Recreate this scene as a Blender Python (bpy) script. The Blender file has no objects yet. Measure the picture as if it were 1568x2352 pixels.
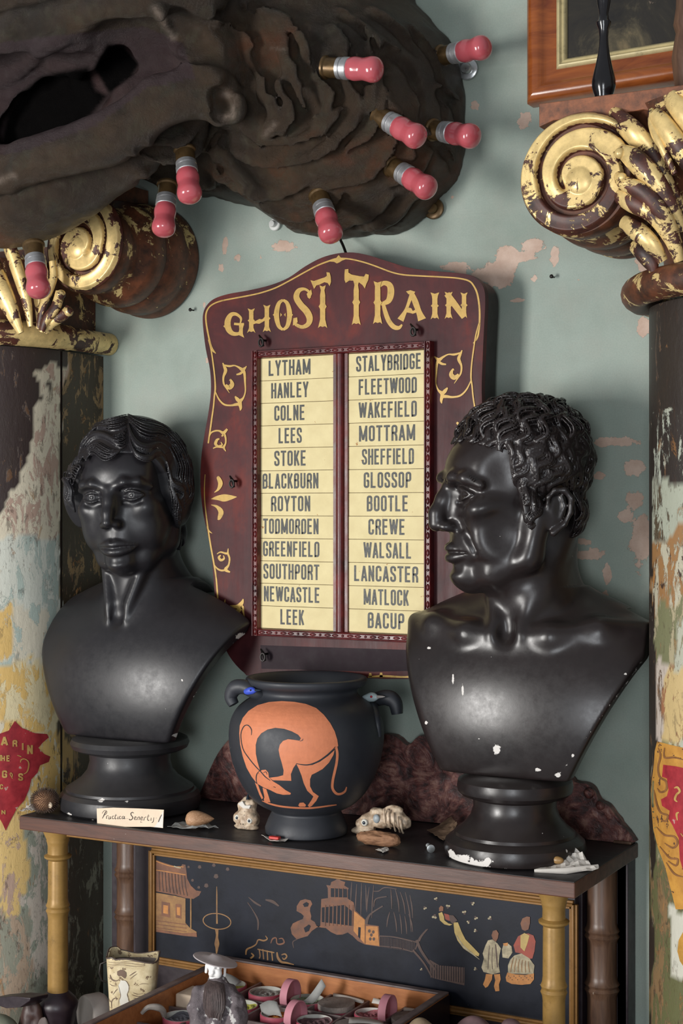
import bpy, bmesh, math, random
import numpy as np
from mathutils import Vector, Matrix
from mathutils.geometry import tessellate_polygon
from mathutils.bvhtree import BVHTree

sc = bpy.context.scene
COL = sc.collection
# ------------------------------------------------------------------ camera
TH = math.radians(28.2)
FPX, CX, HY = 3540.0, 784.0, 1168.0
CAM = np.array([0.0, -2.119, 1.5])
RV = np.array([math.cos(TH), math.sin(TH), 0.0])
FV = np.array([-math.sin(TH), math.cos(TH), 0.0])
cam = bpy.data.objects.new('camera', bpy.data.cameras.new('camera'))
COL.objects.link(cam)
cam.location = CAM
cam.rotation_euler = (math.pi / 2, 0, TH)
cam.data.sensor_fit = 'VERTICAL'
cam.data.sensor_height = 24.0
cam.data.lens = FPX / 2352 * 24.0
cam.data.shift_y = -8.0 / 2352
cam.data.clip_start = 0.05
sc.camera = cam
# ------------------------------------------------------------------ light and exposure
w = bpy.data.worlds.new('room_light'); sc.world = w
w.use_nodes = True
w.node_tree.nodes['Background'].inputs[0].default_value = (0.90, 0.95, 1.0, 1)
w.node_tree.nodes['Background'].inputs[1].default_value = 0.30


def area(name, loc, aim, sx, sy, power, col):
    l = bpy.data.lights.new(name, 'AREA')
    l.shape = 'RECTANGLE'; l.size = sx; l.size_y = sy; l.energy = power; l.color = col
    o = bpy.data.objects.new(name, l); COL.objects.link(o)
    o.location = loc
    o.rotation_euler = (Vector(aim) - Vector(loc)).to_track_quat('-Z', 'Y').to_euler()
    return o


area('window_daylight', (-2.25, -3.0, 1.22), (-1.1, 0, 1.15), 0.6, 1.15, 82, (1.0, 0.975, 0.94))
area('front_fill', (0.3, -3.9, 1.2), (-1.0, 0, 1.3), 0.9, 1.3, 42, (0.92, 0.96, 1.0))  # unseen fill from front right, there to brighten the lower wall
sc.view_settings.view_transform = 'Standard'
sc.view_settings.look = 'None'
sc.view_settings.exposure = 0.0
sc.view_settings.gamma = 1.0
sc.view_settings.use_curve_mapping = False

# ------------------------------------------------------------------ picture <-> place
def ray(px, py):
    return RV * ((px - CX) / FPX) + FV + np.array([0, 0, 1.0]) * ((HY - py) / FPX)
def PY(px, py, y):
    d = ray(px, py); return CAM + d * ((y - CAM[1]) / d[1])
def PZ(px, py, z):
    d = ray(px, py); return CAM + d * ((z - CAM[2]) / d[2])
def PD(px, py, dep):
    return CAM + ray(px, py) * dep
def proj(P):
    P = np.asarray(P, float) - CAM
    dep = P @ FV
    return CX + FPX * (P @ RV) / dep, HY - FPX * P[..., 2] / dep
LZ = 0.669                               # lower ledge height
ZS = 1.5 - (2025 - HY) / FPX * 1.95      # shelf top height, about 1.028

# ------------------------------------------------------------------ numpy noise
def vnoise(X, Y, Z, freq, seed=0):
    rs = np.random.RandomState(seed); N = 32
    T = rs.rand(N, N, N).astype(np.float32)
    X = np.asarray(X) * freq; Y = np.asarray(Y) * freq; Z = np.asarray(Z) * freq
    xi = np.floor(X).astype(int); yi = np.floor(Y).astype(int); zi = np.floor(Z).astype(int)
    fx = X - xi; fy = Y - yi; fz = Z - zi
    fx = fx * fx * (3 - 2 * fx); fy = fy * fy * (3 - 2 * fy); fz = fz * fz * (3 - 2 * fz)
    r = 0
    for a in (0, 1):
        wx = fx if a else 1 - fx
        for b in (0, 1):
            wy = fy if b else 1 - fy
            for c in (0, 1):
                wz = fz if c else 1 - fz
                r = r + wx * wy * wz * T[(xi + a) % N, (yi + b) % N, (zi + c) % N]
    return r * 2 - 1
def fnoise(X, Y, Z, freq, seed=0, octv=3):
    r = 0; a = 1.0
    for o in range(octv):
        r = r + a * vnoise(X, Y, Z, freq * 2 ** o, seed + o); a *= 0.5
    return r
def inpoly(px, py, poly):
    px = np.asarray(px); py = np.asarray(py)
    ins = np.zeros(px.shape, bool); n = len(poly)
    for i in range(n):
        x0, y0 = poly[i]; x1, y1 = poly[(i + 1) % n]
        if y0 == y1: continue
        c = ((y0 > py) != (y1 > py)) & (px < (x1 - x0) * (py - y0) / (y1 - y0) + x0)
        ins ^= c
    return ins
def segdist(px, py, pts, closed=False):
    d = np.full(np.shape(px), 1e9); n = len(pts)
    for i in range(n if closed else n - 1):
        x0, y0 = pts[i]; x1, y1 = pts[(i + 1) % n]
        dx, dy = x1 - x0, y1 - y0; L = dx * dx + dy * dy + 1e-12
        t = np.clip(((px - x0) * dx + (py - y0) * dy) / L, 0, 1)
        d = np.minimum(d, np.hypot(px - x0 - t * dx, py - y0 - t * dy))
    return d

# ------------------------------------------------------------------ materials
class NT:
    def __init__(s, name):
        s.m = bpy.data.materials.new(name); s.m.use_nodes = True
        s.t = s.m.node_tree; s.b = s.t.nodes['Principled BSDF']
        s._tc = None
    def tc(s, kind='Object'):
        if s._tc is None: s._tc = s.t.nodes.new('ShaderNodeTexCoord')
        return s._tc.outputs[kind]
    def put(s, sock, v):
        if hasattr(v, 'is_linked') or isinstance(v, bpy.types.NodeSocket): s.t.links.new(v, sock)
        else:
            if isinstance(v, (tuple, list)) and len(v) == 3 and sock.type == 'RGBA': v = (*v, 1)
            sock.default_value = v
    def scale(s, vec, sc3):
        n = s.t.nodes.new('ShaderNodeVectorMath'); n.operation = 'MULTIPLY'
        s.put(n.inputs[0], vec); n.inputs[1].default_value = sc3; return n.outputs[0]
    def noise(s, scale, detail=5, rough=0.6, dist=0, vec=None, col=False):
        n = s.t.nodes.new('ShaderNodeTexNoise')
        n.inputs['Scale'].default_value = scale; n.inputs['Detail'].default_value = detail
        n.inputs['Roughness'].default_value = rough; n.inputs['Distortion'].default_value = dist
        s.put(n.inputs['Vector'], vec or s.tc()); return n.outputs['Color' if col else 'Fac']
    def voro(s, scale, feature='F1', vec=None, rnd=1.0):
        n = s.t.nodes.new('ShaderNodeTexVoronoi'); n.feature = feature
        n.inputs['Scale'].default_value = scale; n.inputs['Randomness'].default_value = rnd
        s.put(n.inputs['Vector'], vec or s.tc()); return n.outputs['Distance']
    def ramp(s, fac, stops, mode='LINEAR'):
        n = s.t.nodes.new('ShaderNodeValToRGB'); cr = n.color_ramp; cr.interpolation = mode
        while len(cr.elements) < len(stops): cr.elements.new(0.5)
        for e, (p, c) in zip(cr.elements, stops):
            e.position = p
            e.color = (c, c, c, 1) if not isinstance(c, (tuple, list)) else (*c[:3], 1)
        s.put(n.inputs[0], fac); return n.outputs[0]
    def mix(s, fac, a, b, mode='MIX'):
        n = s.t.nodes.new('ShaderNodeMix'); n.data_type = 'RGBA'; n.blend_type = mode
        s.put(n.inputs[0], fac); s.put(n.inputs[6], a); s.put(n.inputs[7], b); return n.outputs[2]
    def math(s, op, a, b=0.0, c=0.0, clamp=False):
        n = s.t.nodes.new('ShaderNodeMath'); n.operation = op; n.use_clamp = clamp
        s.put(n.inputs[0], a); s.put(n.inputs[1], b); s.put(n.inputs[2], c); return n.outputs[0]
    def attr(s, name, what='Fac'):
        n = s.t.nodes.new('ShaderNodeAttribute'); n.attribute_name = name; return n.outputs[what]
    def bump(s, h, strength=0.3, dist=0.002, prev=None):
        n = s.t.nodes.new('ShaderNodeBump'); n.inputs['Strength'].default_value = strength
        n.inputs['Distance'].default_value = dist; s.put(n.inputs['Height'], h)
        if prev: s.put(n.inputs['Normal'], prev)
        return n.outputs[0]
    def set(s, **k):
        nm = dict(color='Base Color', rough='Roughness', metal='Metallic', normal='Normal', spec='Specular IOR Level',
                  coat='Coat Weight', coatr='Coat Roughness', trans='Transmission Weight', ior='IOR', sss='Subsurface Weight', alpha='Alpha')
        for a, v in k.items(): s.put(s.b.inputs[nm[a]], v)
        return s.m

def simple(name, c, rough=0.5, var=0.25, scale=30, metal=0.0, bump=0.15, bdist=0.0008, c2=None, coat=0.0, spec=0.5, specks=None):
    n = NT(name)
    c2 = c2 or tuple(x * (1 - var) for x in c)
    f = n.noise(scale, 6, 0.65)
    col = n.ramp(f, [(0.32, c2), (0.66, c)])
    if specks:                                    # (colour, density threshold, scale)
        k = n.ramp(n.noise(specks[2], 3, 0.7), [(specks[1], 0.0), (specks[1] + 0.015, 1.0)])
        col = n.mix(k, col, specks[0])
    m = n.set(color=col, rough=n.ramp(n.noise(scale * 2, 4), [(0.3, max(0.02, rough - 0.06)), (0.7, min(1, rough + 0.08))]), metal=metal, coat=coat, spec=spec)
    if bump: n.set(normal=n.bump(n.noise(scale * 3, 6, 0.7), bump, bdist))
    return m

# ------------------------------------------------------------------ mesh building
WM = {}
def wmat(o):
    return WM.get(o.name, Matrix.Identity(4)) if o is not None else Matrix.Identity(4)
class MB:
    def __init__(s): s.v = []; s.f = []; s.m = []; s.n = 0
    def add(s, v, f, mi=0):
        b = s.n
        s.v.extend([tuple(map(float, p)) for p in v]); s.n += len(v)
        s.f.extend([tuple(b + i for i in q) for q in f]); s.m.extend([mi] * len(f)); return s
    def box(s, lo, hi, mi=0, M=None):
        x0, y0, z0 = lo; x1, y1, z1 = hi
        v = [(x0, y0, z0), (x1, y0, z0), (x1, y1, z0), (x0, y1, z0), (x0, y0, z1), (x1, y0, z1), (x1, y1, z1), (x0, y1, z1)]
        if M is not None: v = [tuple(M @ Vector(p)) for p in v]
        return s.add(v, [(0, 3, 2, 1), (4, 5, 6, 7), (0, 1, 5, 4), (1, 2, 6, 5), (2, 3, 7, 6), (3, 0, 4, 7)], mi)
    def lathe(s, prof, M=None, seg=48, mi=0, a0=0.0, a1=2 * math.pi, rfn=None, caps=True):
        full = abs(a1 - a0 - 2 * math.pi) < 1e-6
        n = seg if full else seg + 1; v = []
        for (r, z) in prof:
            for i in range(n):
                a = a0 + (a1 - a0) * i / seg
                k = rfn(a, z) if rfn else 1.0
                p = Vector((r * k * math.cos(a), r * k * math.sin(a), z)); v.append(M @ p if M is not None else p)
        f = []
        for j in range(len(prof) - 1):
            for i in range(seg):
                i2 = (i + 1) % n
                f.append((j * n + i, j * n + i2, (j + 1) * n + i2, (j + 1) * n + i))
        if full and caps:
            if prof[0][0] > 1e-6: f.append(tuple(range(n - 1, -1, -1)))
            if prof[-1][0] > 1e-6: f.append(tuple((len(prof) - 1) * n + i for i in range(n)))
        return s.add(v, f, mi)
    def tube(s, pts, rad, seg=8, mi=0, caps=True, flat=None):
        P = [Vector(p) for p in pts]; n = len(P)
        if not hasattr(rad, '__len__'): rad = [rad] * n
        v = []; t0 = (P[1] - P[0]).normalized()
        up = Vector((0, 0, 1)) if abs(t0.z) < 0.9 else Vector((1, 0, 0))
        u = (up - t0 * up.dot(t0)).normalized()
        for i in range(n):
            t = ((P[min(i + 1, n - 1)] - P[max(i - 1, 0)])).normalized()
            u = (u - t * u.dot(t)).normalized(); w_ = t.cross(u)
            for k in range(seg):
                a = 2 * math.pi * k / seg
                v.append(P[i] + (u * math.cos(a) + w_ * math.sin(a) * (flat or 1.0)) * rad[i])
        f = [(j * seg + k, j * seg + (k + 1) % seg, (j + 1) * seg + (k + 1) % seg, (j + 1) * seg + k) for j in range(n - 1) for k in range(seg)]
        if caps:
            f.append(tuple(range(seg - 1, -1, -1))); f.append(tuple((n - 1) * seg + k for k in range(seg)))
        return s.add(v, f, mi)
    def sphere(s, c, r, seg=16, ring=10, mi=0, M=None):
        r = (r, r, r) if not hasattr(r, '__len__') else r
        v = []; c = Vector(c)
        for j in range(ring + 1):
            b = math.pi * j / ring
            for i in range(seg):
                a = 2 * math.pi * i / seg
                p = Vector((r[0] * math.sin(b) * math.cos(a), r[1] * math.sin(b) * math.sin(a), -r[2] * math.cos(b)))
                v.append(c + (M @ p if M is not None else p))
        f = [(j * seg + i, j * seg + (i + 1) % seg, (j + 1) * seg + (i + 1) % seg, (j + 1) * seg + i) for j in range(ring) for i in range(seg)]
        return s.add(v, f, mi)
    def prism(s, poly, fn, thick, mi=0):
        """poly: 2d points; fn maps 2d -> 3d front point; thick: 3d vector to the back"""
        F = [Vector(fn(*p)) for p in poly]; n = len(F); B = [p + Vector(thick) for p in F]
        tris = tessellate_polygon([[Vector((p[0], p[1], 0)) for p in poly]])
        f = [tuple(t) for t in tris] + [tuple(n + i for i in reversed(t)) for t in tris]
        f += [(i, (i + 1) % n, n + (i + 1) % n, n + i) for i in range(n)]
        return s.add(F + B, f, mi)
    def flat(s, poly, fn, mi=0):
        F = [fn(*p) for p in poly]
        tris = tessellate_polygon([[Vector((p[0], p[1], 0)) for p in poly]])
        return s.add(F, [tuple(t) for t in tris], mi)
    def grid(s, G, mi=0, wrap=False):
        """G array (a,b,3)"""
        a, b, _ = G.shape
        f = [(i * b + j, i * b + (j + 1) % b, (i + 1) * b + (j + 1) % b, (i + 1) * b + j) for i in range(a - 1) for j in range(b if wrap else b - 1)]
        return s.add(G.reshape(-1, 3), f, mi)
    def build(s, name, mats, parent=None, smooth=40, bevel=0, bseg=2, local=False, fixn=True):
        me = bpy.data.meshes.new(name)
        v = s.v
        if parent is not None and not local:
            Mi = wmat(parent).inverted(); v = [tuple(Mi @ Vector(p)) for p in v]
        me.from_pydata(v, [], s.f)
        mats = mats if isinstance(mats, (list, tuple)) else [mats]
        for m in mats: me.materials.append(m)
        if len(mats) > 1: me.polygons.foreach_set('material_index', s.m)
        me.validate()
        if fixn:
            bm = bmesh.new(); bm.from_mesh(me)
            bmesh.ops.remove_doubles(bm, verts=bm.verts, dist=1e-6)
            bmesh.ops.recalc_face_normals(bm, faces=bm.faces); bm.to_mesh(me); bm.free()
        if smooth:
            me.polygons.foreach_set('use_smooth', [True] * len(me.polygons))
            me.set_sharp_from_angle(angle=math.radians(smooth))
        return link(name, me, parent, bevel, bseg)
def link(name, me, parent=None, bevel=0, bseg=2):
    o = bpy.data.objects.new(name, me); COL.objects.link(o)
    if parent is not None: o.parent = parent; WM[o.name] = wmat(parent)
    if bevel:
        b = o.modifiers.new('bevel', 'BEVEL'); b.width = bevel; b.segments = bseg; b.limit_method = 'ANGLE'; b.angle_limit = math.radians(35)
    return o
def tag(o, label=None, cat=None, group=None, kind=None):
    if label: o['label'] = label
    if cat: o['category'] = cat
    if group: o['group'] = group
    if kind: o['kind'] = kind
    return o
def thing(name, label, cat, loc, rotz=0.0, group=None, rot=None):
    o = bpy.data.objects.new(name, None); COL.objects.link(o); o.empty_display_size = 0.02
    o.location = loc; o.rotation_euler = rot or (0, 0, rotz)
    WM[o.name] = Matrix.LocRotScale(Vector(loc), o.rotation_euler, None)
    return tag(o, label, cat, group)
def attr_col(o, name, arr):
    a = o.data.color_attributes.new(name, 'FLOAT_COLOR', 'POINT')
    arr = np.asarray(arr, np.float32)
    if arr.shape[1] == 3: arr = np.concatenate([arr, np.ones((len(arr), 1), np.float32)], 1)
    a.data.foreach_set('color', arr.ravel())
def attr_f(o, name, arr):
    a = o.data.attributes.new(name, 'FLOAT', 'POINT'); a.data.foreach_set('value', np.asarray(arr, np.float32).ravel())
def vworld(o):
    n = len(o.data.vertices); a = np.zeros(n * 3, np.float32); o.data.vertices.foreach_get('co', a); a = a.reshape(-1, 3)
    M = np.array(WM.get(o.name, Matrix.Identity(4))); return a @ M[:3, :3].T + M[:3, 3]
def catmull(pts, n=6, closed=False):
    P = [np.array(p, float) for p in pts]; out = []; m = len(P)
    for i in range(m if closed else m - 1):
        if closed: a, b, c, d = P[i - 1], P[i], P[(i + 1) % m], P[(i + 2) % m]
        else: a, b, c, d = P[max(i - 1, 0)], P[i], P[i + 1], P[min(i + 2, m - 1)]
        for k in range(n):
            t = k / n
            out.append(0.5 * ((2 * b) + (c - a) * t + (2 * a - 5 * b + 4 * c - d) * t * t + (3 * b - a - 3 * c + d) * t ** 3))
    if not closed: out.append(P[-1])
    return out
def strip(pts, wid, mb, fn, mi=0, smooth=4):
    """ribbon through 2d points (x,y) with widths, mapped by fn to 3d"""
    n = len(pts)
    if not hasattr(wid, '__len__'): wid = [wid] * n
    Q = [np.array([p[0], p[1], w_]) for p, w_ in zip(pts, wid)]
    if smooth > 1 and n > 2: Q = catmull(Q, smooth)
    L = []; Rr = []
    for i, q in enumerate(Q):
        t = Q[min(i + 1, len(Q) - 1)][:2] - Q[max(i - 1, 0)][:2]; t = t / (np.linalg.norm(t) + 1e-9)
        nn = np.array([-t[1], t[0]]) * max(q[2], 1e-5) / 2
        L.append(q[:2] + nn); Rr.append(q[:2] - nn)
    v = [fn(*p) for p in L] + [fn(*p) for p in Rr]; k = len(Q)
    mb.add(v, [(i, i + 1, k + i + 1, k + i) for i in range(k - 1)], mi)
def bvh_of(o):
    V = vworld(o); return BVHTree.FromPolygons([Vector(p) for p in V], [tuple(p.vertices) for p in o.data.polygons])
def onto(bvh, off=0.0004, yfall=-0.1):
    def fn(px, py):
        d = ray(px, py); L = np.linalg.norm(d)
        h, nrm, i, dist = bvh.ray_cast(Vector(CAM), Vector(d / L))
        if h is None: return PY(px, py, yfall)
        return np.array(h) - d / L * off
    return fn
def finepoly(poly, mb, fn, L=7.0, mi=0):
    tris = tessellate_polygon([[Vector((p[0], p[1], 0)) for p in poly]])
    st = [tuple(np.array(poly[i], float) for i in t) for t in tris]; out = []
    while st:
        a, b, c = st.pop()
        e = [np.linalg.norm(a - b), np.linalg.norm(b - c), np.linalg.norm(c - a)]; k = int(np.argmax(e))
        if e[k] <= L: out.append((a, b, c)); continue
        if k == 0: m = (a + b) / 2; st += [(a, m, c), (m, b, c)]
        elif k == 1: m = (b + c) / 2; st += [(a, b, m), (a, m, c)]
        else: m = (c + a) / 2; st += [(a, b, m), (m, b, c)]
    key = {}; V = []; F = []
    for t in out:
        q = []
        for p in t:
            kk = (round(p[0], 2), round(p[1], 2))
            if kk not in key: key[kk] = len(V); V.append(fn(p[0], p[1]))
            q.append(key[kk])
        if len(set(q)) == 3: F.append(tuple(q))
    mb.add(V, F, mi)

# ------------------------------------------------------------------ voxel sculpting
def smin(a, b, k):
    if k <= 0: return np.minimum(a, b)
    h = np.maximum(k - np.abs(a - b), 0) / k
    return np.minimum(a, b) - h * h * k * 0.25
class Vox:
    def __init__(s, lo, hi, h, dtype=np.float32):
        s.lo = np.array(lo, float); s.h = h
        s.n = np.ceil((np.array(hi) - s.lo) / h).astype(int) + 1
        s.F = np.full(s.n, 0.05, np.float32)
        s.ax = [(s.lo[i] + h * np.arange(s.n[i])).astype(np.float32) for i in range(3)]
    def _sl(s, lo, hi):
        a = np.clip(np.floor((np.array(lo) - s.lo) / s.h).astype(int), 0, s.n)
        b = np.clip(np.ceil((np.array(hi) - s.lo) / s.h).astype(int) + 1, 0, s.n)
        if (b <= a).any(): return None
        return tuple(slice(a[i], b[i]) for i in range(3))
    def xyz(s, sl):
        return s.ax[0][sl[0]][:, None, None], s.ax[1][sl[1]][None, :, None], s.ax[2][sl[2]][None, None, :]
    def apply(s, fn, lo, hi, k=0.0, op='add'):
        m = k + 3 * s.h
        sl = s._sl(np.array(lo) - m, np.array(hi) + m)
        if sl is None: return
        d = fn(*s.xyz(sl)); A = s.F[sl]
        s.F[sl] = smin(A, d, k) if op == 'add' else -smin(-A, d, k) if op == 'sub' else -smin(-A, -d, k)
    def ell(s, c, r, k=0.01, op='add', R=None):
        c = np.asarray(c, float); r = np.asarray(r, float) if hasattr(r, '__len__') else np.full(3, r)
        def fn(X, Y, Z):
            x, y, z = X - c[0], Y - c[1], Z - c[2]
            if R is not None:
                x, y, z = (R[0, 0] * x + R[1, 0] * y + R[2, 0] * z, R[0, 1] * x + R[1, 1] * y + R[2, 1] * z, R[0, 2] * x + R[1, 2] * y + R[2, 2] * z)
            k0 = np.sqrt((x / r[0]) ** 2 + (y / r[1]) ** 2 + (z / r[2]) ** 2)
            k1 = np.sqrt((x / r[0] ** 2) ** 2 + (y / r[1] ** 2) ** 2 + (z / r[2] ** 2) ** 2) + 1e-9
            return (k0 * (k0 - 1) / k1).astype(np.float32)
        e = r.max() if R is not None else r
        s.apply(fn, c - e, c + e, k, op)
    def cap(s, a, b, ra, rb=None, k=0.01, op='add'):
        a = np.asarray(a, float); b = np.asarray(b, float); rb = ra if rb is None else rb
        ba = b - a; L = ba @ ba + 1e-12; m = max(ra, rb)
        def fn(X, Y, Z):
            x, y, z = X - a[0], Y - a[1], Z - a[2]
            t = np.clip((x * ba[0] + y * ba[1] + z * ba[2]) / L, 0, 1)
            return (np.sqrt((x - t * ba[0]) ** 2 + (y - t * ba[1]) ** 2 + (z - t * ba[2]) ** 2) - (ra + (rb - ra) * t)).astype(np.float32)
        s.apply(fn, np.minimum(a, b) - m, np.maximum(a, b) + m, k, op)
    def path(s, pts, rad, k=0.01, op='add'):
        if not hasattr(rad, '__len__'): rad = [rad] * len(pts)
        for i in range(len(pts) - 1): s.cap(pts[i], pts[i + 1], rad[i], rad[i + 1], k, op)
    def plane(s, p, n, k=0.0, lo=None, hi=None):
        """keep the side opposite to n"""
        p = np.asarray(p, float); n = np.asarray(n, float); n = n / np.linalg.norm(n)
        hi_ = s.lo + s.h * s.n
        s.apply(lambda X, Y, Z: ((X - p[0]) * n[0] + (Y - p[1]) * n[1] + (Z - p[2]) * n[2]).astype(np.float32),
                s.lo if lo is None else lo, hi_ if hi is None else hi, k, 'int')
    def mesh(s, smooth=1):
        F = s.F
        for ax in range(3):                      # close at the borders
            i0 = [slice(None)] * 3; i0[ax] = 0; F[tuple(i0)] = np.maximum(F[tuple(i0)], 1e-4)
            i0[ax] = -1; F[tuple(i0)] = np.maximum(F[tuple(i0)], 1e-4)
        S = F < 0
        c = np.zeros(np.array(S.shape) - 1, np.uint8)
        for i in (0, 1):
            for j in (0, 1):
                for k in (0, 1):
                    c += S[i:S.shape[0] - 1 + i, j:S.shape[1] - 1 + j, k:S.shape[2] - 1 + k]
        act = (c > 0) & (c < 8)
        I = np.argwhere(act); idx = np.full(act.shape, -1, np.int32); idx[tuple(I.T)] = np.arange(len(I))
        corner = lambda o: F[I[:, 0] + o[0], I[:, 1] + o[1], I[:, 2] + o[2]]
        acc = np.zeros((len(I), 3)); cnt = np.zeros(len(I))
        for ax in range(3):
            o1, o2 = [a for a in range(3) if a != ax]
            for u in (0, 1):
                for v_ in (0, 1):
                    a = [0, 0, 0]; a[o1] = u; a[o2] = v_; b = list(a); b[ax] = 1
                    fa = corner(a); fb = corner(b); m = (fa < 0) != (fb < 0)
                    t = np.where(m, fa / np.where(m, fa - fb, 1), 0)
                    for q in range(3): acc[:, q] += np.where(m, a[q] + (t if q == ax else 0), 0)
                    cnt += m
        V = s.lo + (I + acc / cnt[:, None]) * s.h
        Q = []
        for ax in range(3):
            o1, o2 = (ax + 1) % 3, (ax + 2) % 3
            sa = [slice(None)] * 3; sb = [slice(None)] * 3; sa[ax] = slice(0, -1); sb[ax] = slice(1, None)
            A = S[tuple(sa)]; B = S[tuple(sb)]; X = np.argwhere(A != B)
            X = X[(X[:, o1] > 0) & (X[:, o2] > 0) & (X[:, o1] < F.shape[o1] - 1) & (X[:, o2] < F.shape[o2] - 1)]
            fl = A[tuple(X.T)]
            e1 = np.zeros(3, int); e1[o1] = 1; e2 = np.zeros(3, int); e2[o2] = 1
            g = lambda d: idx[tuple((X - d).T)]
            q = np.stack([g(e1 + e2), g(e2), g(0 * e1), g(e1)], 1)
            q[~fl] = q[~fl][:, ::-1]; Q.append(q)
        Q = np.concatenate(Q); Q = Q[(Q >= 0).all(1)]
        for _ in range(smooth):
            acc = np.zeros_like(V); cnt = np.zeros(len(V))
            for a, b in ((0, 1), (1, 2), (2, 3), (3, 0)):
                for p, q in ((a, b), (b, a)):
                    for ax in range(3): acc[:, ax] += np.bincount(Q[:, p], V[Q[:, q], ax], len(V))
                    cnt += np.bincount(Q[:, p], minlength=len(V))
            V = V * 0.45 + 0.55 * acc / np.maximum(cnt, 1)[:, None]
        return V, Q
    def build(s, name, mats, parent=None, local=True, smooth=1):
        V, Q = s.mesh(smooth)
        if parent is not None and not local:
            Mi = np.array(wmat(parent).inverted()); V = V @ Mi[:3, :3].T + Mi[:3, 3]
        return npmesh(name, V, Q, mats, parent)
def npmesh(name, V, Q, mats, parent=None):
    me = bpy.data.meshes.new(name)
    me.vertices.add(len(V)); me.vertices.foreach_set('co', np.asarray(V, np.float32).ravel())
    k = Q.shape[1]
    me.loops.add(len(Q) * k); me.loops.foreach_set('vertex_index', Q.astype(np.int32).ravel())
    me.polygons.add(len(Q)); me.polygons.foreach_set('loop_start', np.arange(0, len(Q) * k, k, dtype=np.int32))
    me.update(calc_edges=True)
    me.polygons.foreach_set('use_smooth', np.ones(len(Q), bool))
    for m in (mats if isinstance(mats, (list, tuple)) else [mats]): me.materials.append(m)
    me.validate()
    return link(name, me, parent)
# ------------------------------------------------------------------ materials of the place
def mat_wall():
    n = NT('distressed_teal_paint')
    f1 = n.noise(3.0, 6, 0.6); f2 = n.noise(14, 6, 0.7)
    c = n.ramp(f1, [(0.30, (0.235, 0.285, 0.240)), (0.48, (0.325, 0.385, 0.335)), (0.66, (0.40, 0.455, 0.40))])
    c = n.mix(n.math('MULTIPLY', n.ramp(f2, [(0.45, 0.0), (0.75, 1.0)]), 0.35), c, (0.36, 0.34, 0.29))
    c = n.mix(n.attr('dark_patch'), c, (0.17, 0.215, 0.175))
    c = n.mix(n.math('MULTIPLY', n.ramp(n.noise(420, 2, 0.5), [(0.35, 0.0), (0.7, 1.0)]), 0.16), c, (0.15, 0.2, 0.18))
    t = n.math('ADD', n.attr('peel'), n.math('MULTIPLY', n.math('SUBTRACT', n.noise(55, 8, 0.68), 0.5), 1.3))
    k = n.ramp(t, [(0.495, 0.0), (0.515, 1.0)])
    c2 = n.ramp(n.noise(30, 5, 0.7), [(0.3, (0.46, 0.31, 0.235)), (0.7, (0.62, 0.47, 0.38))])
    c = n.mix(k, c, c2)
    sp = n.ramp(n.noise(75, 4, 0.75), [(0.735, 0.0), (0.75, 1.0)])
    c = n.mix(sp, c, (0.55, 0.47, 0.40))
    b = n.bump(n.math('ADD', n.math('MULTIPLY', k, -0.7), n.math('MULTIPLY', n.noise(40, 8, 0.7), 0.5)), 0.5, 0.002)
    return n.set(color=c, rough=0.62, normal=b)
def mat_gilt(name, amt=0.5, dark=(0.028, 0.012, 0.010), gold=(0.93, 0.68, 0.29), scale=26, rough=0.36, seedoff=0):
    n = NT(name)
    v = n.scale(n.tc(), (1, 1, 1))
    ml = n.noise(scale, 9, 0.72, 0.6, v); big = n.noise(scale * 0.28, 3, 0.5)
    f = n.math('ADD', n.math('ADD', n.math('MULTIPLY', ml, 0.72), n.math('MULTIPLY', big, 0.28)), n.attr('groove_shade'))
    k = n.ramp(f, [(amt, 1.0), (amt + 0.012, 0.0)])
    g = n.ramp(n.noise(60, 5, 0.7), [(0.3, tuple(x * 0.66 for x in gold)), (0.62, gold)])
    d = n.ramp(n.noise(40, 5, 0.7), [(0.35, dark), (0.68, (dark[0] * 3.4 + 0.02, dark[1] * 2.8, dark[2] * 2.0))])
    b = n.bump(n.math('ADD', k, n.math('MULTIPLY', n.noise(160, 6, 0.7), 0.35)), 0.45, 0.0007)
    return n.set(color=n.mix(k, d, g), metal=n.math('MULTIPLY', k, 0.28), rough=n.mix(k, (0.48,) * 3, (rough,) * 3), normal=b)
def mat_column(name):
    n = NT(name)
    v = n.scale(n.tc(), (1, 1, 0.42))
    base = n.attr('paint', 'Color'); under = n.attr('under', 'Color')
    t = n.math('ADD', n.attr('peel'), n.math('MULTIPLY', n.math('SUBTRACT', n.noise(34, 10, 0.74, 0.5, v), 0.5), 2.2))
    k = n.ramp(t, [(0.48, 0.0), (0.53, 1.0)])
    t2 = n.noise(70, 8, 0.75, 0.3, v)
    c = n.mix(k, base, under)
    k2 = n.ramp(t2, [(0.57, 0.0), (0.61, 1.0)])
    c = n.mix(n.math('MULTIPLY', k2, n.attr('fleck')), c, (0.055, 0.028, 0.018))
    k3 = n.ramp(n.noise(45, 8, 0.72, 0.8, v), [(0.60, 0.0), (0.64, 1.0)])
    c = n.mix(n.math('MULTIPLY', k3, n.attr('fleck')), c, (0.42, 0.19, 0.055))
    c = n.mix(n.math('MULTIPLY', n.ramp(n.noise(18, 6, 0.7, 0, v), [(0.45, 0.0), (0.8, 1.0)]), 0.16), c, (0.09, 0.075, 0.045))
    b = n.bump(n.math('ADD', n.math('ADD', k, k3), n.math('MULTIPLY', n.noise(90, 8, 0.75, 0, v), 1.4)), 0.6, 0.0012)
    return n.set(color=c, rough=0.42, normal=b)
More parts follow.
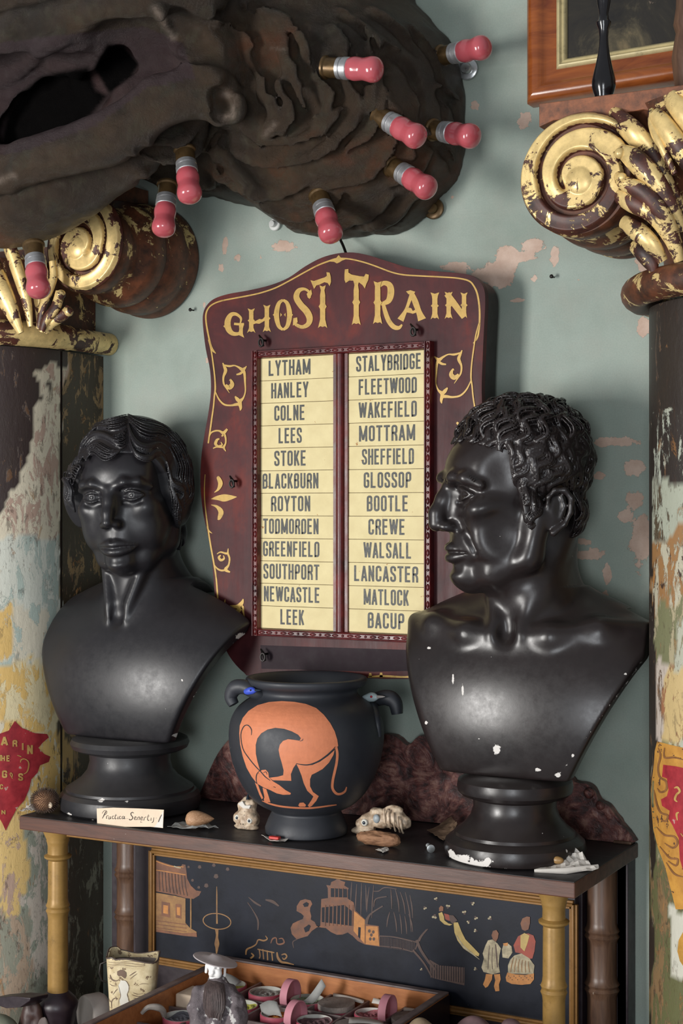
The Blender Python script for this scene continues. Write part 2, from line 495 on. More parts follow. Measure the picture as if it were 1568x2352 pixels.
def mat_board():
    n = NT('maroon_sign_paint')
    v = n.scale(n.tc(), (1, 1, 0.12))
    f = n.noise(9, 6, 0.65, 0.4); g = n.noise(60, 6, 0.7, 0, v)
    c = n.ramp(f, [(0.34, (0.040, 0.009, 0.011)), (0.55, (0.085, 0.018, 0.019)), (0.74, (0.19, 0.026, 0.016))])
    c = n.mix(n.ramp(g, [(0.35, 0.35), (0.7, 0.0)]), c, (0.022, 0.008, 0.010))
    return n.set(color=c, spec=0.18, rough=n.ramp(g, [(0.3, 0.36), (0.7, 0.50)]), normal=n.bump(g, 0.15, 0.0006))
def mat_goldpaint(name, c=(0.55, 0.345, 0.085), scale=80):
    n = NT(name)
    f = n.noise(scale, 8, 0.75)
    col = n.ramp(f, [(0.26, tuple(x * 0.42 for x in c)), (0.44, tuple(x * 0.82 for x in c)), (0.7, c)])
    return n.set(color=col, rough=0.40, metal=0.12, spec=0.35)
def mat_wood(name, c1, c2, scale=18, rough=0.35, axis=(1, 1, 6), coat=0.0, chips=None, bump=0.15):
    n = NT(name)
    v = n.scale(n.tc(), axis)
    f = n.noise(scale, 7, 0.62, 0.8, v)
    c = n.ramp(f, [(0.3, c1), (0.7, c2)])
    if chips: c = n.mix(n.ramp(n.noise(chips[1], 3, 0.6), [(chips[2], 0.0), (chips[2] + 0.012, 1.0)]), c, chips[0])
    return n.set(color=c, rough=n.ramp(f, [(0.2, rough + 0.08), (0.8, rough)]), coat=coat, coatr=0.15, normal=n.bump(n.noise(scale * 3, 6, 0.7, 0, v), bump, 0.0008))
def mat_plaster(name, chip_amt=0.0, base=(0.0095, 0.0090, 0.0110), dust=0.08, rough=0.36):
    n = NT(name)
    f = n.noise(9, 6, 0.6); g = n.noise(70, 5, 0.7)
    c = n.ramp(f, [(0.3, base), (0.7, (base[0] * 1.7, base[1] * 1.55, base[2] * 1.5))])
    geo = n.t.nodes.new('ShaderNodeNewGeometry')
    # dust lies on faces that point up, on the thing itself
    up = n.t.nodes.new('ShaderNodeSeparateXYZ'); n.t.links.new(n.tc('Normal'), up.inputs[0])
    c = n.mix(n.math('MULTIPLY', n.ramp(up.outputs[2], [(0.45, 0.0), (1.0, 1.0)]), dust), c, (0.19, 0.175, 0.16))
    sp = n.ramp(n.noise(130, 2, 0.5), [(0.79, 0.0), (0.80, 1.0)])
    c = n.mix(sp, c, (0.5, 0.48, 0.45))
    t = n.math('ADD', n.attr('chip'), n.math('MULTIPLY', n.math('SUBTRACT', n.noise(140, 6, 0.75), 0.5), 1.2))
    k = n.ramp(t, [(0.60, 0.0), (0.63, 1.0)])
    c = n.mix(k, c, (0.72, 0.68, 0.64))
    r = n.mix(k, n.ramp(g, [(0.3, rough - 0.03), (0.7, rough + 0.09)]), (0.7, 0.7, 0.7))
    return n.set(color=c, rough=r, spec=0.55, normal=n.bump(n.math('ADD', n.noise(22, 5, 0.6), n.math('MULTIPLY', g, 0.15)), 0.10, 0.002))
def mat_leather(name):
    n = NT(name)
    h = n.math('ADD', n.math('MULTIPLY', n.noise(17, 4, 0.6, 5.0), 0.7), n.math('MULTIPLY', n.noise(95, 6, 0.75, 1.0), 0.45))
    h = n.math('SUBTRACT', h, n.math('MULTIPLY', n.voro(60, 'SMOOTH_F1'), 0.35))
    c = n.ramp(h, [(0.30, (0.035, 0.013, 0.012)), (0.45, (0.135, 0.042, 0.036)), (0.60, (0.30, 0.15, 0.115))])
    return n.set(color=c, rough=0.38, normal=n.bump(h, 0.9, 0.004))
def mat_creature():
    n = NT('weathered_bronze_green_papier')
    f = n.noise(7, 8, 0.62, 0.3); g = n.noise(38, 8, 0.75, 0.5)
    c = n.ramp(f, [(0.30, (0.016, 0.012, 0.008)), (0.45, (0.034, 0.022, 0.014)), (0.57, (0.052, 0.032, 0.018)), (0.68, (0.085, 0.032, 0.014))])
    c = n.mix(n.ramp(g, [(0.50, 0.0), (0.72, 0.65)]), c, (0.060, 0.056, 0.034))
    c = n.mix(n.ramp(n.noise(26, 6, 0.7, 0.8), [(0.55, 0.0), (0.75, 0.5)]), c, (0.024, 0.028, 0.021))
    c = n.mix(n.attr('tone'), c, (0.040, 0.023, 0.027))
    c = n.mix(n.attr('hole_shade'), c, (0.0035, 0.003, 0.003))  # deep shade of the cavities put into the colour as near-black
    c = n.mix(n.math('MULTIPLY', n.attr('worn'), n.ramp(n.noise(40, 6, 0.7), [(0.4, 0.2), (0.62, 1.0)])), c, (0.22, 0.17, 0.135))
    b = n.bump(n.math('ADD', n.noise(60, 10, 0.78, 0.5), n.math('MULTIPLY', n.noise(220, 5, 0.7), 0.4)), 0.85, 0.006)
    return n.set(color=c, rough=n.mix(n.attr('hole_shade'), (.42,) * 3, (.9,) * 3), spec=n.math('SUBTRACT', 0.4, n.math('MULTIPLY', n.attr('hole_shade'), .36)), normal=b)
M_WALL = mat_wall()
M_GILT = mat_gilt('flaking_gold_leaf', 0.536)
M_GILT_LO = mat_gilt('worn_gold_leaf_on_maroon', 0.492, scale=30)
M_GILT_PATCH = mat_gilt('sparse_gold_on_brown', 0.43, dark=(0.045, 0.020, 0.012), scale=30)
M_COLUMN = mat_column('flaking_scenic_paint')
M_BOARD = mat_board()
M_SIGNBACK = simple('near_black_board_edge', (0.016, 0.009, 0.009), 0.45)
M_EDGE = simple('scuffed_board_edge', (0.19, 0.085, 0.075), 0.45, 0.6, 60)
M_SIGNGOLD = mat_goldpaint('aged_gold_sign_paint')
M_FRAME = simple('oxblood_varnish', (0.145, 0.014, 0.014), 0.36, 0.55, 30, c2=(0.035, 0.006, 0.007), bump=0.2)
M_CREAM = simple('cream_painted_slat', (0.76, 0.65, 0.36), 0.6, 0.10, 40, spec=.25, c2=(0.66, 0.55, 0.29), bump=0.08, specks=((0.40, 0.20, 0.07), 0.70, 55))
M_INK = simple('charcoal_sign_lettering', (0.050, 0.052, 0.046), 0.5, 0.3, 90, c2=(0.028, 0.03, 0.028), bump=0)
M_IRON = simple('blackened_iron', (0.018, 0.015, 0.014), 0.42, metal=0.6)
M_SHELF = mat_wood('dark_lacquered_shelf', (0.052, 0.020, 0.013), (0.125, 0.048, 0.028), 12, 0.36, (1, 6, 6), chips=((0.55, 0.45, 0.38), 95, 0.73))
M_SHELFTOP = simple('black_shelf_top', (0.030, 0.026, 0.028), 0.48, 0.35, 25, specks=((0.25, 0.22, 0.2), 0.735, 130))
M_GOLDCOL = mat_goldpaint('bronze_gold_turned_wood', (0.37, 0.215, 0.062), 45)
M_GOLDLINE = mat_goldpaint('dull_gold_bead', (0.30, 0.15, 0.045), 60)
M_POST = mat_wood('brown_bamboo_turning', (0.060, 0.030, 0.019), (0.150, 0.082, 0.050), 14, 0.34, (6, 6, 1), chips=((0.5, 0.42, 0.34), 80, 0.74))
M_LACQ = simple('midnight_lacquer', (0.0125, 0.0155, 0.027), 0.42, 0.35, 12, spec=0.25, c2=(0.006, 0.007, 0.012), specks=((0.3, 0.3, 0.28), 0.755, 60))
M_DARKWOOD = simple('purple_black_wood', (0.030, 0.018, 0.024), 0.4, 0.4)
M_CH_RUST = simple('rust_gold_painting', (0.225, 0.088, 0.040), 0.5, 0.4, 60, c2=(0.11, 0.045, 0.026))
M_CH_GOLD = simple('ochre_painting', (0.36, 0.19, 0.060), 0.5, 0.4, 70, c2=(0.20, 0.095, 0.038))
M_CH_DIM = simple('faded_bronze_painting', (0.085, 0.046, 0.036), 0.5, 0.3, 80)
M_CH_YEL = simple('pale_yellow_painting', (0.52, 0.37, 0.12), 0.5, 0.35, 60)
M_CH_RED = simple('brick_red_painting', (0.33, 0.060, 0.035), 0.5, 0.4, 60)
M_CH_PALE = simple('cream_painting', (0.50, 0.42, 0.27), 0.5, 0.45, 90, c2=(0.18, 0.15, 0.09))
M_CH_ORG = simple('orange_painting', (0.56, 0.23, 0.055), 0.5, 0.4, 90)
M_LEATHER = mat_leather('embossed_oxblood_leather')
M_BUST = mat_plaster('black_glazed_plaster')
M_BUST2 = mat_plaster('brown_black_glazed_plaster', base=(0.0125, 0.0095, 0.0095), rough=0.30)
M_SOCLE = mat_plaster('matt_black_plaster', base=(0.016, 0.016, 0.018), rough=0.40)
M_VASE = mat_plaster('matt_black_slip', base=(0.017, 0.020, 0.026), dust=0.03, rough=0.50)
M_TERRA = simple('terracotta_figure', (0.68, 0.225, 0.105), 0.6, 0.12, 120, bump=0.05, specks=((0.8, 0.6, 0.5), 0.76, 150))
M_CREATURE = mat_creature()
M_PINK = NT('pink_lamp_glass').set(color=(0.50, 0.095, 0.115), rough=0.2, coat=0.6, spec=0.6)
M_PINK.node_tree.nodes['Principled BSDF'].inputs['Subsurface Weight'].default_value = 0.15
M_PINK.node_tree.nodes['Principled BSDF'].inputs['Subsurface Scale'].default_value = 0.01
M_CAPMETAL = simple('dull_tin_cap', (0.55, 0.55, 0.56), 0.38, 0.2, 60, metal=0.75)
M_BRASS = simple('tarnished_brass', (0.16, 0.095, 0.038), 0.36, 0.5, 40, metal=0.55)
M_STEEL = simple('zinc_steel', (0.60, 0.62, 0.62), 0.3, 0.2, 60, metal=0.9)
M_WHITEPL = simple('white_enamel', (0.75, 0.75, 0.72), 0.35, 0.1)
M_PICWOOD = mat_wood('polished_mahogany', (0.155, 0.032, 0.008), (0.37, 0.105, 0.022), 10, 0.20, (1, 1, 5), coat=0.5)
M_SLIP = mat_goldpaint('pale_gilt_slip', (0.62, 0.52, 0.28), 40)
M_EBONY = simple('ebonised_turning', (0.010, 0.009, 0.011), 0.2, 0.3, coat=0.3)
M_PAPER = simple('aged_cream_paper', (0.78, 0.62, 0.46), 0.7, 0.12, 60)
M_PAPERW = simple('white_scrap_paper', (0.72, 0.68, 0.62), 0.7, 0.12, 60)
M_PAPERG = simple('grey_scrap_paper', (0.42, 0.42, 0.40), 0.7, 0.2, 60)
# ------------------------------------------------------------------ back wall
def make_wall():
    xs = np.concatenate([np.linspace(-3.2, -1.95, 8)[:-1], np.arange(-1.95, -0.25, 0.006), np.linspace(-0.25, 1.0, 8)])
    zs = np.concatenate([np.linspace(0, 0.6, 4)[:-1], np.arange(0.6, 2.35, 0.006), np.linspace(2.35, 3.0, 5)])
    X, Z = np.meshgrid(xs, zs, indexing='ij')
    P = np.stack([X, 0 * X, Z], -1); px, py = proj(P)
    nz = fnoise(X, 0 * X, Z, 16, 3, 3)
    peel = np.full(X.shape, -0.6)
    B = [(1125, 630, 40, 20), (1160, 600, 30, 30), (1050, 612, 30, 8), (1205, 275, 18, 25), (1225, 565, 28, 14), (1205, 590, 34, 10), (1275, 585, 10, 20), (1480, 590, 16, 40),
         (655, 565, 26, 12), (517, 565, 7, 20), (545, 592, 9, 8), (508, 615, 6, 9), (1090, 243, 9, 10), (1040, 455, 5, 5), (1465, 668, 10, 16), (1477, 750, 12, 22),
         (1385, 1015, 20, 9), (1430, 1015, 30, 9), (1455, 1075, 24, 18), (1375, 1093, 20, 9), (1455, 1155, 22, 30), (1435, 1185, 18, 14), (1470, 1230, 20, 56), (1395, 1148, 5, 5),
         (1330, 1245, 24, 11), (1350, 1274, 30, 13), (1395, 1320, 9, 22), (1390, 1370, 6, 14), (1060, 620, 12, 10), (1150, 640, 30, 20), (470, 700, 4, 8), (1330, 645, 8, 4),
         (600, 590, 5, 5), (475, 828, 5, 8), (1190, 690, 20, 5), (1250, 700, 8, 5), (395, 530, 5, 5), (1225, 640, 8, 8)]
    for (a, b, rx, ry) in B:
        d = np.hypot((px - a) / rx, (py - b) / ry)
        peel = np.maximum(peel, 1.02 - 0.5 * d)
    peel += 0.16 * nz
    st = np.zeros(X.shape)
    for (a, b, rx, ry, s) in [(1380, 1120, 110, 190, 0.30), (480, 1150, 60, 260, 0.25), (1340, 1330, 90, 120, 0.3), (420, 1250, 60, 160, 0.25)]:
        st = np.maximum(st, s * np.exp(-((px - a) / rx) ** 2 - ((py - b) / ry) ** 2))  # soft darker ovals set by hand on the wall
    st = np.clip(st + 0.12 * nz * (st > 0.03), 0, 1)
    o = MB().grid(P).build('wall_back', M_WALL, smooth=0, fixn=False)
    attr_f(o, 'peel', peel.ravel()); attr_f(o, 'dark_patch', st.ravel())
    # plaster behind so that the wall has thickness
    MBb = MB().box((-3.2, 0.004, 0), (1.0, 0.12, 3.0)); b = MBb.build('wall_back_masonry', M_WALL, o)
    tag(o, kind='structure')
    o.data.polygons.foreach_set('use_smooth', [True] * len(o.data.polygons))
make_wall()

# ------------------------------------------------------------------ painted columns with gilded capitals
RC, YC = 0.170, -0.115
LCX, RCX = -1.766, -0.432
def paint_column(o, side):
    V = vworld(o); px, py = proj(V); nz = fnoise(V[:, 0], V[:, 1], V[:, 2], 14, 5, 3); nz2 = fnoise(V[:, 0], V[:, 1], V[:, 2] * 0.5, 30, 9, 3)
    px = px + 16 * nz2; py = py + 34 * nz + 20 * fnoise(V[:, 0], V[:, 1], V[:, 2], 45, 21, 3)
    N = len(V); col = np.zeros((N, 3)); und = np.zeros((N, 3)); peel = np.zeros(N); fl = np.zeros(N)
    def put(mask, c, u, p, f):
        col[mask] = c; und[mask] = u; peel[mask] = p; fl[mask] = f
    D = (0.040, 0.024, 0.022); cream = (0.74, 0.66, 0.50); teal = (0.46, 0.54, 0.48); och = (0.76, 0.50, 0.17); red = (0.42, 0.035, 0.040); pinkc = (0.52, 0.36, 0.28)
    if side == 'L':
        put(np.ones(N, bool), D, cream, -0.05, 0.25)
        put(px > 142, (0.055, 0.038, 0.022), (0.30, 0.19, 0.085), 0.40, 0.9)
        a = inpoly(px, py, [(150, 840), (95, 860), (110, 920), (85, 960), (72, 1020), (60, 1075), (22, 1115), (12, 1190), (-60, 1230), (-500, 1230), (-500, 1420), (142, 1420), (142, 900)])
        put(a & (px < 143), cream, pinkc, 0.40, 0.55)
        put(a & (py > 1240) & (px < 143), (0.68, 0.69, 0.60), teal, 0.44, 0.5)
        put((py > 1400) & (px < 143), (0.72, 0.66, 0.52), teal, 0.46, 0.35)
        put((py > 1400) & (px < 20) & (py < 1500), och, cream, 0.35, 0.4)
        put((py > 1520) & (px < 143) & (py < 1680), (0.78, 0.66, 0.40), och, 0.5, 0.25)
        put((py > 1660) & (px < 143) & (py < 1900), och, cream, 0.42, 0.7)
        put((py > 1680) & (px >= 143) & (py < 1860) & (px < 163), (0.44, 0.28, 0.10), (0.05, 0.03, 0.02), 0.35, 0.6)
        put((py > 1880) & (px < 82) & (py < 2110), (0.78, 0.55, 0.22), pinkc, 0.44, 0.5)
        put((py > 1895) & (px >= 60) & (px < 130) & (py < 2400), (0.33, 0.36, 0.29), (0.62, 0.56, 0.48), 0.50, 0.5)
        put((py > 2080) & (px < 75), (0.32, 0.32, 0.25), (0.48, 0.36, 0.26), 0.50, 0.6)
        put((py > 1900) & (px >= 130), (0.075, 0.055, 0.038), (0.30, 0.29, 0.22), 0.42, 0.5)
    else:
        put(np.ones(N, bool), (0.028, 0.020, 0.016), (0.34, 0.30, 0.20), 0.18, 0.3)
        put(py > 930, (0.03, 0.022, 0.018), (0.42, 0.44, 0.36), 0.44, 0.4)
        put(py > 1110, (0.40, 0.42, 0.33), (0.10, 0.075, 0.045), 0.42, 0.5)
        put((py > 1230) & (py < 1420), (0.33, 0.17, 0.065), (0.50, 0.46, 0.34), 0.46, 1.0)
        put(py > 1400, (0.19, 0.19, 0.095), (0.42, 0.36, 0.22), 0.42, 0.5)
        put((py > 1440) & (px > 1545), (0.46, 0.46, 0.36), (0.3, 0.26, 0.15), 0.42, 0.2)
        put((py > 1540) & (py < 1720) & (px < 1524), (0.55, 0.47, 0.40), (0.16, 0.10, 0.06), 0.30, 0.4)
        put((py > 1540) & (py < 1700) & (px > 1524), (0.60, 0.44, 0.20), (0.35, 0.15, 0.07), 0.40, 0.4)
        put(py > 1980, (0.13, 0.13, 0.055), (0.24, 0.15, 0.07), 0.46, 0.6)
        put((py > 2080) & (py < 2220) & (px > 1540), (0.62, 0.60, 0.50), (0.2, 0.17, 0.08), 0.2, 0.3)
        put(px < 1497, (0.025, 0.018, 0.014), (0.3, 0.27, 0.19), 0.20, 0.2)
    attr_col(o, 'paint', col); attr_col(o, 'under', und); attr_f(o, 'peel', peel); attr_f(o, 'fleck', fl)
def make_column(name, cx, side, label):
    t = thing(name, label, 'column', (cx, YC, 0))
    # shaft: half round front, straight return to the wall, a recessed joint between
    A = np.linspace(math.pi, 2 * math.pi, 90)
    zz = np.arange(0.55, 1.765, 0.008)
    ring = [(cx + RC * math.cos(a), YC + RC * math.sin(a)) for a in A]
    G = np.array([[(x, y, z) for (x, y) in ring] for z in zz])
    m = MB().grid(G); s = m.build('shaft', M_COLUMN, t, fixn=False); paint_column(s, side)
    m = MB()
    for sx in (-1, 1):
        ys = np.linspace(YC + 0.004, -0.001, 30)
        G = np.array([[(cx + sx * (RC + 0.001), y, z) for y in ys] for z in zz])
        m.grid(G)
        m.box((cx + sx * RC - 0.004 if sx > 0 else cx + sx * RC + 0.002, YC - 0.002, 0.55), (cx + sx * RC - 0.002 if sx > 0 else cx + sx * RC + 0.004, YC + 0.006, 1.765))
    r = m.build('side_return', M_COLUMN, t, fixn=False); paint_column(r, side)
    # astragal ring, front and side segments
    def torus_seg(a0, a1, y1=None):
        mb = MB()
        if y1 is None:
            P = [(cx + (RC + 0.016) * math.cos(a), YC + (RC + 0.016) * math.sin(a), 1.778) for a in np.linspace(a0, a1, 40)]
            mb.tube(P, 0.0205, 16)
        else:
            mb.tube([(cx + y1 * (RC + 0.014), YC + 0.004, 1.778), (cx + y1 * (RC + 0.014), -0.002, 1.778)], 0.019, 16)
        return mb
    torus_seg(math.pi, 2 * math.pi).build('astragal', M_GILT_LO if side == 'L' else M_GILT_PATCH, t)
    for s_ in (-1, 1): torus_seg(0, 0, s_).build('astragal', M_GILT_LO, t)
    # bell of the capital
    mb = MB().lathe([(0.15, 1.79), (0.152, 1.83), (0.158, 1.87)] + ([(0.185, 1.94), (0.205, 2.00)] if side == 'R' else [(0.160, 1.90)]), Matrix.Translation((cx, YC, 0)), 48, a0=math.pi, a1=2 * math.pi)
    mb.box((cx - 0.155, YC, 1.79), (cx + 0.155, -0.002, 2.0 if side == 'R' else 1.93))
    mb.build('capital_bell', M_GILT_PATCH, t)
    return t
GT = [0, 65, 155, 245, 335, 425, 515, 575, 1100]; GR = [142, 117, 84, 76, 74, 57, 38, 31, 20]
def volute(t, c, R0, hand, mat, depth, rback, turns_k=0.50, start=90, name='volute'):
    """scroll face in the plane y=c[1], outline shrinking along the spiral; hand=+1 runs counter-clockwise in the view"""
    G = []; nT, nR = 260, 70
    g = 0.60
    for i in range(nT + 1):
        th = 2 * math.pi * i / nT                       # travelled along the spiral
        a = math.radians(start) + th if hand > 0 else math.radians(180 - start) - th
        Ro = R0 * g ** (th / (2 * math.pi)) ** 1.0
        # outer edge blends back at the seam, hidden by the leaves
        Ro = R0 * (1 - 0.33 * (th / (2 * math.pi)) ** 0.8)
        row = []
        for j in range(nR + 1):
            q = j / nR; r = Ro * q
            rp = r / R0 * 165; h = 0.010
            for kk in (0, 1, 2):
                gq = float(np.interp(math.degrees(th) + 360 * kk, GT, GR))
                if gq < 31: continue
                am = min(1, max(0, (575 - math.degrees(th) - 360 * kk) / 60)); h -= am * 0.0150 * math.exp(-abs((rp - gq) / 6.5) ** 3)
                h += am * 0.0015 * math.exp(-((rp - gq - 13) / 9) ** 2)
            ex = rp * math.cos(a) - hand * 11; ez = rp * math.sin(a) + 7; re = math.hypot(ex, ez)
            if re < 37: h = max(h, 0.004 + 0.011 * (1 - (re / 37) ** 2) ** .5)
            if q > 0.94: h *= (1 - q) / 0.06
            row.append((c[0] + r * math.cos(a), c[1] - h, c[2] + r * math.sin(a)))
        G.append(row)
    G = np.array(G); mb = MB().grid(G)
    fo = mb.build(name + '_face', mat, t, smooth=50, fixn=False); attr_f(fo, 'groove_shade', np.clip((0.004 - (c[1] - G[..., 1])) / 0.006, 0, 1).ravel() * .35)  # groove shade put into the colour, as if the gold were gone there
    # bolster: turned roll behind the face
    Mx = Matrix.Translation(Vector(c)) @ Matrix.Rotation(-math.pi / 2, 4, 'X')
    r0 = R0 * 0.79
    pr = [(0.0, 0.002), (r0 * 0.96, 0.0), (r0 * 1.0, 0.006), (r0 * 1.0, depth * 0.14), (r0 * 0.93, depth * 0.22), (r0 * 0.95, depth * 0.30)]
    k = (rback - r0) / depth
    for u, e in ((0.36, 0.03), (0.46, 0.05), (0.56, 0.01), (0.60, -0.03), (0.64, 0.02), (0.74, 0.05), (0.84, 0.03), (0.90, -0.02), (0.94, 0.03), (1.0, 0.02)):
        pr.append((r0 + k * u * depth + e * r0, depth * u))
    pr.append((0.0, depth))
    off = 0.0
    MB().lathe(pr, Mx @ Matrix.Translation((0, 0, 0)), 72).build(name + '_bolster', M_GILT_PATCH, t, smooth=45)
def lobes(t, paths, name, mat, y0):
    """carved acanthus strands: tapered tubes; path points (px, py, y, radius_px)"""
    for P in paths:
        Q = catmull([(a, b, y, r) for a, b, y, r in P], 6)
        pts = [PY(q[0], q[1], q[2]) for q in Q]; rr = [max(q[3], 1.0) * 0.00056 for q in Q]
        MB().tube(pts, rr, 14, flat=0.75).build(name, mat, t, smooth=60)
colL = make_column('painted_column', LCX, 'L', 'painted column behind the young male bust, with red shield and flaking cream paint')
colR = make_column('painted_column', RCX, 'R', 'painted column beside the profile bust, with orange scroll border and white flaking paint')
volute(colL, PY(190, 565, -0.190), 0.0925, -1, M_GILT, 0.185, 0.092, start=28)
volute(colR, PY(1325, 412, -0.275), 0.0905, 1, M_GILT, 0.20, 0.070, start=28)
# abacus slabs (the plank resting on the volutes)
def abacus(t, cx, x0, x1, y0, z0, z1, n=26, seed=1):
    rs = random.Random(seed); P = []
    for i in range(n + 1):
        u = i / n; P.append((x0 + (x1 - x0) * u, z0 + rs.uniform(-0.003, 0.006)))
    P += [(x1, z1), (x0 + 0.0, z1)]
    MB().prism(P, lambda a, b: (a, y0, b), (0, -y0 - 0.004, 0)).build('abacus', M_ABACUS, t, bevel=0.002)
M_ABACUS = mat_gilt('bare_brown_wood_with_gold_traces', 0.34, dark=(0.10, 0.045, 0.028), scale=22)
ZAB = PY(1400, 212, -0.27)[2]
abacus(colR, RCX, PY(1236, 0, -0.27)[0], -0.20, -0.268, ZAB - 0.030, ZAB - 0.002)
abacus(colL, LCX, -2.05, -1.50, -0.16, 1.985, 2.03, seed=3)
# leaves of the right capital (behind the scroll, diving to the shaft)
YL = -0.27
pathsR = [
    [(1408, 262, YL + .01, 20), (1450, 300, YL - .01, 26), (1490, 345, YL - .005, 24), (1530, 420, YL, 18), (1575, 500, YL + .02, 12)],
    [(1425, 345, YL - .02, 14), (1455, 365, YL - .03, 24), (1490, 400, YL - .03, 26), (1530, 460, YL - .02, 22), (1565, 530, YL, 14)],
    [(1418, 405, YL - .02, 12), (1432, 420, YL - .03, 16), (1480, 445, YL - .03, 22), (1525, 500, YL - .02, 20), (1555, 560, YL, 12)],
    [(1420, 450, YL - .01, 16), (1450, 462, YL - .02, 24), (1500, 490, YL - .02, 22), (1540, 545, YL - .01, 18), (1560, 600, YL, 12)],
    [(1432, 510, YL, 16), (1462, 530, YL - .01, 22), (1495, 560, YL - .01, 20), (1520, 600, YL, 14)],
    [(1455, 565, YL + .01, 14), (1475, 580, YL, 20), (1495, 605, YL, 18), (1500, 625, YL, 10)],
    [(1505, 265, YL - .02, 18), (1525, 290, YL - .03, 24), (1560, 340, YL - .03, 26), (1600, 400, YL - .02, 20)],
    [(1540, 225, YL - .02, 20), (1568, 260, YL - .03, 26), (1610, 320, YL - .03, 24)],
    [(1495, 255, YL - .01, 10), (1500, 290, YL - .02, 14), (1515, 330, YL - .03, 12), (1550, 400, YL - .03, 8)],
]
lobes(colR, pathsR, 'acanthus_lobe', M_GILT_LO, YL)
YA = -0.20
pathsL = [
    [(-40, 560, -.27, 30), (-10, 640, -.27, 34), (20, 700, -.265, 26), (48, 765, -.255, 10)],
    [(20, 560, -.26, 20), (40, 620, -.255, 20), (60, 690, -.25, 16), (70, 750, -.245, 8)],
    [(70, 570, -.24, 18), (80, 630, -.235, 16), (88, 700, -.23, 12), (90, 755, -.23, 6)],
    [(120, 600, -.225, 10), (122, 640, -.225, 13), (100, 700, -.235, 12), (88, 755, -.235, 8)],
    [(138, 670, -.225, 14), (128, 705, -.23, 16), (105, 735, -.235, 14), (95, 762, -.235, 8)],
    [(158, 705, -.215, 10), (148, 722, -.22, 15), (120, 742, -.225, 14), (105, 764, -.225, 8)],
]
lobes(colL, pathsL, 'acanthus_lobe', M_GILT_LO, YA)
# curled tips
for (px, py, y, r) in ((1428, 408, -.305, 11), (1423, 352, -.30, 12)):
    MB().sphere(PY(px, py, y), r * 0.00056).build('acanthus_tip', M_GILT_LO, colR)
for (px, py, y, r) in ((158, 716, -.24, 11), (140, 676, -.245, 11)):
    MB().sphere(PY(px, py, y), r * 0.00066).build('acanthus_tip', M_GILT_LO, colL)
# shields painted on the shafts
M_RED = simple('crimson_shield_paint', (0.46, 0.035, 0.045), 0.45, 0.35, 40, c2=(0.24, 0.018, 0.026), specks=((0.5, 0.3, 0.25), 0.66, 40))
M_SHG = simple('shield_gold_paint', (0.62, 0.40, 0.13), 0.45, 0.4, 50, c2=(0.40, 0.22, 0.06))
M_SHGD = simple('shield_brown_shade', (0.30, 0.13, 0.045), 0.5, 0.4, 50)
def shaft_of(t): return [c for c in t.children if c.name.startswith('shaft')][0]
bL = bvh_of(shaft_of(colL)); fL = onto(bL, 0.0006); fL2 = onto(bL, 0.0012)
m = MB(); finepoly([(-95, 1690), (-60, 1700), (0, 1685), (20, 1678), (34, 1656), (50, 1672), (80, 1684), (108, 1686), (112, 1694), (98, 1706), (88, 1718), (102, 1732), (116, 1738), (112, 1750), (92, 1758), (86, 1775), (72, 1790), (66, 1815), (56, 1838), (38, 1858), (24, 1885), (13, 1908), (5, 1890), (-20, 1850), (-70, 1810), (-100, 1750)], m, fL, 12)
sh = m.build('red_shield', M_RED, colL, fixn=False)
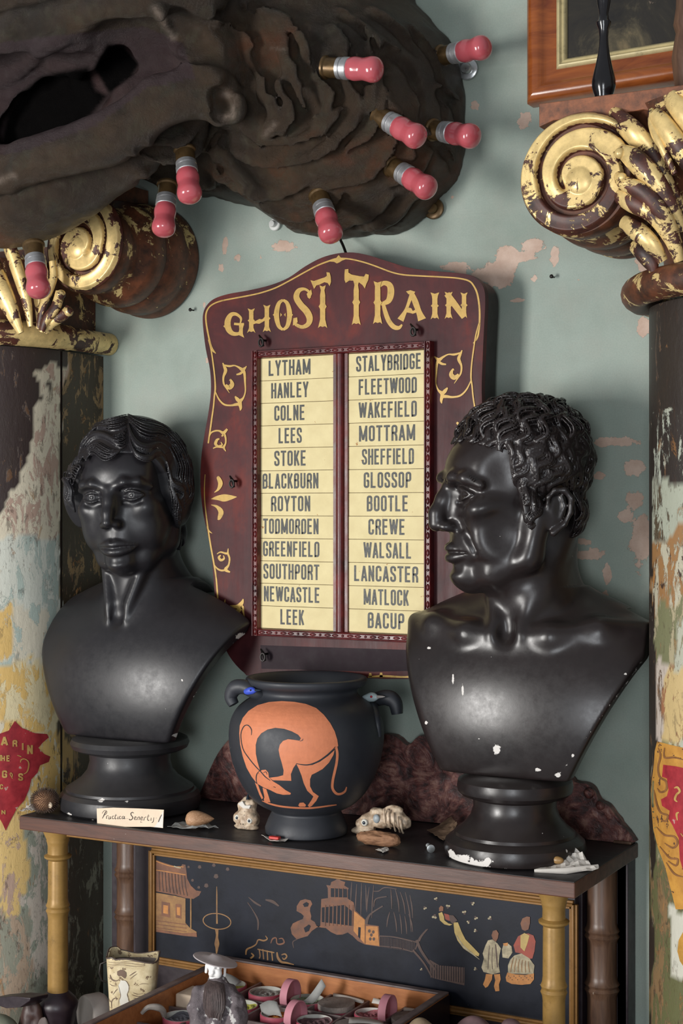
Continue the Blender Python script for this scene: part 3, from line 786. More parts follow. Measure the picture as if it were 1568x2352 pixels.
# ------------------------------------------------------------------ lettering tools
GW = {'I': 0.0, 'M': 0.56, 'W': 0.60}
def glyph(ch):
    """strokes on a unit-high box; returns width, list of (points, closed, radius)"""
    W = GW.get(ch, 0.40); a = 0.07; b = 1 - a; R = 0.15
    e = W; L = a; r = W - a if ch != 'I' else a
    S = []
    if ch == 'I': return 0.14, [([(a, 0), (a, 1)], False, 0)]
    if ch == 'O': S = [([(L, a), (r, a), (r, b), (L, b)], True, R)]
    elif ch == 'C': S = [([(r, .66), (r, b), (L, b), (L, a), (r, a), (r, .34)], False, R)]
    elif ch == 'G': S = [([(r, .68), (r, b), (L, b), (L, a), (r, a), (r, .47), (.2, .47)], False, R)]
    elif ch == 'D': S = [([(L, 0), (L, b), (r, b), (r, a), (L, a)], False, R)]
    elif ch == 'S': S = [([(r, .68), (r, b), (L, b), (L, .58), (r, .42), (r, a), (L, a), (L, .32)], False, R)]
    elif ch == 'B': S = [([(L, 0), (L, b), (r - .01, b), (r - .01, .54), (L, .54)], False, R * .8), ([(L, .54), (r, .54), (r, a), (L, a)], False, R * .8)]
    elif ch == 'P': S = [([(L, 0), (L, b), (r, b), (r, .45), (L, .45)], False, R)]
    elif ch == 'R': S = [([(L, 0), (L, b), (r, b), (r, .50), (L, .50)], False, R), ([(.22, .5), (r, .32), (r, 0)], False, .1)]
    elif ch == 'U': S = [([(L, 1), (L, a), (r, a), (r, 1)], False, R)]
    elif ch == 'E': S = [([(r + .03, b), (L, b), (L, a), (r + .03, a)], False, 0), ([(L, .52), (r, .52)], False, 0)]
    elif ch == 'F': S = [([(r + .03, b), (L, b), (L, 0)], False, 0), ([(L, .50), (r, .50)], False, 0)]
    elif ch == 'L': S = [([(L, 1), (L, a), (r + .02, a)], False, 0)]
    elif ch == 'T': S = [([(0, b), (W, b)], False, 0), ([(W / 2, b), (W / 2, 0)], False, 0)]
    elif ch == 'H': S = [([(L, 0), (L, 1)], False, 0), ([(r, 0), (r, 1)], False, 0), ([(L, .51), (r, .51)], False, 0)]
    elif ch == 'N': S = [([(L, 0), (L, 1)], False, 0), ([(r, 0), (r, 1)], False, 0), ([(L, .93), (r, .07)], False, 0)]
    elif ch == 'M': S = [([(L, 0), (L, 1)], False, 0), ([(r, 0), (r, 1)], False, 0), ([(L, .95), (W / 2, .1)], False, 0), ([(W / 2, .1), (r, .95)], False, 0)]
    elif ch == 'W': S = [([(.05, 1), (.17, .04)], False, 0), ([(.17, .04), (.30, .96)], False, 0), ([(.30, .96), (.43, .04)], False, 0), ([(.43, .04), (.55, 1)], False, 0)]
    elif ch == 'A': S = [([(.045, 0), (W / 2, .97)], False, 0), ([(W - .045, 0), (W / 2, .97)], False, 0), ([(.1, .27), (W - .1, .27)], False, 0)]
    elif ch == 'V': S = [([(.045, 1), (W / 2, .03)], False, 0), ([(W - .045, 1), (W / 2, .03)], False, 0)]
    elif ch == 'K': S = [([(L, 0), (L, 1)], False, 0), ([(L + .03, .36), (r + .01, .98)], False, 0), ([(.17, .56), (r + .02, .02)], False, 0)]
    elif ch == 'Y': S = [([(.045, 1), (W / 2, .45)], False, 0), ([(W - .045, 1), (W / 2, .45)], False, 0), ([(W / 2, .5), (W / 2, 0)], False, 0)]
    return W, S
def roundpath(P, closed, R):
    if R <= 0: return [np.array(p, float) for p in P]
    out = []; n = len(P)
    for i in range(n):
        p = np.array(P[i], float)
        if not closed and i in (0, n - 1): out.append(p); continue
        a = np.array(P[i - 1], float) - p; b = np.array(P[(i + 1) % n], float) - p
        la, lb = np.linalg.norm(a), np.linalg.norm(b); r = min(R, la / 2 - 1e-3, lb / 2 - 1e-3)
        if r <= 0: out.append(p); continue
        A = p + a / la * r; B = p + b / lb * r
        for t in np.linspace(0, 1, 6): out.append((1 - t) ** 2 * A + 2 * t * (1 - t) * p + t * t * B)
    return out
def offstrip(P, w_, closed, mb, fn):
    n = len(P); L = []; Rr = []
    for i in range(n):
        if closed: a, b = P[i - 1], P[(i + 1) % n]
        else: a, b = P[max(i - 1, 0)], P[min(i + 1, n - 1)]
        d0 = P[i] - (P[i - 1] if (closed or i) else 2 * P[i] - P[i + 1]); d1 = (P[(i + 1) % n] if (closed or i < n - 1) else 2 * P[i] - P[i - 1]) - P[i]
        d0 = d0 / (np.linalg.norm(d0) + 1e-9); d1 = d1 / (np.linalg.norm(d1) + 1e-9)
        n0 = np.array([-d0[1], d0[0]]); n1 = np.array([-d1[1], d1[0]]); m = n0 + n1; m /= (np.linalg.norm(m) + 1e-9)
        k = 1 / max(0.45, float(m @ n0)); wv = w_ / 2 * k
        L.append(P[i] + m * wv); Rr.append(P[i] - m * wv)
    v = [fn(*p) for p in L] + [fn(*p) for p in Rr]
    mb.add(v, [(i, (i + 1) % n, n + (i + 1) % n, n + i) for i in range(n if closed else n - 1)])
def word(text, mb, fn, u0, u1, v0, v1, sw=0.135, gap=0.10):
    """condensed grotesque capitals between u0..u1, baseline v0, cap height v1 (2d space of fn)"""
    tot = 0; G = []
    for ch in text:
        W, S = glyph(ch); G.append((tot, W, S)); tot += W + gap
    tot -= gap; kx = (u1 - u0) / tot; ky = (v1 - v0); asp = abs(kx / ky)
    lay = 0
    for (x, W, S) in G:
        for (P, cl, R) in S:
            lay += 1
            Q = roundpath(P, cl, R)
            # work in true proportions so that strokes keep their weight
            Q = [np.array([q[0] * asp, q[1]]) for q in Q]
            f = lambda a, b, x=x, lay=lay: np.array(fn(u0 + (a / asp + x) * kx, v0 + b * ky)) + np.array([0, -(lay % 3) * .00004, 0])
            offstrip(Q, sw * (asp ** 0.35), cl, mb, f)

# ------------------------------------------------------------------ ghost train board
YS = -0.075
sign = thing('destination_board', 'arched maroon destination board lettered in gold, hung between the two black busts', 'sign', (PY(782, 1555, YS)[0], 0, PY(782, 1555, YS)[2]))
OUT = [(466, 750), (466, 722), (474, 702), (492, 686), (525, 675), (570, 667), (620, 655), (662, 638), (700, 612), (738, 592), (775, 582), (812, 580), (852, 588), (893, 601), (940, 615), (990, 622), (1040, 626), (1080, 632), (1100, 644), (1112, 666), (1114, 700), (1111, 760), (1108, 830), (1106, 900), (1110, 980), (1117, 1060), (1120, 1120), (1116, 1180), (1108, 1250), (1099, 1320), (1094, 1370), (1086, 1430), (1066, 1490), (1030, 1530), (975, 1558), (780, 1556), (590, 1553), (560, 1545), (525, 1505), (503, 1450), (496, 1400), (490, 1330), (485, 1270), (475, 1220), (465, 1170), (460, 1110), (462, 1050), (469, 1000), (478, 950), (484, 900), (482, 850), (472, 800)]
OUTs = [tuple(p) for p in catmull(OUT, 4, True)]
sx = lambda px: PY(px, 1168, YS)[0]
fS = lambda off: (lambda px, py: PY(px, py, YS - off))
MB().prism(OUTs, fS(0), (0, 0.012, 0)).build('face_board', [M_BOARD], sign, smooth=30, bevel=0.0012)
c0 = np.mean([PY(p[0], p[1], YS) for p in OUTs], 0)
B2 = [tuple((PY(p[0], p[1], YS)[[0, 2]] - c0[[0, 2]]) * 0.985 + c0[[0, 2]]) for p in OUTs]
MB().prism(B2, lambda x, z: (x, YS + 0.0125, z), (0, 0.045, 0)).build('box_back', M_SIGNBACK, sign, smooth=30)
# gold line, letters and scrolls (flat paint)
class GM:
    def __init__(s): s.cur = MB(); s.all = [('gold_line', s.cur)]
    def new(s, nm): s.cur = MB(); s.all.append((nm, s.cur))
    def add(s, *a): return s.cur.add(*a)
    def flat(s, *a): return s.cur.flat(*a)
gm = GM()
GC = [0]
def gof():
    GC[0] = (GC[0] + 1) % 24; return 0.0004 + GC[0] * 0.00004
U = lambda u, v: (440 + u / 2.178, 560 + v / 2.178)          # points read on an enlarged view
def gs(pts, wid, sm=5):
    P = [U(*p) for p in pts]; w_ = [x / 2.178 for x in wid] if hasattr(wid, '__len__') else wid / 2.178
    strip(P, w_, gm, fS(gof()), smooth=sm)
def gsp(poly): gm.flat([U(*p) for p in poly], fS(gof()))
gs([(120, 548), (98, 515), (82, 450), (72, 390), (72, 350), (85, 320), (110, 300), (150, 285), (210, 273), (290, 258), (350, 244), (420, 220), (490, 184), (560, 145), (630, 108), (690, 85), (730, 74), (790, 76), (860, 92), (920, 112), (1000, 142), (1060, 155), (1130, 160), (1250, 166), (1330, 172), (1385, 185), (1410, 210), (1428, 250), (1438, 310), (1440, 370), (1436, 430), (1428, 470), (1408, 498)], [5, 8, 8, 8, 8, 7, 7, 7, 7, 7, 7, 7, 7, 7, 7, 8, 8, 7, 7, 7, 7, 7, 7, 7, 7, 8, 8, 9, 9, 9, 9, 8, 5], 4)
gsp([(680, 88), (705, 78), (722, 72), (735, 56), (748, 72), (775, 76), (752, 84), (740, 92), (726, 98), (712, 90)])
# letters: (strokes), each stroke [(u,v,w)...]
def let(strokes, straight=True):
    for s in strokes:
        P = [(a, b) for a, b, _ in s]; Wd = [c for _, _, c in s]
        gs(P, Wd, 5 if len(s) > 2 else 1)
def stem(u, v0, v1, w0, wm, w1, tilt=0):
    """tuscan stem: flared ends, diamond spur at the middle"""
    vm = (v0 + v1) / 2; H = v1 - v0; T = lambda v: u + tilt * (v - vm) / H
    L = [(T(v0) - w0 / 2 - 3, v0 - 5), (T(v0) - w0 / 2 + 4, v0 + H * .10), (T(vm) - wm / 2, v0 + H * .22), (T(vm) - wm / 2, vm - H * .06), (T(vm) - wm / 2 - 7, vm), (T(vm) - wm / 2, vm + H * .06), (T(v1) - wm / 2, v1 - H * .18), (T(v1) - w1 / 2, v1 + 6), (T(v1) - w1 / 4, v1 - 3)]
    Rr = [(2 * T(v) - a, v) if False else (2 * T(v) - a, v) for a, v in L]
    gsp(L + [(T(v1), v1 + 1)] + Rr[::-1] + [(T(v0), v0 + 2)])
# G
gm.new('gold_letter')
let([[(243, 398, 6), (246, 372, 12), (222, 352, 16), (196, 356, 22), (180, 388, 30), (184, 425, 30), (204, 448, 22), (232, 450, 16), (248, 440, 14)], [(212, 400, 12), (232, 402, 12), (262, 402, 12)]])
gsp([(236, 400), (262, 400), (256, 425), (256, 450), (263, 470), (248, 462), (232, 455), (238, 430)])
gsp([(158, 412), (170, 402), (170, 424)])
# H
gm.new('gold_letter')
stem(298, 328, 440, 30, 22, 42); stem(376, 310, 436, 30, 22, 40)
gsp([(300, 390), (322, 385), (338, 376), (352, 378), (375, 362), (375, 378), (350, 394), (338, 400), (322, 398), (300, 406)])
# O
gm.new('gold_letter')
for s_ in (-1, 1):
    let([[(457, 281, 12), (457 + s_ * 22, 300, 20), (457 + s_ * 33, 355, 26), (457 + s_ * 22, 410, 20), (457, 430, 12)]])
gsp([(405, 355), (418, 345), (418, 367)]); gsp([(508, 355), (496, 345), (496, 367)]); gsp([(470, 345), (470, 365), (462, 355)]); gsp([(444, 345), (444, 365), (452, 355)])
# S
gm.new('gold_letter')
let([[(592, 270, 8), (586, 240, 12), (562, 226, 14), (534, 236, 24), (524, 268, 30), (545, 305, 32), (575, 338, 34), (590, 372, 32), (582, 402, 24), (552, 416, 18), (520, 402, 16), (512, 380, 8)]])
gsp([(575, 250), (598, 228), (602, 250), (590, 276), (580, 268)]); gsp([(508, 372), (528, 368), (530, 392), (506, 410)])
# T, T
gm.new('gold_letter')
stem(655, 212, 415, 26, 26, 46)
gsp([(594, 182), (612, 186), (640, 176), (665, 168), (676, 160), (674, 142), (690, 144), (696, 165), (697, 190), (690, 212), (680, 196), (664, 192), (640, 204), (624, 208), (612, 226), (605, 208)])
gm.new('gold_letter')
stem(823, 185, 400, 26, 26, 44)
gsp([(764, 152), (766, 128), (784, 126), (784, 144), (800, 154), (840, 162), (862, 164), (870, 150), (886, 155), (884, 180), (874, 200), (866, 224), (854, 206), (838, 194), (806, 184), (788, 184), (770, 196), (764, 180)])
# R
gm.new('gold_letter')
stem(930, 192, 395, 34, 28, 46)
let([[(935, 212, 20), (962, 196, 22), (990, 208, 30), (996, 245, 34), (984, 285, 28), (950, 300, 16), (932, 300, 14)], [(958, 300, 16), (968, 340, 22), (985, 385, 24), (1010, 415, 24), (1036, 420, 18), (1052, 404, 8)]])
# A
gm.new('gold_letter')
let([[(1104, 238, 20), (1092, 275, 18), (1072, 330, 16), (1044, 382, 34)], [(1098, 240, 20), (1118, 290, 30), (1136, 340, 28), (1152, 380, 42)]])
gsp([(1078, 318), (1098, 322), (1106, 336), (1124, 326), (1128, 342), (1106, 350), (1092, 346), (1070, 342)]); gsp([(1072, 238), (1094, 232), (1118, 240), (1108, 256), (1084, 252)])
# I N
gm.new('gold_letter')
stem(1216, 248, 372, 38, 26, 42, 0)
gm.new('gold_letter')
stem(1285, 245, 370, 34, 22, 40); stem(1362, 248, 366, 30, 22, 30)
let([[(1276, 250, 30), (1320, 310, 32), (1362, 368, 26)]])
# scrolls left, read on a second enlarged view
V2 = lambda u, v: (440 + u / 3.36, 780 + v / 3.36)
def g2(pts, sm=5):
    P = [V2(a, b) for a, b, _ in pts]; strip(P, [c / 3.36 for _, _, c in pts], gm, fS(gof()), smooth=sm)
def g2m(pts):                 # mirrored on the right border, shifted to fit the perspective
    for q in (pts,):
        P = []
        for a, b, c in q:
            p = PY(*V2(a, b), YS); xm = 2 * XM - p[0]
            P.append((xm, p[2], c / 3.36 * 0.00066))
        strip([(x, z) for x, z, _ in P], [c for _, _, c in P], gm, lambda x, z, o_=gof(): (x, YS - o_, z), smooth=5)
XM = (PY(466, 900, YS)[0] + PY(1110, 900, YS)[0]) / 2 + 0.002
S1 = [[(155, 70, 4), (165, 90, 10), (188, 105, 3)], [(130, 0, 8), (150, 80, 10), (165, 180, 11), (178, 290, 11), (182, 380, 13), (175, 440, 12), (168, 520, 11), (155, 610, 12), (140, 720, 12), (128, 800, 12)],
      [(240, 180, 8), (250, 205, 18), (262, 240, 26), (245, 290, 16), (248, 340, 14), (268, 375, 10), (292, 412, 4)],
      [(240, 195, 10), (290, 205, 16), (330, 200, 10), (365, 215, 16), (395, 232, 26), (424, 205, 5)],
      [(395, 225, 24), (408, 265, 20), (412, 330, 14), (414, 400, 10), (398, 450, 14), (372, 480, 30), (378, 525, 22), (374, 548, 6)],
      [(345, 270, 10), (375, 262, 18), (400, 240, 20)], [(262, 350, 18), (290, 370, 34), (312, 345, 34), (300, 308, 10), (292, 318, 5)],
      [(182, 400, 8), (210, 460, 12), (250, 500, 14), (300, 508, 14), (345, 500, 22), (375, 498, 24)], [(335, 438, 10), (352, 460, 28), (372, 480, 26)]]
S2 = [[(128, 780, 6), (145, 725, 12), (180, 705, 12), (215, 705, 14), (245, 720, 24), (275, 690, 16)], [(232, 748, 10), (250, 730, 18), (262, 760, 14), (262, 800, 12), (248, 832, 18), (264, 862, 5)],
      [(215, 765, 8), (195, 775, 20), (185, 805, 24), (205, 822, 14), (235, 812, 12), (225, 790, 5)], [(165, 840, 8), (195, 828, 12), (245, 832, 14)]]
S3 = [[(175, 1180, 4), (205, 1155, 20), (222, 1110, 36), (205, 1065, 26), (200, 1055, 6)], [(150, 1230, 3), (200, 1222, 34), (250, 1222, 56), (300, 1218, 36), (348, 1214, 3)],
      [(150, 1275, 4), (195, 1290, 22), (226, 1330, 40), (212, 1378, 26), (200, 1388, 6)]]
S4 = [[(104, 1040, 5), (98, 1150, 7), (102, 1260, 8), (118, 1400, 10), (132, 1500, 11), (150, 1610, 12), (170, 1720, 12), (185, 1810, 12), (195, 1910, 12), (206, 2080, 12)], [(118, 1440, 4), (132, 1475, 12), (158, 1495, 3)],
      [(282, 1612, 5), (280, 1650, 14), (292, 1690, 14), (285, 1740, 14), (262, 1775, 26), (296, 1795, 10)], [(170, 1730, 5), (195, 1765, 12), (230, 1782, 14), (275, 1775, 14)],
      [(195, 1655, 6), (222, 1640, 10), (262, 1650, 16), (285, 1650, 16)], [(245, 1665, 6), (250, 1690, 14), (225, 1702, 20), (210, 1680, 18), (225, 1664, 8)],
      [(232, 2090, 5), (250, 2050, 14), (258, 2005, 4)], [(240, 2072, 10), (290, 2060, 16), (350, 2060, 28), (385, 2035, 28), (398, 2002, 8)], [(320, 2120, 8), (350, 2105, 34), (385, 2060, 30), (400, 2110, 12), (412, 2170, 8)]]
for S in (S1, S2, S3, S4):
    gm.new('gold_scroll')
    for q in S: g2(q)
for S in (S1[2:], S1[1:2], S2, S4):
    gm.new('gold_scroll')
    for q in S: g2m(q)
gm.new('gold_trace')
# traces of gold along the bottom edge
for (a, b, c) in ((875, 1553, 8), (850, 1552, 6)): strip([(a, b + 3), (a, b - c)], [8, 5], gm, fS(0.0005), smooth=1)
strip([(845, 1555), (880, 1553), (930, 1555), (972, 1551)], [3, 5, 4, 7], gm, fS(0.0005))
for nm, b_ in gm.all: b_.build(nm, M_SIGNGOLD, sign, smooth=0, fixn=False)
# dark painted strip below the frame
MB().flat([(598, 1482), (975, 1494), (975, 1540), (860, 1543), (600, 1536)], fS(0.0004)).build('blackened_strip', simple('blackened_paint', (0.030, 0.019, 0.024), 0.6, spec=.15), sign, smooth=0, fixn=False)
# frame: real mouldings
fx0, fx1 = PY(577, 1100, YS - .012)[0], PY(989, 1100, YS - .012)[0]
fz1 = (PY(577, 806, YS - .012)[2] + PY(986, 783, YS - .012)[2]) / 2; fz0 = (PY(577, 1459, YS - .012)[2] + PY(988, 1480, YS - .012)[2]) / 2
FW = 0.0115
def moulding(x0, z0, x1, z1, w_, name='frame_rail', carved=True):
    """a rail between two points in the board plane, stepped section with carved beading"""
    d = np.array([x1 - x0, z1 - z0]); L = np.linalg.norm(d); d /= L; n_ = np.array([-d[1], d[0]])
    prof = [(-.5, 0), (-.5, .010), (-.42, .013), (-.30, .0125), (-.22, .010), (.22, .010), (.30, .0125), (.42, .013), (.5, .010), (.5, 0)]
    mb = MB(); V = []
    for e in (0, L):
        for a, h in prof:
            p = np.array([x0, z0]) + d * e + n_ * a * w_
            V.append((p[0], YS - h, p[1]))
    k = len(prof); mb.add(V, [(i, (i + 1) % k, k + (i + 1) % k, k + i) for i in range(k)] + [tuple(range(k)), tuple(range(2 * k - 1, k - 1, -1))])
    if carved:
        pit = 0.0125; c = int(L / pit)
        for i in range(c):
            e = (i + .5) * L / c; p = np.array([x0, z0]) + d * e
            ang = math.atan2(d[1], d[0])
            R_ = Matrix.Rotation(-ang, 3, 'Y')
            if i % 3 == 2: mb.sphere((p[0], YS - .0105, p[1]), (w_ * .18, .0022, w_ * .18), 8, 5)
            else:
                mb.sphere((p[0], YS - .0103, p[1]), (pit * .46, .0022, w_ * .20), 10, 5, M=R_)
    return mb.build(name, M_FRAME, sign, smooth=35)
moulding(fx0 + FW / 2, fz0, fx0 + FW / 2, fz1, FW); moulding(fx1 - FW / 2, fz0, fx1 - FW / 2, fz1, FW)
moulding(fx0 + FW, fz1 - FW / 2, fx1 - FW, fz1 - FW / 2, FW); moulding(fx0 + FW, fz0 + FW / 2, fx1 - FW, fz0 + FW / 2, FW)
# centre divider: plain half-round
dx0, dx1 = PY(762, 1100, YS - .01)[0], PY(795, 1100, YS - .01)[0]
mb = MB().box((dx0, YS - .006, fz0 + FW), (dx1, YS, fz1 - FW))
mb.tube([((dx0 + dx1) / 2, YS - .006, fz0 + FW), ((dx0 + dx1) / 2, YS - .006, fz1 - FW)], 0.0068, 16)
mb.build('divider', M_FRAME, sign)
LW = [('LYTHAM', 617, 713), ('HANLEY', 623, 708), ('COLNE', 630, 700), ('LEES', 640, 693), ('STOKE', 630, 703), ('BLACKBURN', 603, 731), ('ROYTON', 622, 712), ('TODMORDEN', 604, 731), ('GREENFIELD', 604, 733), ('SOUTHPORT', 605, 733), ('NEWCASTLE', 606, 734), ('LEEK', 644, 698)]
RW = [('STALYBRIDGE', 818, 967), ('FLEETWOOD', 824, 957), ('WAKEFIELD', 824, 957), ('MOTTRAM', 824, 953), ('SHEFFIELD', 831, 950), ('GLOSSOP', 835, 944), ('BOOTLE', 842, 937), ('CREWE', 846, 930), ('WALSALL', 835, 945), ('LANCASTER', 813, 960), ('MATLOCK', 835, 938), ('BACUP', 844, 928)]
YF = YS - 0.003
rs = random.Random(4)
for W_, x0, x1 in ((LW, fx0 + FW, dx0), (RW, dx1, fx1 - FW)):
    zt, zb = fz1 - FW, fz0 + FW; ph = (zt - zb) / 12
    for i, (tx, a, b) in enumerate(W_):
        z1 = zt - i * ph; z0 = z1 - ph
        dy = rs.uniform(-0.0004, 0.0004)
        s = MB().box((x0, YF + dy, z0 + 0.0003), (x1, YS - 0.0002, z1 - 0.0003)).build('name_slat', M_CREAM, sign, smooth=0, bevel=0.0004, bseg=1)
        g = MB(); yy = YF + dy - 0.00035
        ua, ub = PY(a, 1100, YF)[0], PY(b, 1100, YF)[0]
        word(tx, g, lambda u, v, yy=yy: (u, yy, v), ua, ub, z0 + ph * 0.20, z0 + ph * 0.20 + ph * 0.68)
        g.build('lettering', M_INK, s, smooth=0, fixn=False)
# screw eyes and turn buttons
for (px, py) in ((607, 782), (955, 757), (540, 1105), (611, 1502), (955, 1510)):
    c = PY(px, py, YS - .004); mb = MB()
    mb.tube([c + np.array([0, .004, 0]), c + np.array([0, -.008, 0])], .0018, 8)
    mb.tube([c + np.array([math.cos(a) * .004, -.010, math.sin(a) * .006 - .004]) for a in np.linspace(0, 6.28, 14)], .0016, 6)
    mb.tube([c + np.array([-.006, -.006, .008]), c + np.array([0, -.009, .002]), c + np.array([.003, -.008, -.010])], [.0012, .0024, .0016], 6)
    mb.build('screw_eye', M_IRON, sign)
# ------------------------------------------------------------------ lacquered hanging cabinet with the bust shelf
SX0, SX1, SYF = -1.556, -0.660, -0.265
cab = thing('lacquer_cabinet', 'dark lacquer wall cabinet with gilt bamboo columns and a painted garden panel', 'cabinet', ((SX0 + SX1) / 2, 0, LZ))
ST = 0.021
# shelf with an uneven front edge
mb = MB().box((SX0, SYF, ZS - ST), (SX1, -0.001, ZS - 0.0008))
mb.build('shelf_edge', M_SHELF, cab, smooth=0, bevel=0.0015)
MB().box((SX0 + .0012, SYF + .0012, ZS - 0.002), (SX1 - .0012, -0.002, ZS)).build('shelf_top', M_SHELFTOP, cab, smooth=0, bevel=0.0004, bseg=1)
MB().box((SX0 + .03, SYF + .02, ZS - ST - .008), (SX1 - .03, -0.02, ZS - ST)).build('under_moulding', M_GOLDLINE, cab, smooth=0, bevel=0.002)
# small lip at the back right corner
MB().box((SX1 - .03, -.022, ZS), (SX1 - .004, -.002, ZS + .004)).build('corner_block', M_POST, cab, bevel=0.001)
# back panel
YPn = -0.075
px0, px1 = -1.475, -0.727
pz1, pz0 = ZS - ST - 0.052, 0.765
MB().box((px0, YPn, LZ), (px1, YPn + .012, ZS - ST)).build('back_board', M_DARKWOOD, cab, bevel=0.001)
IN = [PY(358, 1962, YPn)[0], PY(1311, 2080, YPn)[0], PY(358, 2160, YPn)[2] + 0.003, PY(358, 1962, YPn)[2]]
IN[2] = (PY(360, 2205, YPn)[2] + PY(1250, 2335, YPn)[2]) / 2
MB().box((IN[0], YPn - .002, IN[2]), (IN[1], YPn, IN[3])).build('painted_panel', M_LACQ, cab, smooth=0)
def rail(x0, z0, x1, z1, w_=.012, nm='gilt_bead'):
    mb = MB(); mb.box((min(x0, x1) - (w_ / 2 if x0 == x1 else 0), YPn - .006, min(z0, z1) - (w_ / 2 if z0 == z1 else 0)), (max(x0, x1) + (w_ / 2 if x0 == x1 else 0), YPn, max(z0, z1) + (w_ / 2 if z0 == z1 else 0)))
    mb.tube([(x0, YPn - .006, z0), (x1, YPn - .006, z1)], .0032, 10)
    mb.build(nm, M_GOLDLINE, cab, bevel=0.0008)
rail(IN[0] - .005, IN[2] - .006, IN[0] - .005, IN[3] + .006); rail(IN[1] + .005, IN[2] - .006, IN[1] + .005, IN[3] + .006)
rail(IN[0] - .005, IN[3] + .005, IN[1] + .005, IN[3] + .005); rail(IN[0] - .005, IN[2] - .005, IN[1] + .005, IN[2] - .005)
# bamboo-turned posts against the wall and the dark stiles behind
def bamboo(x, y, r, z0, z1, nodes, mat, nm, cap=False):
    pr = [(r * 1.0, z0)]
    zz = sorted(nodes)
    for z in zz:
        pr += [(r * .97, z - .016), (r * 1.02, z - .009), (r * 1.16, z - .004), (r * 1.04, z), (r * 1.16, z + .004), (r * 1.02, z + .009), (r * .97, z + .016)]
    if cap: pr += [(r * .95, z1 - .050), (r * .92, z1 - .046), (r * 1.30, z1 - .042), (r * 1.34, z1 - .039), (r * 1.0, z1 - .036), (r * .98, z1 - .024), (r * 1.05, z1 - .019), (r * 1.12, z1 - .016), (r * 1.10, z1 - .014), (r * 1.38, z1 - .004), (r * 1.45, z1)]
    else: pr += [(r, z1)]
    return MB().lathe(pr, Matrix.Translation((x, y, 0)), 40).build(nm, mat, cab)
for x in (-1.512, -0.700):
    bamboo(x, -0.040, 0.0215, LZ, ZS - ST, [0.83, 0.90 if x < -1 else 0.905], M_POST, 'bamboo_post')
for x in (SX0 + .012, SX1 - .014, -1.487, -.672):
    MB().box((x - .008, -.035, LZ), (x + .008, -.001, ZS - ST)).build('back_stile', M_DARKWOOD, cab, bevel=0.001)
MB().box((-1.49, -.06, LZ), (-1.47, -.001, ZS - ST)).build('side_board', M_DARKWOOD, cab, bevel=0.001)
MB().box((-.735, -.06, LZ), (-.722, -.001, ZS - ST)).build('side_board', M_DARKWOOD, cab, bevel=0.001)
bamboo(-1.501, -0.240, 0.0158, 0.752, ZS - ST, [0.8875], M_GOLDCOL, 'gilt_column', True)
bamboo(-0.699, -0.235, 0.0150, 0.752, ZS - ST, [0.880], M_GOLDCOL, 'gilt_column', True)
for x, y in ((-1.501, -.24), (-.699, -.235)): MB().lathe([(.024, LZ), (.026, LZ + .008), (.020, LZ + .018), (.024, LZ + .040), (.030, .735), (.031, .742), (.026, .750), (.020, .756), (.016, .760)], Matrix.Translation((x, y, 0)), 32).build('column_foot', M_DARKWOOD, cab)
# ledge below
MB().box((-1.585, -.60, LZ - .035), (-.612, -.001, LZ)).build('lower_ledge', M_SHELFTOP, cab, bevel=0.003)
# embossed leather gallery at the back of the shelf
GP = [(440, 1852), (452, 1838), (470, 1795), (492, 1745), (515, 1710), (545, 1682), (590, 1668), (640, 1690), (700, 1720), (790, 1720), (860, 1690), (905, 1690), (935, 1712), (962, 1690), (985, 1698), (1005, 1735), (1030, 1762), (1080, 1772), (1150, 1765), (1220, 1755), (1290, 1762), (1318, 1795), (1345, 1800), (1362, 1812), (1375, 1838), (1396, 1850), (1412, 1872), (1426, 1892), (1426, 1945), (1000, 1890), (440, 1856)]
GPs = [(p[0], max(p[2], ZS + .0005)) for p in (PY(a, b, -.018) for a, b in catmull(GP, 3, True))]
MB().prism(GPs, lambda x, z: (x, -.018, z), (0, .016, 0)).build('leather_gallery', M_LEATHER, cab, smooth=30, bevel=0.001)
for (px, py, r) in ((1352, 1822, 13), (1378, 1850, 11), (1300, 1800, 15)):
    MB().sphere(PY(px, py, -.024), (r * .0006, .006, r * .0006)).build('scroll_boss', M_LEATHER, cab)

# ------------------------------------------------------------------ the painted garden on the panel
fP = lambda off=.0006: (lambda px, py: PY(px, py, YPn - .002 - off))
A6 = lambda u, v: (340 + u / 4.9, 1930 + v / 4.9)
A7 = lambda u, v: (640 + u / 4.356, 1980 + v / 4.356)
A8 = lambda u, v: (940 + u / 4.356, 2020 + v / 4.356)
MOT = {}
def motif(nm): MOT['cur'] = [nm, MB(), []]; MOT.setdefault('all', []).append(MOT['cur'])
def paint(mat, zoff, kind, pts, A, wd=None):
    nm, mb, ms = MOT['cur']; MOT['k'] = (MOT.get('k', 0) + 1) % 8; f = fP(zoff * .0003 + MOT['k'] * .00003)
    if mat not in ms: ms.append(mat)
    mi = ms.index(mat)
    if kind == 'p': mb.flat([A(*p) for p in pts], f, mi)
    else:
        s = 4.9 if A is A6 else 4.356
        strip([A(*p[:2]) for p in pts], [(p[2] if len(p) > 2 else wd) / s for p in pts], mb, f, mi, smooth=4 if len(pts) > 2 else 1)
motif('painted_pavilion')
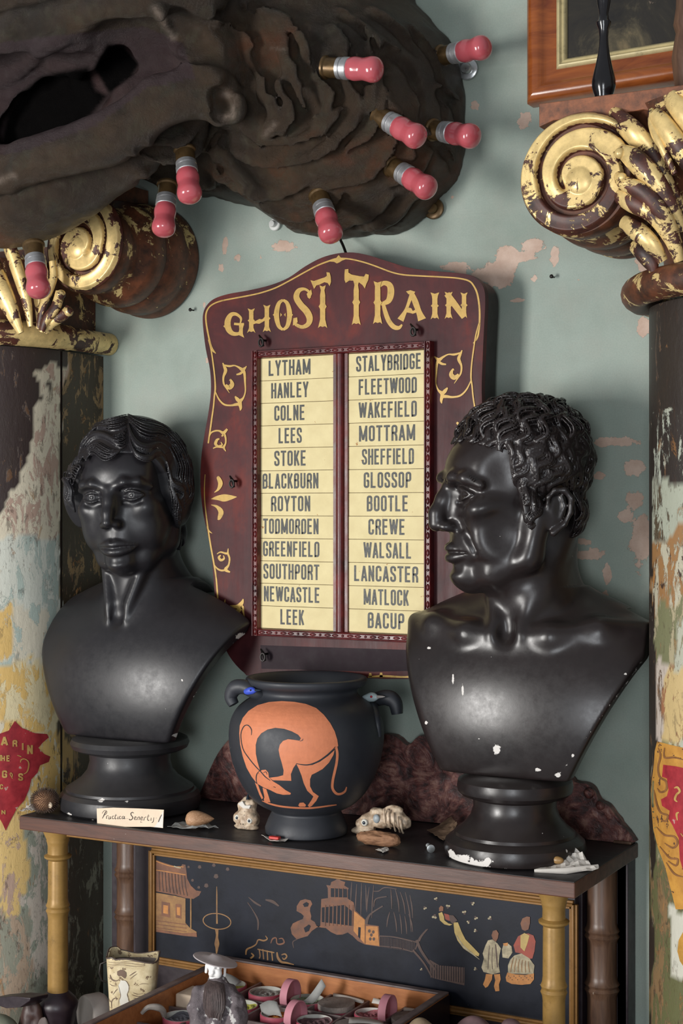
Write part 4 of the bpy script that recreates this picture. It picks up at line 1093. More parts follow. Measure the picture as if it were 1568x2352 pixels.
# pavilion at the left
paint(M_CH_RUST, 1, 'p', [(90, 220), (150, 245), (280, 285), (360, 310), (385, 270), (420, 275), (430, 340), (440, 430), (480, 510), (540, 565), (598, 575), (575, 620), (510, 660), (420, 650), (300, 615), (90, 575)], A6)
for i in range(9):
    x = 120 + i * 36; paint(M_CH_DIM, 3, 'l', [(x, 350 + i * 6, 7), (x + 4 + i, 480 + i * 6, 7), (x + 10 + 3 * i, 570 + i * 7, 7)], A6)
paint(M_CH_ORG, 2, 'l', [(90, 335, 10), (250, 360, 10), (425, 390, 10)], A6); paint(M_CH_ORG, 2, 'l', [(90, 235, 10), (250, 290, 12), (400, 300, 10)], A6)
paint(M_CH_PALE, 3, 'l', [(290, 292, 14), (330, 305, 16), (370, 312, 12)], A6)
paint(M_CH_GOLD, 1, 'p', [(90, 590), (300, 625), (420, 655), (420, 930), (470, 985), (545, 1030), (550, 1088), (400, 1075), (90, 1030)], A6)
for q in ([(150, 690), (245, 705), (245, 870), (150, 850)], [(310, 715), (375, 725), (375, 885), (310, 870)]):
    paint(M_CH_RUST, 2, 'p', q, A6); c = np.mean(q, 0); paint(M_CH_ORG, 3, 'p', [tuple(c + (np.array(p) - c) * .58) for p in q], A6)
for v in (905, 945, 985): paint(M_CH_RUST, 3, 'l', [(90, v, 8), (430, v + 45, 8)], A6)
paint(M_CH_RUST, 2, 'p', [(90, 1000), (400, 1045), (545, 1040), (550, 1088), (400, 1076), (90, 1030)], A6)
paint(M_CH_GOLD, 2, 'l', [(480, 650, 14), (480, 990, 14)], A6)
motif('painted_blossoms')
for (u, v, r) in ((765, 405, 26), (655, 510, 24), (580, 300, 20), (740, 280, 20), (500, 450, 16), (570, 530, 16), (895, 325, 20), (455, 300, 14)):
    paint(M_CH_DIM, 1, 'p', [(u + r * math.cos(a) * (1 + .25 * math.sin(5 * a)), v + r * math.sin(a)) for a in np.linspace(0, 6.0, 12)], A6)
motif('painted_lamp')
# lamp with ring
paint(M_CH_GOLD, 1, 'l', [(772, 520, 5), (773, 620, 12), (773, 780, 14), (775, 940, 18)], A6)
paint(M_CH_GOLD, 1, 'l', [(775 + 156 * math.cos(a), 912 + 88 * math.sin(a) + 12 * math.cos(a), 11) for a in np.linspace(0, 6.2832, 24)], A6)
paint(M_CH_GOLD, 1, 'l', [(772, 1000, 40), (776, 1060, 26), (774, 1100, 30), (774, 1165, 54), (774, 1210, 34), (770, 1275, 14)], A6)
motif('painted_scroll_rock')
# scroll rocks
for q in ([(1100, 1290, 14), (1110, 1230, 20), (1170, 1200, 16), (1215, 1170, 14), (1240, 1120, 16), (1300, 1130, 18), (1340, 1110, 14), (1320, 1075, 8)], [(1380, 1160, 8), (1400, 1110, 16), (1440, 1100, 14), (1450, 1160, 14), (1490, 1170, 18), (1530, 1150, 18), (1510, 1105, 14), (1470, 1110, 8)],
          [(1450, 1260, 14), (1460, 1320, 26), (1500, 1370, 26), (1560, 1380, 20), (1640, 1400, 10)], [(1500, 1290, 12), (1540, 1280, 16), (1560, 1310, 16), (1530, 1340, 16), (1510, 1320, 8)],
          [(1250, 1230, 12), (1260, 1300, 14), (1250, 1330, 14)], [(1290, 1225, 10), (1300, 1340, 14)], [(1340, 1240, 10), (1345, 1350, 14)], [(1390, 1250, 10), (1400, 1355, 14)], [(1230, 1225, 12), (1320, 1245, 14), (1420, 1265, 12)], [(1150, 1330, 20), (1185, 1300, 20), (1160, 1270, 12)]):
    paint(M_CH_GOLD if q[0][1] > 1200 else M_CH_RUST, 1, 'l', q, A6)
motif('painted_cloud')
# pale smudges of bloom
for q in ([(1120, 700, 8), (1180, 790, 10), (1235, 900, 20), (1235, 1010, 12)], [(1130, 640, 6), (1200, 700, 22), (1270, 740, 16)], [(1320, 670, 14), (1400, 690, 34), (1470, 740, 16)]): paint(M_CH_DIM, 1, 'l', q, A6)
motif('painted_temple')
# gourd rock, temple, gate
paint(M_CH_RUST, 1, 'p', [(180, 775), (130, 720), (118, 660), (140, 615), (190, 590), (240, 570), (250, 540), (225, 515), (178, 490), (180, 440), (215, 385), (265, 370), (320, 385), (335, 420), (315, 455), (312, 490), (325, 540), (320, 575), (360, 600), (378, 640), (420, 655), (470, 660), (520, 700), (580, 728), (640, 725), (690, 705), (740, 740), (790, 790), (860, 825), (1015, 848), (1000, 640), (870, 622), (865, 575), (760, 480), (750, 405), (690, 365), (690, 280), (700, 262), (655, 235), (665, 200), (620, 185), (595, 160), (560, 185), (525, 200), (515, 235), (475, 230), (490, 262), (492, 360), (425, 370), (415, 640), (380, 655), (330, 690), (290, 740), (220, 760)], A7)
for q in ([(520, 262), (680, 270), (682, 355), (520, 350)], [(430, 455), (655, 430), (740, 500), (735, 640), (430, 600)]): paint(M_LACQ, 2, 'p', q, A7)
for u in (560, 598, 640): paint(M_CH_RUST, 3, 'l', [(u, 260, 7), (u, 355, 7)], A7)
for u in range(465, 740, 39): paint(M_CH_RUST, 3, 'l', [(u, 430, 9), (u - 4, 640, 9)], A7)
paint(M_CH_ORG, 2, 'p', [(755, 490), (860, 578), (860, 820), (748, 690)], A7); paint(M_CH_ORG, 2, 'p', [(872, 640), (990, 645), (1005, 840), (868, 822)], A7)
paint(M_LACQ, 3, 'p', [(795, 650), (820, 655), (815, 770), (792, 745)], A7)
for (u, v) in ((905, 690), (925, 730), (945, 700), (915, 770), (950, 770)): paint(M_CH_DIM, 3, 'p', [(u + 14 * math.cos(a), v + 18 * math.sin(a)) for a in np.linspace(0, 5.5, 7)], A7)
paint(M_LACQ, 2, 'p', [(250, 660), (300, 625), (318, 640), (300, 690), (265, 705)], A7); paint(M_LACQ, 2, 'p', [(240, 420), (275, 400), (300, 415), (290, 445), (255, 450)], A7)
paint(M_CH_DIM, 1, 'l', [(180, 775, 6), (140, 800, 10), (150, 860, 6)], A7)
motif('painted_willow')
# willow and fence
for (u0, v0, v1, du) in ((730, 200, 400, -10), (780, 220, 520, -14), (830, 210, 540, -10), (870, 230, 480, 5), (1120, 270, 470, 10), (1165, 270, 500, 40), (1215, 300, 520, 50), (1265, 300, 700, 60), (1310, 330, 560, 30), (1110, 500, 650, -30), (1150, 500, 700, 30), (1210, 520, 720, 20), (1260, 540, 720, 20), (1300, 520, 700, 40), (950, 230, 560, -20), (905, 250, 500, -25)):
    paint(M_CH_DIM, 1, 'l', [(u0, v0, 5), (u0 + du * .7, (v0 + v1) / 2, 12), (u0 + du, v1, 5)], A7)
for q in ([(870, 620, 40), (890, 560, 26), (930, 510, 16), (1040, 440, 12)], [(940, 290, 8), (1000, 290, 10), (1060, 255, 10), (1180, 270, 6)], [(950, 450, 8), (970, 370, 12), (1080, 345, 8)]): paint(M_CH_DIM, 2, 'l', q, A7)
motif('painted_fence')
paint(M_CH_DIM, 1, 'l', [(1000, 740, 10), (1150, 750, 12), (1330, 790, 12), (1400, 810, 12)], A7); paint(M_CH_DIM, 1, 'l', [(1010, 840, 8), (1200, 860, 10), (1340, 900, 10)], A7)
for i in range(24): paint(M_CH_DIM, 1, 'l', [(1010 + i * 15, 745 + i * 2.2, 5), (1010 + i * 15, 850 + i * 2.2, 5)], A7)
for q in ([(1380, 780, 30), (1420, 880, 26), (1500, 1000, 24), (1568, 1080, 20)], [(1340, 880, 20), (1450, 1010, 18), (1530, 1150, 14)], [(1400, 790, 26), (1430, 740, 14), (1490, 670, 8)]): paint(M_CH_DIM, 2, 'l', q, A7)
paint(M_CH_DIM, 1, 'p', [(200, 800), (300, 860), (550, 880), (550, 1060), (330, 1010), (210, 980)], A8)
for i in range(14): paint(M_LACQ, 2, 'l', [(225 + i * 24, 850 + i * 2, 5), (225 + i * 24, 985 + i * 4, 5)], A8)
paint(M_CH_DIM, 1, 'l', [(60, 700, 12), (100, 590, 16), (170, 500, 8)], A8)
motif('painted_bird')
# bird with long tail
paint(M_CH_YEL, 2, 'p', [(290, 340), (325, 325), (345, 370), (350, 410), (390, 440), (430, 450), (400, 462), (350, 450), (305, 410)], A8)
paint(M_CH_RED, 3, 'p', [(345, 340), (390, 350), (420, 385), (400, 415), (360, 400)], A8); paint(M_CH_DIM, 3, 'p', [(395, 355), (440, 360), (480, 410), (430, 445), (405, 415)], A8)
paint(M_CH_RUST, 3, 'p', [(300, 320), (295, 285), (315, 262), (340, 275), (338, 315)], A8)
paint(M_CH_YEL, 2, 'p', [(440, 430), (485, 430), (520, 520), (560, 600), (620, 660), (700, 745), (690, 770), (620, 745), (540, 690), (480, 610), (450, 530)], A8)
paint(M_CH_PALE, 3, 'l', [(470, 560, 6), (540, 670, 18), (620, 735, 14), (700, 800, 4)], A8)
motif('painted_blossoms')
for (u, v, r) in ((265, 195, 20), (155, 285, 20), (385, 270, 24), (250, 372, 28), (548, 330, 24), (632, 240, 22), (664, 385, 22), (590, 425, 20), (805, 388, 24), (660, 512, 20), (660, 895, 20), (120, 900, 16)):
    for k in range(3):
        a = k * 2.1 + u; c = (u + r * .5 * math.cos(a), v + r * .5 * math.sin(a))
        paint(M_CH_PALE if k else M_CH_DIM, 1 + k, 'p', [(c[0] + r * .5 * math.cos(b), c[1] + r * .45 * math.sin(b)) for b in np.linspace(0, 5.4, 7)], A8)
motif('painted_boy')
# boy and seated lady
paint(M_CH_PALE, 2, 'p', [(785, 610), (830, 600), (880, 640), (915, 690), (900, 760), (890, 850), (905, 930), (830, 950), (740, 925), (720, 880), (745, 790), (732, 740), (760, 660)], A8)
paint(M_CH_RUST, 3, 'p', [(820, 560), (835, 515), (870, 505), (892, 540), (885, 585), (865, 625), (835, 600)], A8)
paint(M_CH_ORG, 2, 'p', [(765, 945), (830, 950), (825, 1000), (785, 1070), (760, 1085), (735, 1050), (755, 1000)], A8); paint(M_CH_ORG, 2, 'p', [(845, 950), (905, 945), (912, 1000), (895, 1050), (900, 1115), (860, 1120), (845, 1070), (858, 1010)], A8)
for q in ([(860, 650, 8), (870, 760, 12), (880, 880, 8)], [(800, 660, 5), (790, 780, 7), (785, 900, 5)], [(830, 680, 5), (825, 800, 6), (830, 900, 5)]): paint(M_CH_DIM, 3, 'l', q, A8)
paint(M_CH_PALE, 2, 'p', [(925, 700), (940, 650), (985, 640), (1020, 670), (1030, 730), (990, 790), (930, 780)], A8)
paint(M_CH_ORG, 3, 'p', [(935, 640), (985, 632), (980, 665), (945, 665)], A8)
motif('painted_lady')
paint(M_CH_RED, 2, 'p', [(1040, 660), (1085, 570), (1130, 545), (1190, 540), (1240, 560), (1262, 620), (1250, 720), (1230, 790), (1170, 800), (1120, 740), (1060, 730)], A8)
paint(M_CH_YEL, 3, 'p', [(1110, 560), (1150, 535), (1200, 560), (1180, 640), (1150, 720), (1110, 680)], A8)
paint(M_CH_RUST, 3, 'p', [(1125, 500), (1110, 440), (1130, 390), (1175, 370), (1205, 375), (1205, 440), (1190, 500), (1155, 515)], A8)
paint(M_CH_PALE, 2, 'p', [(1050, 760), (1120, 740), (1200, 790), (1250, 860), (1240, 950), (985, 940), (985, 860), (1010, 800)], A8)
paint(M_CH_ORG, 3, 'p', [(980, 930), (1060, 950), (1160, 955), (1245, 940), (1245, 1000), (1210, 1045), (1120, 1055), (1020, 1045), (970, 1020), (962, 980)], A8)
for i in range(14): paint(M_CH_DIM, 4, 'p', [(990 + i * 18 + 5 * math.cos(a), 985 + 18 * ((i * 7) % 3 - 1) + 5 * math.sin(a)) for a in np.linspace(0, 5, 6)], A8)
for i in range(6): paint(M_CH_GOLD, 4, 'l', [(1040 + i * 30, 780 + i * 8, 5), (1020 + i * 34, 860, 8), (1010 + i * 38, 930, 5)], A8)
for nm, mb, ms in MOT['all']:
    if mb.f: tag(mb.build(nm, ms, cab, smooth=0, fixn=False), kind='stuff')
# ------------------------------------------------------------------ the two plaster busts
class Head:
    """head modelled in units of about half a millimetre: x across, f forward, z up"""
    def __init__(s, vox, c, s_, yaw, pitch=0.0, roll=0.0):
        s.v = vox; s.s = s_
        s.R3 = Matrix.Rotation(yaw, 3, 'Z') @ Matrix.Rotation(roll, 3, 'Y') @ Matrix.Rotation(pitch, 3, 'X')
        s.R = np.array(s.R3); s.c = np.array(c, float)
    def P(s, p): return s.c + s.R @ (np.array([p[0], -p[1], p[2]], float) * s.s)
    def E(s, c, r, k=12, op='add', two=False, tilt=None):
        for sg in ((1, -1) if two else (1,)):
            Rm = s.R if tilt is None else s.R @ np.array(Matrix.Rotation(tilt * sg if two else tilt, 3, 'X'))
            s.v.ell(s.P((c[0] * sg, c[1], c[2])), np.array(r, float) * s.s if hasattr(r, '__len__') else [r * s.s] * 3, k * s.s, op, Rm)
    def C(s, pts, r, k=8, op='add', two=False):
        for sg in ((1, -1) if two else (1,)):
            s.v.path([s.P((p[0] * sg, p[1], p[2])) for p in pts], [x * s.s for x in (r if hasattr(r, '__len__') else [r] * len(pts))], k * s.s, op)
def face(h, q):
    zm = q.get('zm', -138); hollow = q.get('hollow', 0)
    h.E((0, -30, 72), (145, 150, 132), 10)
    h.E((0, 52, 45), (124, 104, 98), 30)
    h.E((0, 42, -55), (118, 100, 105), 30)
    h.E((0, 78, -128), (72, 68, 66), 30)
    h.E((78, 52, -95), (48, 62, 78), 30, two=True)
    h.E((0, 108, -192), (40, 40, 33), 22)
    h.C([(0, 92, -200), (55, 60, -185), (98, -8, -145)], [30, 30, 32], 22, two=True)
    h.C([(98, -8, -145), (116, -25, -60)], [34, 34], 24, two=True)
    h.E((0, 40, -190), (60, 60, 30), 25)
    cb = q.get('cheek', 1.0); h.E((88, 90, -42), (36 * cb, 42 * cb, 26), 30, two=True)
    if hollow: h.E((128 - 6 * hollow, 66, -104), (22, 40, 44), 45, 'sub', two=True)
    h.E((138, 70, 42), (20, 40, 40), 36, 'sub', two=True)
    # brow and sockets
    h.C([(16, 150, 18), (48, 153, 30), (84, 134, 28), (108, 104, 12)], [x * q.get('br', 1) for x in (9, 11, 10, 7)], 18, two=True)
    h.E((60, 158, -8), (34, 34, 21), 16, 'sub', two=True)
    h.E((32, 162, -14), (9, 14, 15), 10, 'sub', two=True)
    h.E((0, 128, -30), (26, 42, 52), 16)
    h.E((60, 108, -9), 29, 5, two=True)
    for sg, dz, r in ((1, 15, 3.4), (-1, -12, 3.0)):
        pts = []
        for t in np.linspace(-1, 1, 9):
            x = 60 + 31 * t; z = -9 + dz * (1 - abs(t) ** 2.2); R_ = 32.5
            f = 108 + math.sqrt(max(R_ ** 2 - (31 * t) ** 2 * .75 - (z + 9) ** 2, 20)) - 5 * abs(t) ** 3 * 1.5
            pts.append((x, f, z))
        h.C(pts, r, 3, two=True)
    h.C([(28, 138, 8), (60, 146, 14), (92, 126, 4)], [2.5, 2.5, 2.5], 5, 'sub', two=True)
    h.C([(34, 134, -28), (60, 138, -34), (84, 124, -28)], [3, 3, 2], 10, 'sub', two=True)
    # nose
    N = q['nose']; h.C([(0, f, z) for f, z, r in N], [r for f, z, r in N], 14)
    nf = N[-1][0]
    h.E((q.get('al', 22), nf - 22, N[-1][1] - 8), (12, 19, 11.5), 14, two=True); h.E((13, nf - 8, N[-1][1] - 23), (6, 9, 6), 4, 'sub', two=True)
    if q.get('alar', 1): h.C([(38, nf - 40, N[-1][1] + 8), (39, nf - 48, N[-1][1] - 14)], 2.4, 12, 'sub', two=True)
    # mouth
    cm = lambda P: [tuple(x) for x in catmull(P, 3)]; cr_ = lambda R_, n: list(np.interp(np.linspace(0, 1, (n - 1) * 3 + 1), np.linspace(0, 1, n), R_))
    w_ = q.get('mw', 50); mf = q.get('mf', 150)
    h.C(cm([(-w_, mf - 31, zm), (-w_ * .5, mf - 9, zm + 7), (-8, mf, zm + 10), (0, mf - .5, zm + 8), (8, mf, zm + 10), (w_ * .5, mf - 9, zm + 7), (w_, mf - 31, zm)]), cr_([2, 5.5, 7.5, 7, 7.5, 5.5, 2], 7), 10)
    h.C(cm([(-w_ * .85, mf - 26, zm - 6), (-w_ * .4, mf - 7, zm - 12), (0, mf - 1, zm - 14), (w_ * .4, mf - 7, zm - 12), (w_ * .85, mf - 26, zm - 6)]), cr_([3, 8, 9.5, 8, 3], 5), 10)
    h.C(cm([(-w_ - 3, mf - 28, zm - 1), (-w_ * .5, mf + .5, zm), (0, mf + 9, zm - 2), (w_ * .5, mf + .5, zm), (w_ + 3, mf - 28, zm - 1)]), 2.2, 4, 'sub')
    h.C([(0, mf + 7, N[-1][1] - 30), (0, mf + 7, zm + 20)], 3.5, 9, 'sub')
    h.C([(-30, mf - 6, zm - 36), (0, mf + 8, zm - 38), (30, mf - 6, zm - 36)], 6, 16, 'sub')
    fo = q.get('fold', 4)
    if fo: h.C([(42, nf - 42, N[-1][1] + 2), (64, nf - 58, N[-1][1] - 30), (w_ + 22, mf - 42, zm + 4)], [fo, fo, fo * .6], 20, 'sub', two=True)
def ear(h, dx=0):
    K = lambda p: (p[0] + dx, -62 + (p[1] + 76) * .84, -46 + (p[2] + 44) * .86)
    h.E(K((142, -72, -42)), (13, 26, 44), 8, two=True, tilt=-0.25)
    h.C([K(p) for p in ((148, -50, -36), (154, -50, -8), (159, -66, 10), (163, -92, 10), (164, -110, -12), (160, -108, -48), (154, -94, -78), (148, -66, -100))], [4, 5, 5.5, 6.5, 7, 6, 6, 9], 5, two=True)
    h.E(K((163, -80, -38)), (10, 14, 22), 6, 'sub', two=True)
    h.C([K(p) for p in ((154, -86, -4), (153, -95, -30), (150, -84, -62))], 5, 5, two=True)
def rho(h_dirs, ells, c0, off):
    """distance from c0 to the outside of a union of ellipsoids, head units"""
    best = np.zeros(len(h_dirs))
    for c, r in ells:
        r = np.array(r, float) + off; o = (np.array(c0, float) - np.array(c, float)) / r; d = h_dirs / r
        A = (d * d).sum(1); B = (d * o).sum(1); Cc = (o * o).sum() - 1; D = B * B - A * Cc
        t = np.where(D > 0, (-B + np.sqrt(np.maximum(D, 0))) / A, 0); best = np.maximum(best, t)
    return best
def torso(v, q):
    """bust cut: chest shell, collar bones, neck; local metres, front is -y"""
    yb = q.get('yb', .055)
    v.ell((0, yb, .190), (.262, .125, q.get('rz', .165)), 0)
    n0 = q['n0']; n1 = q['n1']; r = q.get('nr', .056)
    v.cap(n0, n1, r + .002, r - .002, .032)
    for sg in (1, -1):
        v.cap((sg * .025, yb + .01, n0[2] + .030), (sg * .150, yb + .01, .285), .024, .016, .045)
        v.path([(sg * .013, yb - .094, .300), (sg * .06, yb - .092, .304), (sg * .12, yb - .066, .312), (sg * .17, yb - .03, .31)], [q.get('cl', .006)] * 4, .030) if q.get('cl', .006) > .001 else None
    for a, b, ra, rb in q['scm']: v.cap(a, b, ra, rb, .012)
    v.ell((0, yb - .105, .306), (.012, .016, .014), .016, 'sub')
    v.ell((0, yb + .016, .185), (.246, .118, .150), .01, 'sub')          # the back is hollow
    v.cap((0, yb - .045, .09), (0, yb - .01, .30), .052, .055, .02)
    v.plane((0, q['bk'], 0), (0, 1, 0), .004, hi=(9, 9, .325))
    xs, xb = q.get('xs', .188), q.get('xb', .094)
    for sg in (1, -1):
        a = np.array([sg * (xs - (0.012 if sg < 0 else 0)), 0, .298]); b = np.array([sg * (xb if sg > 0 else q.get('xl', xb)), 0, .114]); d = a - b
        n = np.array([d[2], 0, -d[0]]) * sg
        v.plane(b, n, .006 if sg > 0 else .02)
    v.plane((0, 0, q.get('zb', .114)), (q.get('tx', 0), 0, -1), .004)
def clear_of(v, t, cx):
    """the plaster stops short of the column and of the board behind it"""
    ox, oy = t.location.x, t.location.y; oz = t.location.z
    def fn(X, Y, Z):
        x = X + ox - cx; y = Y + oy - YC
        a = np.sqrt(x * x + y * y) - (RC + .006); b = np.maximum(np.abs(x) - (RC + .006), -y)
        c = np.minimum(a, b) + 0 * Z
        xb_, yb_, zb_ = X + ox + 1.07, Y + oy + .04, Z + oz - 1.60
        d = np.maximum(np.maximum(np.abs(xb_) - .285, np.abs(yb_) - .049), np.abs(zb_) - .36)
        return np.minimum(c, d).astype(np.float32)
    v.apply(fn, v.lo, v.lo + v.h * v.n, .002, 'sub')
def finish_bust(o, blobs, edges):
    V = vworld(o); px, py = proj(V); ch = np.full(len(V), -0.45)
    for (a, b, rx, ry) in blobs:
        d = np.hypot((px - a) / rx, (py - b) / ry); ch = np.maximum(ch, 1.15 - 0.6 * d)
    for (pts, w_, s_) in edges:
        d = segdist(px, py, pts); ch = np.maximum(ch, s_ * np.exp(-(d / w_) ** 2) - 0.1)
    attr_f(o, 'chip', ch)
def socle(t, prof, blobs, mat):
    Wm = wmat(t)
    mb = MB().lathe(prof, Wm, 96); o = mb.build('socle', mat, t, smooth=30)
    finish_bust(o, blobs, [])
    return o

# ---- left bust: young man, parted wavy hair ----
K1 = .000686
bustL = thing('plaster_bust', 'black plaster bust of a young man with parted wavy hair, facing forward', 'bust', (-1.442, -.135, ZS), 0)
vt = Vox((-.205, -.115, .108), (.215, .135, .70), .00175)
torso(vt, dict(n0=(0.002, .035, .325), n1=(.002, .03, .44), nr=.0575, xs=.197, xb=.099, cl=0, xl=.106, bk=.050, yb=.062,
               scm=[((.058, .004, .455), (.012, -.036, .300), .0100, .0060), ((-.056, .004, .455), (-.012, -.036, .300), .0100, .0060)]))
S1_ = .000548
hL = Head(vt, (.000, .000, .5000), S1_, math.radians(13), math.radians(4), math.radians(-3.0))
face(hL, dict(zm=-150, mw=56, mf=148, hollow=0, fold=0, cheek=.86, alar=0, al=19, br=.72, nose=[(150, 10, 9), (158, -20, 11), (171, -52, 13), (178, -78, 15)]))
hL.C([(0, 20, -150), (0, -20, -215)], [70, 75], 25)
clear_of(vt, bustL, LCX)
bodyL = vt.build('figure', M_BUST, bustL); del vt
finish_bust(bodyL, [(553, 1462, 13, 9), (543, 1482, 9, 9), (418, 1562, 3.5, 3.5), (404, 1689, 8, 5), (453, 1592, 4, 3), (120, 1640, 3, 3), (447, 1600, 4, 2.5), (495, 1560, 3, 3)],
            [([(578, 1440), (405, 1690)], 5, .55), ([(165, 1682), (400, 1692)], 4, .35)])
for sg in (1, -1):                                       # carved irises
    mb = MB(); c = hL.P((60 * sg, 137.5, -8)); ax = hL.R @ np.array([0, -1.0, 0])
    u_ = hL.R @ np.array([1.0, 0, 0]); w_ = hL.R @ np.array([0, 0, 1.0])
    for rr in (11, 4): mb.tube([c + (u_ * math.cos(a) + w_ * math.sin(a)) * rr * S1_ - ax * (rr ** 2 / 58) * S1_ for a in np.linspace(0, 6.2832, 20)], 1.4 * S1_, 6, caps=False)
    mb.v = [tuple(np.array(p)) for p in mb.v]
    mb.build('carved_iris', M_BUST, bustL, local=True, fixn=False)
# hair
BH = [None]
def hair_cap(v, hh, ells, zline, t0=9, extra=(), k=18, sx=None, bvh=None):
    for c, r in ells: hh.E(c, np.array(r, float) + t0, k)
    for c, r in extra: hh.E(c, r, 22, two=False)
    if bvh:
        Vc, Qc = v.mesh(0); Wm = np.array(wmat(bvh)); Vw = Vc @ Wm[:3, :3].T + Wm[:3, 3]
        BH[0] = BVHTree.FromPolygons([Vector(p) for p in Vw], [tuple(map(int, q)) for q in Qc])
    def clip(X, Y, Z):
        x, y, z = X - hh.c[0], Y - hh.c[1], Z - hh.c[2]
        R_ = hh.R; lx = (R_[0, 0] * x + R_[1, 0] * y + R_[2, 0] * z) / hh.s
        lf = -(R_[0, 1] * x + R_[1, 1] * y + R_[2, 1] * z) / hh.s; lz = (R_[0, 2] * x + R_[1, 2] * y + R_[2, 2] * z) / hh.s
        zl = np.interp(lf, [a for a, b in zline], [b for a, b in zline])
        if sx: zl = zl + sx(lx, lf)
        return ((zl - lz) * hh.s * 0.6).astype(np.float32)
    v.apply(clip, v.lo, v.lo + v.h * v.n, 5 * hh.s, 'int')
EL = [((0, -30, 72), (145, 150, 132)), ((0, 52, 45), (124, 104, 98))]
vh = Vox((-.125, -.12, .36), (.125, .135, .65), .00125)
hh = Head(vh, hL.c, S1_, math.radians(13), math.radians(4), math.radians(-3.0))
hair_cap(vh, hh, EL, [(-200, -180), (-90, -175), (-20, -125), (10, -95), (40, -30), (62, 46), (95, 98), (160, 120)], 13, bvh=bustL,
         extra=[((138, -25, -15), (34, 72, 95)), ((-150, 0, -5), (48, 78, 98)), ((92, -72, -130), (42, 48, 60)), ((-60, -80, -130), (60, 48, 50)), ((0, -95, -60), (110, 70, 90)), ((150, -30, 20), (26, 62, 70))])
Zl = lambda u, v_: (100 + u / 4.126, 920 + v_ / 4.126)
bh = BH[0]
def lay(px, py, dep_c):
    d = ray(px, py); L = np.linalg.norm(d)
    h_, nrm, i, ds = bh.ray_cast(Vector(CAM), Vector(d / L))
    if h_ is None:
        h_, nrm, i, ds = bh.find_nearest(Vector(CAM + d * dep_c))
    return np.array(h_), np.array(nrm)
def family(v, t, g0, g1, n, A, rad=2.3, lift=7, dep=2.4, wig=0):
    a = catmull([A(*p) for p in g0], 4); b = catmull([A(*p) for p in g1], 4)
    Mi = np.array(wmat(t).inverted())
    m = max(len(a), len(b)); rs_ = lambda P, m: [np.array([np.interp(x, np.linspace(0, 1, len(P)), [p[k] for p in P]) for k in (0, 1)]) for x in np.linspace(0, 1, m)]
    a = rs_(a, m); b = rs_(b, m)
    for j in range(n):
        w_ = j / max(n - 1, 1); arch = 1 - (2 * w_ - 1) ** 2; pts = []; rr = []
        for i in range(m):
            p = a[i] * (1 - w_) + b[i] * w_; u = i / (m - 1)
            P_, N_ = lay(p[0], p[1], dep)
            P_ = P_ + N_ * (lift * S1_ * (0.25 + 0.75 * arch) * math.sin(math.pi * min(1, u * 1.1 + .12)) ** .5 + (1.2 * S1_ if j % 2 else 0))
            pts.append(Mi[:3, :3] @ P_ + Mi[:3, 3]); rr.append(rad * S1_ * (0.55 + 0.55 * math.sin(math.pi * (0.1 + 0.8 * u))))
        v.path(pts, rr, 1.1 * S1_)
FAM = [
 ([(790, 132), (720, 150), (620, 180), (500, 225), (400, 275), (325, 350), (275, 440), (235, 520), (200, 545)], [(785, 240), (720, 275), (640, 285), (540, 272), (440, 300), (370, 360), (325, 450), (290, 540), (250, 610)], 9),
 ([(782, 262), (730, 312), (650, 332), (560, 302), (470, 302), (400, 350), (350, 430), (330, 520), (300, 600)], [(780, 430), (740, 450), (690, 430), (620, 380), (540, 350), (470, 372), (412, 432), (380, 505), (340, 590)], 9),
 ([(775, 445), (720, 472), (650, 470), (590, 440), (520, 402), (450, 422), (400, 480), (380, 545)], [(700, 515), (640, 555), (590, 572), (540, 552), (490, 510), (452, 500), (422, 530), (402, 570)], 7),
 ([(800, 132), (870, 160), (950, 180), (1050, 200), (1150, 240), (1230, 300), (1290, 370)], [(803, 200), (860, 270), (920, 330), (1000, 360), (1090, 350), (1180, 380), (1240, 450)], 8),
 ([(803, 215), (840, 310), (890, 385), (970, 415), (1060, 395), (1140, 415), (1200, 480)], [(806, 300), (832, 400), (880, 470), (950, 500), (1010, 490), (1050, 450), (1100, 450), (1150, 500)], 8),
 ([(808, 310), (830, 420), (870, 490), (930, 520), (1000, 515), (1045, 470), (1090, 462), (1140, 510), (1165, 560)], [(815, 400), (842, 480), (882, 545), (950, 578), (1010, 572), (1060, 535), (1110, 525), (1150, 575), (1178, 650)], 7),
 ([(205, 470), (245, 550), (300, 610), (350, 620), (320, 690)], [(180, 560), (200, 640), (255, 690), (290, 760), (275, 800)], 7),
 ([(180, 610), (172, 700), (200, 780), (225, 850), (205, 930), (250, 1000), (285, 1045)], [(270, 700), (262, 780), (292, 850), (282, 920), (292, 1000), (302, 1060)], 7),
 ([(1190, 440), (1240, 540), (1275, 640), (1265, 720), (1310, 800), (1350, 850), (1330, 905)], [(1300, 380), (1370, 510), (1400, 640), (1405, 780), (1420, 890), (1385, 975), (1335, 1020)], 9),
 ([(1155, 560), (1185, 650), (1215, 740), (1290, 770), (1345, 830), (1340, 890)], [(1165, 680), (1195, 790), (1260, 850), (1320, 890), (1290, 955), (1230, 975)], 7),
 ([(1170, 720), (1200, 830), (1215, 930), (1220, 1020), (1240, 1100)], [(1260, 880), (1280, 950), (1300, 1020), (1290, 1090), (1300, 1160)], 6),
 ([(1220, 1000), (1225, 1080), (1245, 1150), (1230, 1230), (1260, 1320), (1200, 1440)], [(1300, 1060), (1300, 1130), (1290, 1210), (1302, 1290), (1300, 1370), (1280, 1450)], 7),
 ([(1150, 330), (1230, 420), (1290, 520), (1330, 640), (1360, 760)], [(1250, 300), (1330, 420), (1380, 540), (1410, 660), (1420, 800)], 7),
]
